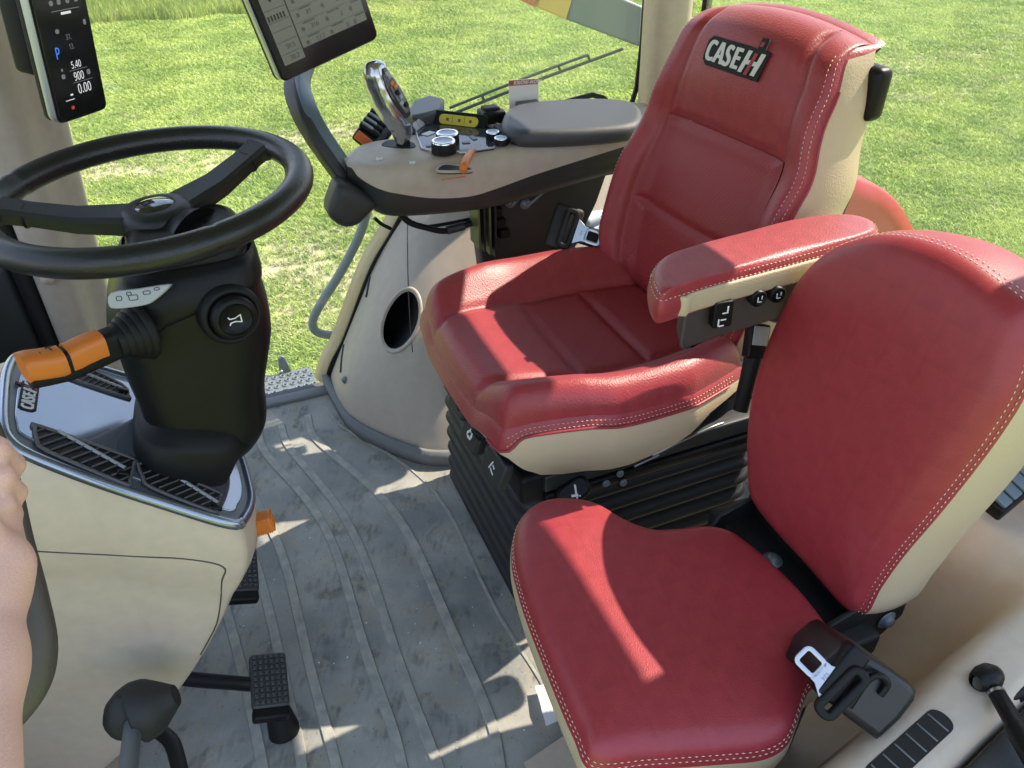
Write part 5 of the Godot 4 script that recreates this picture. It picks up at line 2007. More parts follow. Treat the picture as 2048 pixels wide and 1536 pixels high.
		for q in [[[-0.004, 0.004, 0.003, 0.014], [0.002, -0.002, 0.012, 0.003]], [[-0.005, 0, 0.003, 0.014], [0.0, -0.004, 0.006, 0.012], [0.008, 0, 0.003, 0.012]], [[-0.004, 0.004, 0.003, 0.014], [0.002, 0.010, 0.012, 0.003], [0.004, 0.0, 0.003, 0.003], [0.004, -0.006, 0.003, 0.003]], [[-0.004, 0.0, 0.004, 0.020], [0.004, 0.008, 0.014, 0.005], [-0.004, 0.014, 0.003, 0.003], [0.003, 0.014, 0.003, 0.003]], [[0.0, 0.0, 0.018, 0.005], [-0.008, 0.005, 0.004, 0.012], [0.012, 0.006, 0.003, 0.003], [0.012, -0.006, 0.003, 0.003]]][i]:
			rbox(st, fx * Transform3D(Basis(V(0, 0, 1), [0.5, 0.3, 0.2, -0.5, -0.5][i]), V(q[0], q[1], 0.0003)), V(q[2], q[3], 0.0008), 0.0003, 1)
		obj("symbol", st, M.white, le)
	# near belt buckle on its stalk
	t = thing("buckle_receptacle", "black belt buckle receptacle beside the driver seat under the armrest", "buckle")
	st = ST()
	var bf := frame(arr3(TR["recept"])[0], V(-0.1, 0.45, 0.9), V(0.30, 0.95, -0.4))
	rbox(st, bf, V(0.040, 0.062, 0.024), 0.005, 2)
	obj("body", st, M.black, t)
	st = ST()
	rbox(st, bf * Transform3D(Basis(), V(0, 0.010, 0.0125)), V(0.030, 0.034, 0.003), 0.001, 1)
	obj("face_plate", st, M.light_grey, t)
	for k in range(6):
		st = ST()
		rbox(st, bf * Transform3D(Basis(), V(-0.0125 + k * 0.005, 0.0305, -0.004)), V(0.0025, 0.002, 0.012), 0.0005, 1)
		obj("grip_rib", st, M.dark, t)
	st = ST()
	tube(st, [bf * V(0, -0.02, 0), bf * V(-0.006, -0.07, 0.0), bf * V(0.0, -0.13, -0.02)], [0.016, 0.014, 0.014], 10, true, 0.5)
	obj("stalk", st, M.black_soft, t)
	# far belt tongue
	t = thing("belt_tongue", "metal seat belt tongue in its black holder behind the driver cushion", "seat belt")
	var tf := arr3(TR["tongue_far"])
	var tx := frame((tf[0] + tf[1]) * 0.5, V(-0.35, 0.5, 0.8), (tf[0] - tf[3]))
	tongue(t, tx, 1.15)
	st = ST()
	rbox(st, tx * Transform3D(Basis(), V(0.0, 0.02, -0.03)), V(0.11, 0.07, 0.03), 0.01, 2)
	obj("holder", st, M.dark, t)
	st = ST()
	prism(st, tx, rrect(0.045, 0.30, 0.004, 2, 0.0, -0.12), -0.022, -0.0195, 0.0005, 1)
	obj("webbing", st, M.black_soft, t)

func tongue(t: Node3D, xf: Transform3D, s: float) -> void:
	# handle slot on top, metal blade with square hole below
	var st := ST()
	var ring := PackedVector3Array()
	for p in rrect(0.072 * s, 0.020 * s, 0.008 * s, 4, 0, 0.010 * s): ring.append(xf * V(p.x, p.y, 0))
	sweep(st, ring, rrect(0.012 * s, 0.013 * s, 0.004 * s, 3), xf.basis.z, true)
	obj("grip", st, M.black_soft, t)
	st = ST()
	prism(st, xf, arr2([-0.026 * s, -0.005 * s, 0.026 * s, -0.005 * s, 0.016 * s, -0.022 * s, 0.0155 * s, -0.030 * s, -0.0155 * s, -0.030 * s, -0.016 * s, -0.022 * s]), -0.0012, 0.0012, 0.0005, 1)
	ring = PackedVector3Array()
	for p in rrect(0.025 * s, 0.030 * s, 0.006 * s, 4, 0, -0.043 * s): ring.append(xf * V(p.x, p.y, 0))
	sweep(st, ring, rrect(0.0068 * s, 0.0024, 0.0008, 2), xf.basis.z, true)
	obj("blade", st, M.steel, t)
	text("E24", 0.006, 0.0003, M.gunmetal, t, xf * Transform3D(Basis(), V(0, -0.018 * s, 0.0014)), "stamp")

# ---------------------------------------------------------------- right armrest console
var ARM_AT := Vector3(0.034, -0.037, -0.105)   # where the whole armrest assembly stands

func build_armrest_console() -> void:
	var t := thing("armrest_console", "beige and black control armrest right of the driver seat", "armrest")
	t.position = ARM_AT
	var low := cr3(arr3(TR["rc_low"]), 8); var bot := cr3(arr3(TR["rc_bot"]), 8)
	var lowt := []; var bott := []
	for p in low: lowt.append([p.x, p.y])
	for p in bot: bott.append([p.x, p.y])
	# plan half-outline: near edge z as function of x, rounded at the nose
	var x0 := 0.268; var x1 := 0.96
	var zn := func(x: float) -> float: return -1.45 - 0.075 * pow(1.0 - clamp((x - x0) / 0.085, 0.0, 1.0), 2.2)
	var zf := func(x: float) -> float: return -1.665 - 0.08 * smoothstep(0.40, 0.46, x) * smoothstep(0.66, 0.60, x) + 0.10 * pow(1.0 - clamp((x - x0) / 0.10, 0.0, 1.0), 2.0) + 0.06 * smoothstep(0.66, 0.80, x)
	var st := ST()
	var rows := []
	var rowsb := []
	for i in range(61):
		var f := float(i) / 60
		var x: float = lerp(x0, x1, f * f * 0.4 + f * 0.6)
		var a: float = zn.call(x); var b: float = zf.call(x)
		var yl := lin(x, lowt) - 0.018; var yb := lin(x, bott) - 0.038
		var nose: float = clamp((x - x0) / 0.03, 0.0, 1.0)
		var yt := 0.858 + 0.012 * smoothstep(0.6, 0.85, x)
		yt = max(yt, yl + 0.006)
		var row := PackedVector3Array()
		var yh: float = yt - yl
		for q in [[0.0, 0.0], [0.001, 0.25], [0.004, 0.55], [0.010, 0.80], [0.020, 0.93], [0.034, 0.99], [0.05, 1.0]]:
			row.append(V(x, yl + yh * q[1] * lerp(0.75, 1.0, nose), a - q[0]))
		for k in range(1, 8):
			row.append(V(x, yl + yh * lerp(0.75, 1.0, nose), lerp(a - 0.05, b + 0.03, k / 7.0)))
		row.append(V(x, yl + yh * 0.85 * lerp(0.75, 1.0, nose), b + 0.008))
		row.append(V(x, yl + yh * 0.5 * lerp(0.75, 1.0, nose), b))
		row.append(V(x, yl, b))
		rows.append(row)
		var rb := PackedVector3Array()
		var bh := yl - yb
		for q in [[0.0, 0.0], [0.001, 0.3], [0.006, 0.65], [0.016, 0.88], [0.032, 0.98], [0.05, 1.0]]:
			rb.append(V(x, yl - bh * q[1], a - q[0]))
		rb.append(V(x, yb, b + 0.03)); rb.append(V(x, yb + 0.02, b)); rb.append(V(x, yl, b))
		rowsb.append(rb)
	grid(st, rows)
	cap(st, rows[0]); cap(st, rows[60])
	obj("upper_shell", st, M.beige_grey, t)
	st = ST()
	grid(st, rowsb); cap(st, rowsb[0]); cap(st, rowsb[60])
	obj("lower_shell", st, M.dark_grey, t)
	var fl := Transform3D(Basis(V(1, 0, 0), V(0, 0, -1), V(0, 1, 0)), V(0, 0.858, 0))
	var plan := func(key: String) -> PackedVector2Array:
		var o := PackedVector2Array()
		for p in arr3(TR[key]): o.append(Vector2(p.x, -p.z))
		return o
	# glossy control field
	st = ST()
	var pp := cr2(plan.call("rc_panel"), 3)
	for i in range(pp.size()): pp[i].y = max(pp[i].y, 1.478)
	prism(st, fl, pp, -0.01, 0.0035, 0.0012, 2)
	var cp := obj("control_panel", st, M.panel_gloss, t)
	st = ST()
	var ring := PackedVector3Array()
	for q in pp: ring.append(fl * V(q.x, q.y, 0.003))
	sweep(st, ring, arr2([-0.002, -0.002, -0.0018, 0.0018, 0.0018, 0.0018, 0.002, -0.002]), V(0, 1, 0), true)
	obj("panel_rim", st, M.silver_trim, cp)
	# raised back wall with key strips
	var kw := arr3(TR["rc_wall"])
	st = ST()
	var wl := kw[1] - kw[0]
	var wf := frame((kw[0] + kw[1]) * 0.5 + V(0, 0.010, 0), V(wl.z, 0, -wl.x).normalized() * -1.0 + V(0, 0.55, 0), V(0, 1, 0))
	if wf.basis.z.z < 0: wf = frame(wf.origin, V(-wl.z, 0, wl.x).normalized() + V(0, 0.55, 0), V(0, 1, 0))
	prism(st, wf, rrect(wl.length() + 0.03, 0.042, 0.010, 4), -0.014, 0.0, 0.003, 2)
	var bw := obj("key_wall", st, M.black, t)
	st = ST()
	prism(st, wf, rrect(wl.length() * 0.92, 0.024, 0.011, 5), 0.0002, 0.0025, 0.0008, 1)
	var ys := obj("yellow_keys", st, M.yellow, bw)
	for k in [-0.14, 0.14]:
		st = ST()
		rbox(st, wf * Transform3D(Basis(), V(k * wl.length(), 0, 0.0026)), V(0.0008, 0.018, 0.0006), 0.0002, 1)
		obj("key_gap", st, M.dark, ys)
	for k in [-0.26, 0.02, 0.28]:
		st = ST()
		rbox(st, wf * Transform3D(Basis(), V(k * wl.length(), 0, 0.0027)), V(0.007, 0.007, 0.0005), 0.0002, 1)
		obj("key_symbol", st, M.brass, ys)
	var kg := arr3(TR["rc_wall2"])
	var w2 := kg[1] - kg[0]
	var gf := frame((kg[0] + kg[1]) * 0.5 + V(0, 0.008, 0), V(-w2.z, 0, w2.x).normalized() + V(0, 0.7, 0), V(0, 1, 0))
	st = ST()
	prism(st, gf, rrect(w2.length() + 0.02, 0.030, 0.006, 4), -0.012, 0.0, 0.003, 2)
	var gw := obj("key_wall", st, M.black, t)
	for k in range(4):
		st = ST()
		prism(st, gf, rrect(w2.length() * 0.22, 0.020, 0.003, 3, (k - 1.5) * w2.length() * 0.235, 0.0), 0.0, 0.002, 0.0006, 1)
		obj("grey_key", st, M.light_grey, gw)
	# knobs
	var kn := arr3(TR["rc_knob"])
	for i in range(4):
		var rr: float = [0.0275, 0.0265, 0.0165, 0.0165][i]
		var hh: float = [0.026, 0.022, 0.017, 0.015][i]
		var kx := Transform3D(Basis(), V(kn[i].x, 0.861, kn[i].z))
		st = ST()
		lathe(st, kx, [[rr * 1.02, 0.0], [rr, hh * 0.8], [rr * 0.96, hh * 0.9]], 32)
		var kb := obj("rotary_knob", st, M.black_soft, t)
		st = ST()
		lathe(st, kx, [[rr * 0.97, hh * 0.88], [rr * 0.96, hh], [rr * 0.88, hh * 1.06], [rr * 0.76, hh * 1.05]], 32)
		obj("knob_ring", st, M.chrome, kb)
		st = ST()
		lathe(st, kx, [[rr * 0.76, hh * 1.045], [rr * 0.7, hh * 1.0], [rr * 0.4, hh * 0.97], [0.0, hh * 0.96]], 32)
		obj("knob_top", st, M.knob_top, kb)
	# flat keys on the panel
	for q in TR["rc_keyrects"]:
		st = ST()
		var c := V(q[0], 0, q[1])
		prism(st, Transform3D(fl.basis * Basis(V(0, 0, 1), deg_to_rad(q[4])), V(q[0], 0.8615, q[1])), rrect(q[2], q[3], 0.002, 3), 0.0, 0.0018, 0.0006, 1)
		obj("flat_key", st, [M.key_grey, M.orange, M.paper][int(q[5])], cp)
	# throttle slot, orange lever
	st = ST()
	var sl := cr2(plan.call("rc_slot"), 3)
	prism(st, Transform3D(fl.basis, V(0, TR["rc_slot"][1], 0)), sl, -0.006, 0.0015, 0.0006, 1)
	var so := obj("lever_slot", st, M.dark, t)
	st = ST()
	ring = PackedVector3Array()
	for q in sl: ring.append(V(q.x, TR["rc_slot"][1] + 0.001, -q.y))
	sweep(st, ring, arr2([-0.004, -0.003, -0.002, 0.0015, 0.002, 0.0015, 0.004, -0.003]), V(0, 1, 0), true)
	obj("slot_rim", st, M.beige_grey, so)
	var lv := arr3(TR["rc_lev"])
	st = ST()
	tube(st, cr3(PackedVector3Array([lv[0] + V(0, -0.012, 0), lv[0], lv[0].lerp(lv[1], 0.5) + V(0, 0.004, 0), lv[1], lv[1] + V(0.002, 0.004, 0)]), 3), [0.0075, 0.0085, 0.009, 0.0095, 0.0098, 0.0098, 0.0096, 0.0092, 0.009, 0.0085, 0.007, 0.005, 0.002], 12, true, 0.75)
	obj("orange_lever", st, M.orange, t)
	st = ST()
	rbox(st, frame(arr3(TR["rc_slot"])[5] + V(0.025, -0.014, 0.012), V(0, 0.5, 1), V(0, 1, 0)), V(0.055, 0.0025, 0.003), 0.001, 1)
	obj("orange_mark", st, M.orange_lamp, t)
	# printed animal marks on the beige top
	var mk := arr3(TR["rc_marks"])
	for i in range(2):
		st = ST()
		var mf := Transform3D(Basis(V(1, 0, 0), V(0, 0, -1), V(0, 1, 0)), V(mk[i].x, mk[i].y + 0.0006, mk[i].z))
		var shp: Array = [[-0.009, -0.004, -0.004, -0.010, 0.0, -0.005, 0.006, -0.011, 0.007, -0.006, 0.003, -0.002, 0.010, 0.002, 0.008, 0.007, 0.002, 0.004, 0.0, 0.012, -0.003, 0.011, -0.004, 0.004], [-0.007, -0.006, -0.002, -0.004, 0.0, -0.010, 0.003, -0.004, 0.008, 0.0, 0.006, 0.007, 0.0, 0.006, -0.004, 0.009, -0.006, 0.003]][i]
		prism(st, mf, arr2(shp), -0.001, 0.0004, 0.0001, 1)
		obj("printed_mark", st, M.paper, t)
	# handle opening
	st = ST()
	prism(st, fl, cr2(plan.call("rc_hole"), 4), -0.008, 0.0016, 0.0006, 1)
	obj("handle_opening", st, M.dark, t)
	# soft pad
	st = ST()
	prism(st, Transform3D(fl.basis, V(0, TR["rc_pad"][1], 0)), cr2(plan.call("rc_pad"), 5), -0.040, 0.002, 0.018, 5)
	obj("arm_pad", st, M.pad_grey, t)
	st = ST()
	box(st, V(0.64, 0.86, -1.60), V(0.92, 0.872, -1.47), 0.004)
	obj("pad_mount", st, M.dark, t)
	# black humps and key blocks beyond the panel
	st = ST()
	var hm := plan.call("rc_hump")
	prism(st, Transform3D(fl.basis, V(0, 0.885, 0)), hm, -0.04, 0.004, 0.008, 3)
	obj("hand_rest", st, M.blue_black, t)
	st = ST()
	var sq := arr3(TR["rc_block"])[0]
	box(st, V(sq.x - 0.03, 0.858, sq.z - 0.03), V(sq.x + 0.03, 0.89, sq.z + 0.02), 0.006)
	obj("switch_block", st, M.black, t)
	st = ST()
	box(st, V(sq.x - 0.022, 0.884, sq.z - 0.022), V(sq.x + 0.018, 0.897, sq.z + 0.012), 0.004)
	obj("switch_block", st, M.black_soft, t)
	# lever bank at the nose
	var kk := arr3(TR["rc_keys"])
	st = ST()
	var kf := frame((kk[0] + kk[2]) * 0.5 + V(0, -0.012, 0), V(0.45, 0.75, 0.5), V(-0.5, 0.8, -0.2))
	rbox(st, kf * Transform3D(Basis(), V(0, -0.008, -0.016)), V(0.095, 0.07, 0.04), 0.008, 2)
	var bank := obj("lever_bank", st, M.black, t)
	st = ST()
	rbox(st, kf * Transform3D(Basis(), V(-0.048, -0.006, -0.012)), V(0.004, 0.056, 0.026), 0.0015, 1)
	obj("red_edge", st, M.orange_lamp, bank)
	for k in range(4):
		st = ST()
		rbox(st, kf * Transform3D(Basis(V(0, 0, 1), 0.2), V(-0.033 + k * 0.023, 0.004, 0.010)), V(0.017, 0.052, 0.014), 0.006, 2)
		var lk := obj("paddle_lever", st, M.black_soft, bank)
		st = ST()
		rbox(st, kf * Transform3D(Basis(V(0, 0, 1), 0.2), V(-0.035 + k * 0.023, 0.012, 0.0175)), V(0.010, 0.028, 0.003), 0.001, 1)
		obj("lever_face", st, M.gunmetal, lk)

	# drive handle ------------------------------------------
	t = thing("drive_handle", "silver multi-function drive handle with dark button face", "joystick")
	t.position = ARM_AT
	var hp := cr3(arr3(TR["handle"]), 5)
	var rad := [0.015, 0.022, 0.028, 0.033, 0.033, 0.030, 0.026, 0.021, 0.0]
	st = ST()
	var rws := []
	var hn := V(0.62, 0.18, 0.76).normalized()   # button face looks to the driver
	for i in range(hp.size()):
		var f := float(i) / (hp.size() - 1) * 7.0
		var k := int(min(f, 6.0))
		var rr: float = lerp(rad[k], rad[k + 1], smoothstep(0.0, 1.0, f - k)) if k < 7 else rad[7]
		if i == hp.size() - 1: rr = 0.012
		var d: Vector3 = (hp[min(i + 1, hp.size() - 1)] - hp[max(i - 1, 0)]).normalized()
		var nn := (hn - d * hn.dot(d)).normalized()
		var ss := d.cross(nn)
		var row := PackedVector3Array()
		for q in range(29):
			var a := TAU * float(q % 28) / 28
			var ca := cos(a); var sa := sin(a)
			var rx: float = sign(ca) * pow(abs(ca), 0.8) * rr * 1.05
			var ry: float = sign(sa) * pow(abs(sa), 0.8) * rr * (0.85 if sa > 0 else 1.2)
			row.append(hp[i] + ss * rx + nn * ry)
		rws.append(row)
	var he: Vector3 = hp[hp.size() - 1]
	var hd2: Vector3 = (he - hp[hp.size() - 3]).normalized()
	var base_ring: PackedVector3Array = rws[rws.size() - 2]
	var last_c: Vector3 = hp[hp.size() - 2]
	rws.resize(rws.size() - 1)
	for e in [[0.93, 0.004], [0.78, 0.0085], [0.55, 0.0115], [0.28, 0.013], [0.0, 0.0135]]:
		var row := PackedVector3Array()
		for q in base_ring: row.append(last_c + (q - last_c) * e[0] + hd2 * e[1])
		rws.append(row)
	grid(st, rws)
	obj("grip", st, M.handle_silver, t)
	st = ST()
	var fr := []
	for i in range(12, hp.size() - 1):
		var d: Vector3 = (hp[i + 1] - hp[i - 1]).normalized()
		var nn := (hn - d * hn.dot(d)).normalized()
		var ss := d.cross(nn)
		var f := float(i) / (hp.size() - 1) * 7.0
		var k := int(min(f, 6.0))
		var rr: float = lerp(rad[k], rad[k + 1], smoothstep(0.0, 1.0, f - k))
		var tp := float(i - 12) / (hp.size() - 14)
		var ww := rr * 0.62 * (0.35 + 0.65 * sin(PI * clamp(tp * 0.82 + 0.12, 0, 1)))
		var row := PackedVector3Array()
		for q in [-1.0, -0.85, -0.4, 0.0, 0.4, 0.85, 1.0]:
			row.append(hp[i] + ss * ww * q + nn * (rr * 0.86 + (0.0005 if abs(q) > 0.9 else 0.0035)))
		fr.append(row)
	grid(st, fr)
	obj("button_face", st, M.panel_gloss, t)
	for q in [[16, 0.3, 0], [18, -0.35, 2], [20, 0.2, 2], [22, 0.0, 0], [24, 0.25, 1], [26, -0.1, 1], [29, 0.2, 2], [31, -0.1, 2]]:
		var i: int = q[0]
		var d: Vector3 = (hp[i + 1] - hp[i - 1]).normalized()
		var nn := (hn - d * hn.dot(d)).normalized()
		var f := float(i) / (hp.size() - 1) * 7.0
		var k := int(min(f, 6.0))
		var rr: float = lerp(rad[k], rad[k + 1], smoothstep(0.0, 1.0, f - k))
		st = ST()
		rbox(st, frame(hp[i] + nn * (rr * 0.86 + 0.0045) + d.cross(nn) * rr * 0.5 * q[1], nn, d), V(0.011, 0.010, 0.005), 0.002, 2)
		obj("handle_button", st, [M.black_soft, M.orange, M.light_grey][q[2]], t)
	st = ST()
	tube(st, [hp[0] + V(0.002, -0.03, 0), hp[0] + V(0, 0.006, 0)], 0.016, 14)
	obj("stem", st, M.black_soft, t)

	# supports and cables under the console ------------------
	t = thing("armrest_bracket", "dark steel bracket and linkage under the control armrest", "bracket")
	t.position = ARM_AT
	st = ST()
	prism(st, Transform3D(Basis(), V(0, 0, -1.53)), PackedVector2Array([Vector2(0.565, 0.765), Vector2(0.575, 0.60), Vector2(0.59, 0.45), Vector2(0.80, 0.45), Vector2(0.90, 0.66), Vector2(0.94, 0.785)]), -0.06, 0.0, 0.004, 1)
	obj("plate", st, M.bracket_dark, t)
	st = ST()
	box(st, V(0.70, 0.752, -1.56), V(0.94, 0.775, -1.475), 0.004)
	obj("top_rail", st, M.dark_grey, t)
	for q in [[0.655, 0.70], [0.70, 0.735], [0.695, 0.69], [0.745, 0.725], [0.79, 0.74], [0.85, 0.745]]:
		st = ST()
		lathe(st, frame(V(q[0], q[1], -1.53), V(0, 1, 0), V(0, 0, 1)), [[0.0, 0.010], [0.006, 0.009], [0.008, 0.006], [0.013, 0.004], [0.014, 0.0]], 14)
		obj("bolt", st, M.gunmetal, t)
	st = ST()
	tube(st, [V(0.655, 0.70, -1.515), V(0.70, 0.735, -1.515)], 0.004, 8)
	tube(st, [V(0.695, 0.69, -1.515), V(0.745, 0.725, -1.515)], 0.004, 8)
	obj("link", st, M.gunmetal, t)
	for k in range(4):
		st = ST()
		box(st, V(0.548 + k * 0.014, 0.62 - k * 0.01, -1.53), V(0.553 + k * 0.014, 0.768, -1.47), 0.001)
		obj("fin", st, M.brass if k % 2 == 0 else M.dark, t)
	for q in [[0.61, 0.72], [0.61, 0.69], [0.62, 0.66], [0.63, 0.63]]:
		st = ST()
		box(st, V(q[0] - 0.012, q[1] - 0.012, -1.53), V(q[0] + 0.016, q[1] + 0.010, -1.505), 0.003)
		obj("connector", st, M.black, t)
	for key in ["cable1", "cable2", "cable3"]:
		var o := thing("cable", {"cable1": "thick black hose looping under the nose of the control armrest", "cable2": "thin black cable running straight to the armrest bracket", "cable3": "short black cable behind the round pod at the pane"}[key], "cable")
		o.position = ARM_AT
		st = ST()
		tube(st, cr3(arr3(TR[key]), 6), 0.0075 if key == "cable1" else 0.0045, 10)
		obj("sheath", st, M.black_soft, o)
		if key == "cable1":
			st = ST()
			var ck := arr3(TR[key])
			tube(st, [ck[4].lerp(ck[5], 0.1), ck[5]], 0.0105, 12)
			obj("ferrule", st, M.dark_grey, o)
	# dark pod hanging beyond the nose
	t = thing("round_pod", "dark rounded pod hanging under the screen arm at the pane", "speaker pod")
	st = ST()
	var po := PackedVector2Array()
	for p in arr3(TR["pod"]): po.append(Vector2(p.x, p.y))
	slab(st, Transform3D(Basis(), V(0, 0, -1.60)), cr2(po, 5), -0.05, 0.03, 0.022)
	obj("shell", st, M.dark_grey, t)
	# pale rounded trim piece behind the driver seat
	var rc := thing("pale_trim", "pale rounded trim behind the far belt tongue", "cover")
	st = ST()
	var rp: Vector3 = arr3(TR["cover"])[0]
	for k in range(3):
		rbox(st, Transform3D(Basis(V(0, 1, 0), 0.3), rp + V(0.01 * k, -0.03 * k, 0)), V(0.16 - 0.02 * k, 0.034, 0.09), 0.015, 3)
	obj("folds", st, M.trim_pale, rc)
	st = ST()
	box(st, rp + V(-0.06, -0.40, -0.06), rp + V(0.10, -0.07, 0.04), 0.02)
	obj("base_box", st, M.black_soft, rc)
	# sales card tucked behind the pad (code left blank)
	t = thing("info_card", "small white card with brown heading standing behind the grey arm pad", "card")
	t.position = ARM_AT
	var cd := arr3(TR["card"])
	var cf := frame((cd[0] + cd[1] + cd[2] + cd[3]) * 0.25, V(-0.15, 0.12, 1), V(0, 1, 0))
	st = ST()
	prism(st, cf, rrect(0.078, 0.080, 0.001, 1, 0, -0.008), -0.0006, 0.0, 0.0002, 1)
	obj("sheet", st, M.paper, t)
	st = ST()
	prism(st, cf, rrect(0.077, 0.013, 0.0005, 1, 0, 0.025), 0.0002, 0.0006, 0.0001, 1)
	var hd := obj("heading_band", st, M.card_red, t)
	text("KNOW-HOW", 0.0125, 0.0002, M.paper, hd, cf * Transform3D(Basis(V(1, 0, 0), V(0.2, 1, 0), V(0, 0, 1)), V(0.010, 0.025, 0.0008)), "lettering", "Droid Sans", 800)
	st = ST()
	box(st, V(0.74, 0.84, -1.70), V(0.80, 0.89, -1.665), 0.004)
	obj("clip", st, M.black, t)

# ---------------------------------------------------------------- screens
func screen_thing(t: Node3D, xf: Transform3D, w: float, h: float, th: float) -> void:
	var st := ST()
	prism(st, xf, rrect(w, h, 0.014, 5), -th, -0.004, 0.004, 2)
	obj("housing", st, M.black_soft, t)
	st = ST()
	var ring := PackedVector3Array()
	for p in rrect(w - 0.004, h - 0.004, 0.014, 5): ring.append(xf * V(p.x, p.y, -th * 0.42))
	sweep(st, ring, rrect(0.006, th * 0.5, 0.002, 2), xf.basis.z, true)
	obj("frame", st, M.silver_trim, t)
	st = ST()
	prism(st, xf, rrect(w - 0.006, h - 0.006, 0.012, 5), -0.005, 0.0, 0.001, 2)
	obj("front_glass", st, M.screen_black, t)

func build_screens() -> void:
	var cb := Basis.from_euler(Vector3(deg_to_rad(-36), deg_to_rad(-23), 0))
	# tall display on the front pillar
	var t := thing("pillar_display", "tall black touch display hung on the front pillar showing P and speed", "screen")
	var q := arr3(TR["scr_l"])   # bottom left, bottom right, left edge higher up
	var ex := (q[1] - q[0]).normalized()
	var ey := (q[2] - q[0]); ey = (ey - ex * ey.dot(ex)).normalized()
	var w := (q[1] - q[0]).length()
	var h := 0.27
	var xf := Transform3D(Basis(ex, ey, ex.cross(ey)), q[0] + ex * w * 0.5 + ey * h * 0.5)
	screen_thing(t, xf, w, h, 0.036)
	var g := 0.0006
	var items := [["P", 0.024, -0.30, -0.085, M.ui_blue], ["5.40", 0.0165, 0.05, -0.150 + 0.041, M.ui_white], ["900", 0.020, 0.10, -0.1285, M.ui_white], ["0.00", 0.0225, 0.15, -0.1490 - 0.0045 + 0.004, M.ui_white]]
	var y0 := -h * 0.5
	for it in [["P", 0.026, 0.24, 0.118, "ui_blue"], ["5.40", 0.0165, 0.53, 0.094, "ui_white"], ["900", 0.0195, 0.54, 0.074, "ui_white"], ["0.00", 0.0225, 0.60, 0.052, "ui_white"], ["37.", 0.012, 0.50, 0.140, "ui_dim"], ["13.", 0.012, 0.52, 0.124, "ui_dim"]]:
		text(it[0], it[1], 0.0002, M[it[4]], t, xf * Transform3D(Basis().scaled(V(0.72, 1, 1)), V((it[2] - 0.5) * w, y0 + it[3], g)), "screen_text")
	for it in [[0.30, 0.222, 0.006, 0.030, "ui_blue"], [0.46, 0.230, 0.007, 0.046, "ui_blue"], [0.62, 0.205, 0.006, 0.018, "ui_green"], [0.80, 0.222, 0.006, 0.024, "ui_blue"], [0.32, 0.196, 0.008, 0.008, "ui_dim"], [0.46, 0.196, 0.008, 0.008, "ui_dim"], [0.62, 0.196, 0.008, 0.008, "ui_dim"], [0.78, 0.196, 0.008, 0.008, "ui_dim"], [0.55, 0.183, 0.06, 0.0012, "ui_dim"], [0.55, 0.178, 0.022, 0.004, "ui_white"], [0.86, 0.158, 0.006, 0.009, "ui_dim"], [0.32, 0.152, 0.008, 0.007, "ui_dim"], [0.25, 0.079, 0.008, 0.008, "ui_dim"], [0.25, 0.090, 0.004, 0.005, "ui_dim"], [0.74, 0.076, 0.008, 0.009, "ui_dim"], [0.56, 0.085, 0.040, 0.0008, "ui_dim"], [0.60, 0.064, 0.045, 0.0008, "ui_dim"], [0.28, 0.038, 0.020, 0.0012, "ui_white"], [0.33, 0.046, 0.006, 0.003, "ui_white"], [0.30, 0.024, 0.007, 0.006, "ui_red"]]:
		var st := ST()
		prism(st, xf, rrect(it[2], it[3], min(it[2], it[3]) * 0.3, 2, (it[0] - 0.5) * w, y0 + it[1]), 0.0002, 0.0005, 0.0001, 1)
		obj("screen_mark", st, M[it[4]], t)
	var st := ST()
	rbox(st, xf * Transform3D(Basis(), V(-w * 0.30, 0.02, -0.06)), V(0.035, 0.16, 0.05), 0.01, 2)
	obj("mount", st, M.black_soft, t)
	# work display on its curved arm
	t = thing("armrest_display", "wide work display with pale readout on a curved grey arm", "screen")
	q = arr3(TR["scr_r"])
	ex = (q[1] - q[0]).normalized()
	ey = (q[2] - q[0]); ey = (ey - ex * ey.dot(ex)).normalized()
	w = 0.290
	var sc := w / (q[1] - q[0]).length()
	w = (q[1] - q[0]).length()
	h = w * 0.78
	xf = Transform3D(Basis(ex, ey, ex.cross(ey)), q[0] + ex * w * 0.5 + ey * h * 0.5)
	screen_thing(t, xf, w, h, 0.040)
	# readout area
	var sx0 := 0.07; var sx1 := 0.95; var sy0 := 0.13; var sy1 := 0.95
	var st2 := ST()
	prism(st2, xf, rrect(w * 0.20, h * 0.80, 0.001, 1, w * (0.165 - 0.5), h * (0.54 - 0.5)), 0.0002, 0.0005, 0.0001, 1)
	obj("readout", st2, M.ui_panel, t)
	st2 = ST()
	prism(st2, xf, rrect(w * 0.655, h * 0.72, 0.001, 1, w * (0.605 - 0.5), h * (0.585 - 0.5)), 0.0002, 0.0005, 0.0001, 1)
	obj("readout", st2, M.ui_panel, t)
	var z := 0.0008
	for it in [["163", 0.43, 0.66], ["90", 0.72, 0.66], ["81", 0.44, 0.52], ["8", 0.72, 0.52], ["316", 0.45, 0.385], ["2", 0.72, 0.385], ["12.7", 0.46, 0.255], ["0", 0.74, 0.255], ["50.5", 0.18, 0.30], ["30.2", 0.18, 0.19]]:
		text(it[0], 0.0115, 0.0002, M.ui_ink, t, xf * Transform3D(Basis(), V(w * (it[1] - 0.5), h * (it[2] - 0.5), z)), "screen_text")
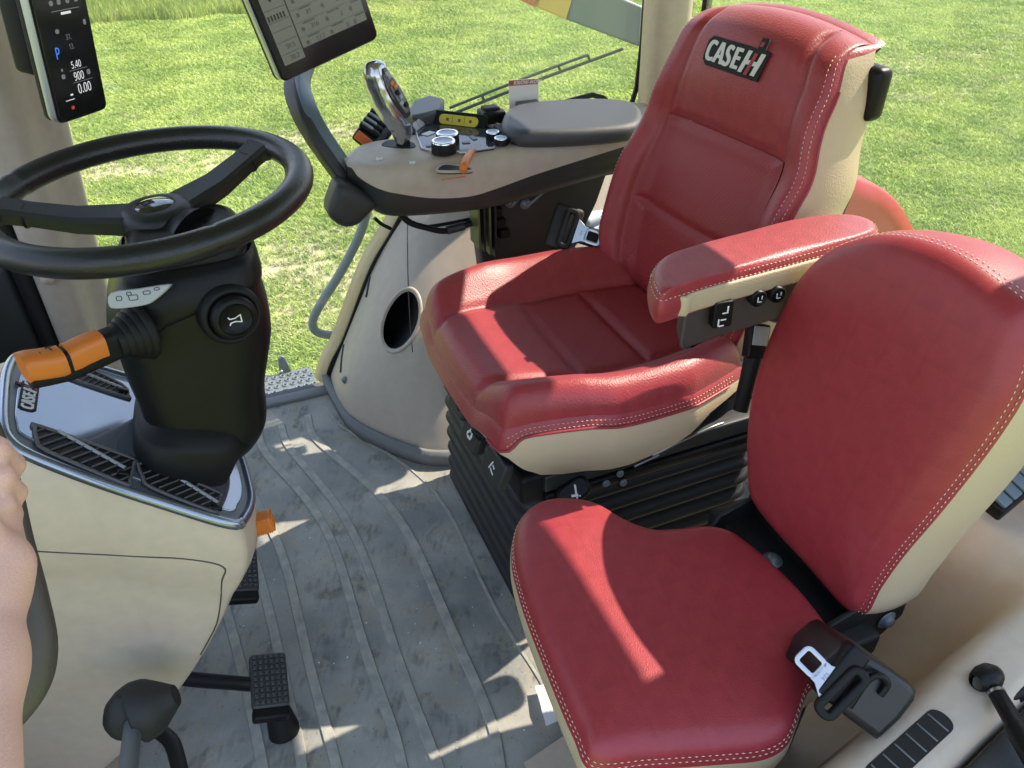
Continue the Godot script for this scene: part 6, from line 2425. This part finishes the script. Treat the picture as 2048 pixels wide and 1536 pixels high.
	for k in range(5):
		for c in range(3):
			st2 = ST()
			prism(st2, xf, rrect(0.007, 0.008, 0.002, 2, w * (0.335 + c * 0.24 - 0.5), h * (0.255 + k * 0.133 - 0.5)), 0.0006, 0.0009, 0.0001, 1)
			obj("screen_icon", st2, M.ui_grey, t)
			st2 = ST()
			prism(st2, xf, rrect(0.030, 0.003, 0.0005, 1, w * (0.41 + c * 0.24 - 0.5), h * (0.305 + k * 0.133 - 0.5)), 0.0006, 0.0009, 0.0001, 1)
			obj("screen_mark", st2, M.ui_grey, t)
	for k in range(6):
		st2 = ST()
		prism(st2, xf, rrect(0.004, 0.011, 0.001, 1, w * (0.085 + k * 0.028 - 0.5), h * (0.585 - 0.5)), 0.0006, 0.0009, 0.0001, 1)
		obj("screen_mark", st2, M.ui_ink, t)
	for y in [0.24, 0.355, 0.46, 0.545, 0.66]:
		st2 = ST()
		prism(st2, xf, rrect(w * 0.19, 0.0012, 0.0004, 1, w * (0.165 - 0.5), h * (y - 0.5)), 0.0006, 0.0008, 0.0001, 1)
		obj("screen_mark", st2, M.ui_grey, t)
	for y in [0.32, 0.455, 0.585, 0.72]:
		st2 = ST()
		prism(st2, xf, rrect(w * 0.64, 0.0008, 0.0003, 1, w * (0.605 - 0.5), h * (y - 0.5)), 0.0006, 0.0008, 0.0001, 1)
		obj("screen_mark", st2, M.ui_grey, t)
	st2 = ST()
	prism(st2, xf, arr2([w * (0.12 - 0.5), h * (0.80 - 0.5), w * (0.15 - 0.5), h * (0.72 - 0.5), w * (0.19 - 0.5), h * (0.76 - 0.5), w * (0.20 - 0.5), h * (0.86 - 0.5), w * (0.14 - 0.5), h * (0.88 - 0.5)]), 0.0006, 0.0009, 0.0001, 1)
	obj("screen_icon", st2, M.ui_ink, t)
	# arm
	st2 = ST()
	var ap := cr3(arr3(TR["m_arm"]), 6)
	sweep(st2, ap, rrect(0.040, 0.034, 0.006, 3), V(0.35, 0.1, 0.93), false)
	obj("arm", st2, M.blue_grey, t)
	st2 = ST()
	var ap2 := PackedVector3Array()
	for p in ap: ap2.append(p + V(-0.016, -0.004, 0.006))
	sweep(st2, ap2, rrect(0.026, 0.040, 0.006, 3), V(0.35, 0.1, 0.93), false)
	obj("arm_cover", st2, M.dark_grey, t)

# ---------------------------------------------------------------- instructor seat
func outline_pad(st: SurfaceTool, outl: PackedVector2Array, ctr: Vector2, xf: Transform3D, rollr: float, dome: float, n: int) -> void:
	var rows := []
	for k in range(n + 1):
		var f := pow(float(k) / n, 1.7)
		var row := PackedVector3Array()
		for i in range(outl.size() + 1):
			var o := outl[i % outl.size()]
			var p := o.lerp(ctr, f)
			var d := (o - ctr).length() * f
			var h := 0.0
			if d < rollr:
				var s := 1.0 - d / rollr
				h = -rollr * 0.8 * (1.0 - sqrt(max(0.0, 1.0 - s * s)))
			h += dome * (1.0 - pow(1.0 - min(f / 0.5, 1.0), 2.0))
			row.append(xf * V(p.x, p.y, h))
		rows.append(row)
	grid(st, rows)

func build_instructor_seat() -> void:
	var t := thing("instructor_seat", "plain red folding passenger seat with cream piped edges nearest the camera", "seat")
	var cb := Basis.from_euler(Vector3(deg_to_rad(-36), deg_to_rad(-23), 0))
	# cushion
	var cu := Node3D.new(); cu.name = "cushion"; t.add_child(cu, true)
	var ol := cr2(arr2(TR["ins_cush"]), 8)
	if area2(ol) < 0: ol.reverse()
	var xf := Transform3D(Basis(V(1, 0, 0), V(0, 0, -1), V(0, 1, 0)), V(0.5, 0.492, -0.6))
	var st := ST()
	outline_pad(st, ol, Vector2(-0.02, -0.01), xf, 0.028, 0.014, 26)
	obj("top_cover", st, M.red_plain, cu)
	var loop := PackedVector3Array(); var outs := []; var d0 := []; var ds := []; var d1 := []
	for i in range(ol.size() + 1):
		var p := ol[i % ol.size()]
		var e := (ol[(i + 1) % ol.size()] - ol[(i - 1 + ol.size()) % ol.size()]).normalized()
		loop.append(xf * V(p.x, p.y, -0.0224))
		outs.append(xf.basis * V(e.y, -e.x, 0))
		d0.append(0.0); ds.append(0.012); d1.append(0.085)
	st = ST(); skirt(st, loop, outs, V(0, -1, 0), d0, ds, 3, 0.085, 0.006); obj("red_border", st, M.red_plain, cu)
	st = ST(); skirt(st, loop, outs, V(0, -1, 0), ds, d1, 8, 0.085, 0.006); obj("cream_side", st, M.cream, cu)
	st = ST()
	var low := PackedVector3Array()
	for i in range(loop.size() - 1): low.append(loop[i] + V(0, -0.085, 0) - outs[i] * 0.006)
	cap(st, low); obj("underside", st, M.dark, cu)
	st = ST()
	var s1 := PackedVector3Array(); var s2 := PackedVector3Array()
	for i in range(loop.size()):
		s1.append(loop[i] + V(0, -0.003, 0) + outs[i] * 0.0016)
		s2.append(loop[i] + V(0, 0.004, 0) - outs[i] * 0.0005)
	stitches(st, s1); stitches(st, s2); obj("stitching", st, M.thread, cu)
	# backrest
	var br := Node3D.new(); br.name = "backrest"; t.add_child(br, true)
	var r := deg_to_rad(12)
	var up := V(sin(r), cos(r), 0); var fw := V(-cos(r), sin(r), 0)
	var bx := Transform3D(Basis(V(0, 0, 1), up, fw), V(0.72, 0.52, -0.55) + fw * -0.012)
	var bo := cr2(arr2(TR["ins_back"]), 8)
	if area2(bo) < 0: bo.reverse()
	st = ST()
	outline_pad(st, bo, Vector2(-0.05, 0.24), bx, 0.03, 0.014, 28)
	obj("front_cover", st, M.red_plain, br)
	loop = PackedVector3Array(); outs = []; d0 = []; ds = []; d1 = []
	for i in range(bo.size() + 1):
		var p := bo[i % bo.size()]
		var e := (bo[(i + 1) % bo.size()] - bo[(i - 1 + bo.size()) % bo.size()]).normalized()
		loop.append(bx * V(p.x, p.y, -0.024))
		outs.append(bx.basis * V(e.y, -e.x, 0))
		d0.append(0.0); ds.append(0.010)
		d1.append(lin(p.y, [[-0.06, 0.10], [-0.02, 0.125], [0.03, 0.145], [0.25, 0.135], [0.45, 0.085]]))
		ds[i] = lerp(0.010, float(d1[i]), smoothstep(0.428, 0.446, p.y))
	st = ST(); skirt(st, loop, outs, -fw, d0, ds, 3, 0.15, 0.008); obj("red_border", st, M.red_plain, br)
	st = ST(); skirt(st, loop, outs, -fw, ds, d1, 12, 0.15, 0.008); obj("cream_side", st, M.cream, br)
	st = ST()
	low = PackedVector3Array()
	for i in range(loop.size() - 1): low.append(loop[i] - fw * d1[i] - outs[i] * 0.006)
	cap(st, low); obj("back_cover", st, M.cream, br)
	st = ST()
	s1 = PackedVector3Array(); s2 = PackedVector3Array()
	for i in range(loop.size()):
		s1.append(loop[i] - fw * 0.002 + outs[i] * 0.0016)
		s2.append(loop[i] + fw * 0.0075 - outs[i] * 0.0012)
	stitches(st, s1); stitches(st, s2); obj("stitching", st, M.thread, br)
	# bracket
	var bk := Node3D.new(); bk.name = "hinge_bracket"; t.add_child(bk, true)
	st = ST()
	box(st, V(0.690, 0.395, -0.74), V(0.775, 0.440, -0.42), 0.008)
	obj("cross_bar", st, M.dark, bk)
	st = ST()
	box(st, V(0.752, 0.42, -0.72), V(0.79, 0.54, -0.45), 0.006)
	obj("back_plate", st, M.dark, bk)
	for zz in [-0.452, -0.70]:
		st = ST()
		prism(st, Transform3D(Basis(), V(0, 0, zz)), PackedVector2Array([Vector2(0.64, 0.40), Vector2(0.79, 0.350), Vector2(0.85, 0.415), Vector2(0.845, 0.475), Vector2(0.75, 0.485), Vector2(0.68, 0.465)]), -0.004, 0.004, 0.001, 1)
		obj("side_plate", st, M.dark, bk)
	for q in [[0.812, 0.425, -0.446], [0.715, 0.441, -0.60]]:
		st = ST()
		lathe(st, frame(V(q[0], q[1], q[2]), V(0, 1, 0), V(0, 0, 1)) if q[2] > -0.5 else Transform3D(Basis(), V(q[0], q[1], q[2])), [[0.0, 0.010], [0.006, 0.010], [0.010, 0.007], [0.011, 0.003], [0.016, 0.002], [0.017, 0.0]], 16)
		obj("bolt", st, M.gunmetal, bk)
	st = ST()
	box(st, V(0.42, 0.0, -0.72), V(0.72, 0.40, -0.44), 0.03)
	obj("pedestal", st, M.dark, t)

	# belt holder with tongue
	t = thing("belt_holder", "black plastic belt holder with a shiny tongue beside the passenger seat", "seat belt")
	var hx := Transform3D(cb * Basis(V(0, 0, 1), deg_to_rad(-38)), arr3(TR["buck"])[1])
	st = ST()
	prism(st, hx, cr2(arr2([-0.048, -0.034, 0.040, -0.040, 0.056, -0.032, 0.060, 0.026, 0.040, 0.040, -0.030, 0.034, -0.050, 0.024]), 2), -0.10, 0.012, 0.010, 3)
	obj("body", st, M.buckle_black, t)
	st = ST()
	rbox(st, hx * Transform3D(Basis(), V(-0.035, -0.002, 0.010)), V(0.030, 0.075, 0.026), 0.006, 2)
	obj("clip_bar", st, M.black, t)
	st = ST()
	tube(st, cr3(PackedVector3Array([hx * V(-0.004, -0.028, 0.016), hx * V(-0.010, 0.010, 0.022), hx * V(-0.002, 0.024, 0.022), hx * V(0.014, 0.022, 0.018), hx * V(0.018, 0.006, 0.014)]), 4), 0.0045, 10)
	obj("hook", st, M.black, t)
	var txf := Transform3D(cb * Basis(V(0, 0, 1), deg_to_rad(-135)) * Basis(V(1, 0, 0), deg_to_rad(10)), arr3(TR["buck"])[0] + cb * V(0.010, -0.012, 0.022))
	tongue(t, txf, 0.92)

# ---------------------------------------------------------------- left side panel
func build_left_panel() -> void:
	# pocket, rim and outer slope as one moulding along the door opening
	var st := ST()
	var rows := []
	for i in range(41):
		var x: float = lerp(0.30, 1.37, i / 40.0)
		var e: float = smoothstep(0.93, 1.03, x)       # pocket closes towards the rear shelf
		var zi := -0.280 - 0.19 * (x - 0.55)
		var row := PackedVector3Array()
		for q in [[-0.42, 0.02], [-0.24, 0.04], [-0.16, 0.10], [-0.065, 0.24], [-0.038, 0.36], [-0.022, 0.43], [-0.011, 0.472], [0.0, 0.494], [0.010, 0.503], [0.020, 0.505], [0.060, 0.505], [0.070, 0.501], [0.077, 0.490], [0.081, 0.46], [0.088, 0.3], [0.095, 0.0]]:
			var z: float = q[0]; var y: float = q[1]
			if z < 0.005:
				y = lerp(y, 0.505, e)
			row.append(V(x, y, zi + z))
		rows.append(row)
	grid(st, rows)
	var lp := struct("wall_left", st, M.beige, "beige moulded side panel behind the passenger seat")
	# vent in the outer slope
	st = ST()
	var vf := frame(V(0.632, 0.505, -0.257), V(0, 1, 0), V(-0.19, 0, -1))
	prism(st, vf, rrect(0.150, 0.032, 0.014, 5), -0.012, 0.0012, 0.0006, 1)
	var ve := obj("vent", st, M.dark, lp)
	for k in range(6):
		st = ST()
		rbox(st, vf * Transform3D(Basis(), V(-0.058 + k * 0.023, 0, 0.0014)), V(0.0022, 0.028, 0.002), 0.0008, 1)
		obj("slat", st, M.gunmetal, ve)
	# dark door seal below the slope
	st = ST()
	sweep(st, [V(0.25, 0.46, -0.085), V(0.6, 0.46, -0.152), V(0.9, 0.46, -0.209), V(1.36, 0.46, -0.296)], rrect(0.10, 0.05, 0.02, 4), V(0, 1, 0))
	obj("door_seal", st, M.rubber, lp)
	st = ST()
	box(st, V(0.25, -0.06, -0.215), V(1.36, 0.425, -0.04), 0.02)
	obj("door_sill", st, M.dark_grey, lp)
	# round hole in the rim
	st = ST()
	lathe(st, Transform3D(Basis(), V(0.955, 0.505, -0.325)), [[0.0, 0.003], [0.012, 0.0035], [0.014, 0.0]], 18)
	obj("hole_plug", st, M.dark, lp)
	# rocker switches on the rear shelf
	var t := thing("switch_row", "row of pale blue-grey rocker switches on the rear shelf", "switches")
	st = ST()
	var sf := frame(arr3(TR["switches"])[0], V(-0.25, 0.9, 0.2), V(-0.2, 0.2, -1))
	prism(st, sf, rrect(0.10, 0.036, 0.005), -0.03, 0.0, 0.003, 2)
	obj("base", st, M.black_soft, t)
	for k in range(4):
		st = ST()
		rbox(st, sf * Transform3D(Basis(V(1, 0, 0), 0.2), V(-0.034 + k * 0.0225, 0, 0.004)), V(0.019, 0.028, 0.009), 0.003, 2)
		obj("rocker", st, M.blue_grey, t)
	st = ST()
	box(st, V(1.12, 0.47, -0.74), V(1.37, 0.56, -0.40), 0.02)
	var sh := struct("shelf_rear", st, M.beige, "beige rear shelf behind the passenger seat")
	# door strut
	t = thing("door_strut", "black door gas strut with ball joint at the lower right", "strut")
	var ds := arr3(TR["strut"])
	st = ST()
	lathe(st, frame(ds[0], V(0, 0, 1), (ds[1] - ds[0])), [[0.0, -0.020], [0.012, -0.016], [0.017, -0.006], [0.017, 0.006], [0.013, 0.018], [0.0095, 0.022]], 20)
	obj("ball_joint", st, M.black, t)
	st = ST()
	var sd := (ds[1] - ds[0]).normalized()
	tube(st, [ds[0] + sd * 0.020, ds[0] + sd * 0.024], 0.011, 14)
	obj("clip_ring", st, M.steel, t)
	st = ST()
	tube(st, [ds[0] + sd * 0.022, ds[0] + sd * 0.065, ds[0] + sd * 0.068, ds[0] + sd * 0.3], [0.0105, 0.0115, 0.015, 0.015], 16)
	obj("cylinder", st, M.black, t)
	st = ST()
	box(st, ds[0] + V(0.0, -0.05, -0.02), ds[0] + V(0.06, -0.018, 0.03), 0.008)
	obj("mount", st, M.black_soft, t)

# ---------------------------------------------------------------- pedals and lever
func build_pedals() -> void:
	var q := arr3(TR["pedal"])
	var c := (q[0] + q[1] + q[2] + q[3]) * 0.25
	var labels := ["black studded rubber foot pedal standing clear on the floor mat", "black studded foot pedal half hidden behind the beige console"]
	for i in range(2):
		var t := thing("foot_pedal", labels[i], "pedal", "foot pedals")
		var o := c if i == 0 else (arr3(TR["pedal2"])[0] + arr3(TR["pedal2"])[2]) * 0.5 + V(-0.026, 0.0, 0)
		var f := frame(o, V(0.30, 0.90, 0.18), V(0.05, 0, -1))
		var st := ST()
		prism(st, f, rrect(0.068, 0.108, 0.008, 3), -0.016, 0.0, 0.004, 2)
		var pad := obj("pad", st, M.rubber_black, t)
		var stud := ST()
		rbox(stud, Transform3D(), V(0.0078, 0.0088, 0.006), 0.002, 1)
		stud.generate_normals()
		var sm := stud.commit()
		for a in range(6):
			for b in range(9):
				mesh_obj("stud", sm, M.rubber_black, pad, f * Transform3D(Basis(), V(-0.026 + a * 0.0104, -0.044 + b * 0.0112, 0.0015)))
		st = ST()
		if i == 0:
			tube(st, cr3(PackedVector3Array([f * V(-0.02, 0.0, -0.018), f * V(-0.06, 0.005, -0.012) , f * V(-0.16, 0.01, 0.02), f * V(-0.28, 0.02, 0.08)]), 5), 0.012, 10, true, 1.3)
		else:
			tube(st, cr3(PackedVector3Array([f * V(-0.02, 0.0, -0.018), f * V(-0.10, 0.01, 0.03), f * V(-0.22, 0.02, 0.10)]), 5), 0.012, 10, true, 1.3)
		obj("arm", st, M.black, t)
		st = ST()
		rbox(st, f * Transform3D(Basis(), V(0, -0.062, -0.014)), V(0.066, 0.024, 0.022), 0.006, 2)
		obj("heel", st, M.black, t)
		if i == 0:
			st = ST()
			tube(st, [V(o.x + 0.002, 0.0, o.z + 0.052), V(o.x, 0.075, o.z + 0.035)], [0.030, 0.020], 14)
			obj("stop", st, M.black_soft, t)
	# tilt lever with rubber boot at the console's foot
	var t := thing("floor_lever", "steel rod lever in a black rubber boot at the foot of the console", "lever")
	var lv := arr3(TR["floor_lever"])
	var st := ST()
	var ax := (lv[2] - lv[1]).normalized()
	tube(st, cr3(PackedVector3Array([lv[0], lv[0].lerp(lv[1], 0.5), lv[1], lv[1] + ax * 0.02]), 6), [0.016, 0.02, 0.024, 0.028, 0.032, 0.036, 0.039, 0.042, 0.044, 0.045, 0.046, 0.045, 0.044, 0.042, 0.039, 0.035, 0.030, 0.024, 0.015], 22)
	obj("boot", st, M.boot_brown, t)
	st = ST()
	tube(st, [lv[1], lv[2]], 0.0125, 16)
	obj("rod", st, M.gunmetal, t)
	st = ST()
	tube(st, cr3(arr3(TR["lower_arm"]), 5), 0.014, 10, true, 0.6)
	obj("arm", st, M.dark, t)
	# white tag beside the passenger seat
	st = ST()
	var tg := arr3(TR["tag"])
	grid(st, [PackedVector3Array([tg[0], tg[1]]), PackedVector3Array([tg[0].lerp(tg[3], 0.5) + V(0, 0.006, 0), tg[1].lerp(tg[2], 0.5) + V(0, 0.006, 0)]), PackedVector3Array([tg[3], tg[2]])])
	var tgo := obj("label_tag", st, M.paper)
	tag(tgo, "small white care tag hanging below the passenger seat cushion", "tag")

# ---------------------------------------------------------------- person
func build_person() -> void:
	var cb := Basis.from_euler(Vector3(deg_to_rad(-36), deg_to_rad(-23), 0))
	# dark grab handle beside the console
	var t := thing("grab_bar", "dark curved grab handle beside the console held by a hand", "handle")
	var st := ST()
	var bp := cr3(arr3(TR["bar"]), 6)
	tube(st, bp, 0.0175, 18, true, 0.75)
	obj("bar", st, M.brown_plastic, t)
	# hand and forearm
	var p := thing("person", "bare forearm and hand gripping the dark handle at the left edge", "person")
	var px := func(u: float, v: float, d: float) -> Vector3:
		return Vector3(0, 1.4, 0) + cb * Vector3((u - 16 - 1024) / 1518.0 * d, -(v - 768) / 1518.0 * d, -d)
	var bones := []
	# forearm, wrist, palm
	bones.append([px.call(-75, 1760, 0.44), px.call(-42, 1330, 0.535), 0.036, 0.029])
	bones.append([px.call(-42, 1330, 0.535), px.call(-45, 1180, 0.565), 0.029, 0.030, 0.03])
	bones.append([px.call(-55, 1180, 0.570), px.call(-70, 960, 0.61), 0.027, 0.024, 0.03])
	bones.append([px.call(-15, 1170, 0.575), px.call(-12, 975, 0.61), 0.024, 0.020, 0.03])
	# heel of the thumb
	bones.append([px.call(-15, 1180, 0.56), px.call(32, 1125, 0.575), 0.020, 0.016, 0.015])
	# four fingers bent over the bar, knuckle -> middle -> tip
	bones.append([px.call(-58, 950, 0.600), px.call(-25, 878, 0.605), 0.0125, 0.0110, 0.0055])
	bones.append([px.call(-25, 878, 0.605), px.call(8, 905, 0.645), 0.0110, 0.0095, 0.0035])
	bones.append([px.call(-30, 965, 0.590), px.call(4, 900, 0.590), 0.0125, 0.0110, 0.0055])
	bones.append([px.call(4, 900, 0.590), px.call(40, 930, 0.620), 0.0110, 0.0095, 0.0035])
	bones.append([px.call(40, 930, 0.620), px.call(34, 952, 0.650), 0.0095, 0.0085, 0.0035])
	bones.append([px.call(-20, 1010, 0.585), px.call(16, 955, 0.588), 0.0120, 0.0105, 0.0055])
	bones.append([px.call(16, 955, 0.588), px.call(46, 985, 0.615), 0.0102, 0.0088, 0.0035])
	bones.append([px.call(46, 985, 0.615), px.call(40, 1004, 0.640), 0.0088, 0.0078, 0.0035])
	bones.append([px.call(-15, 1050, 0.585), px.call(20, 1010, 0.588), 0.0110, 0.0095, 0.0055])
	bones.append([px.call(20, 1010, 0.588), px.call(40, 1030, 0.612), 0.0090, 0.0080, 0.0035])
	# thumb laid along the bar
	bones.append([px.call(25, 1130, 0.575), px.call(-20, 1060, 0.560), 0.013, 0.0115, 0.012])
	bones.append([px.call(-20, 1060, 0.560), px.call(-60, 1010, 0.565), 0.0115, 0.0095, 0.008])
	var lo := V(1e9, 1e9, 1e9); var hi := -lo
	for i in range(1, bones.size()):
		for e in [0, 1]:
			var q: Vector3 = bones[i][e]
			lo = V(min(lo.x, q.x), min(lo.y, q.y), min(lo.z, q.z)); hi = V(max(hi.x, q.x), max(hi.y, q.y), max(hi.z, q.z))
	var fa: Vector3 = bones[0][0]
	lo = V(min(lo.x, fa.x), min(lo.y, fa.y), min(lo.z, fa.z)) - V(0.045, 0.045, 0.045)
	hi = V(max(hi.x, fa.x), max(hi.y, fa.y), max(hi.z, fa.z)) + V(0.045, 0.045, 0.045)
	st = ST()
	surface_nets(st, bones, lo, hi, 0.0036, 0.02)
	obj("hand_and_forearm", st, M.skin, p)
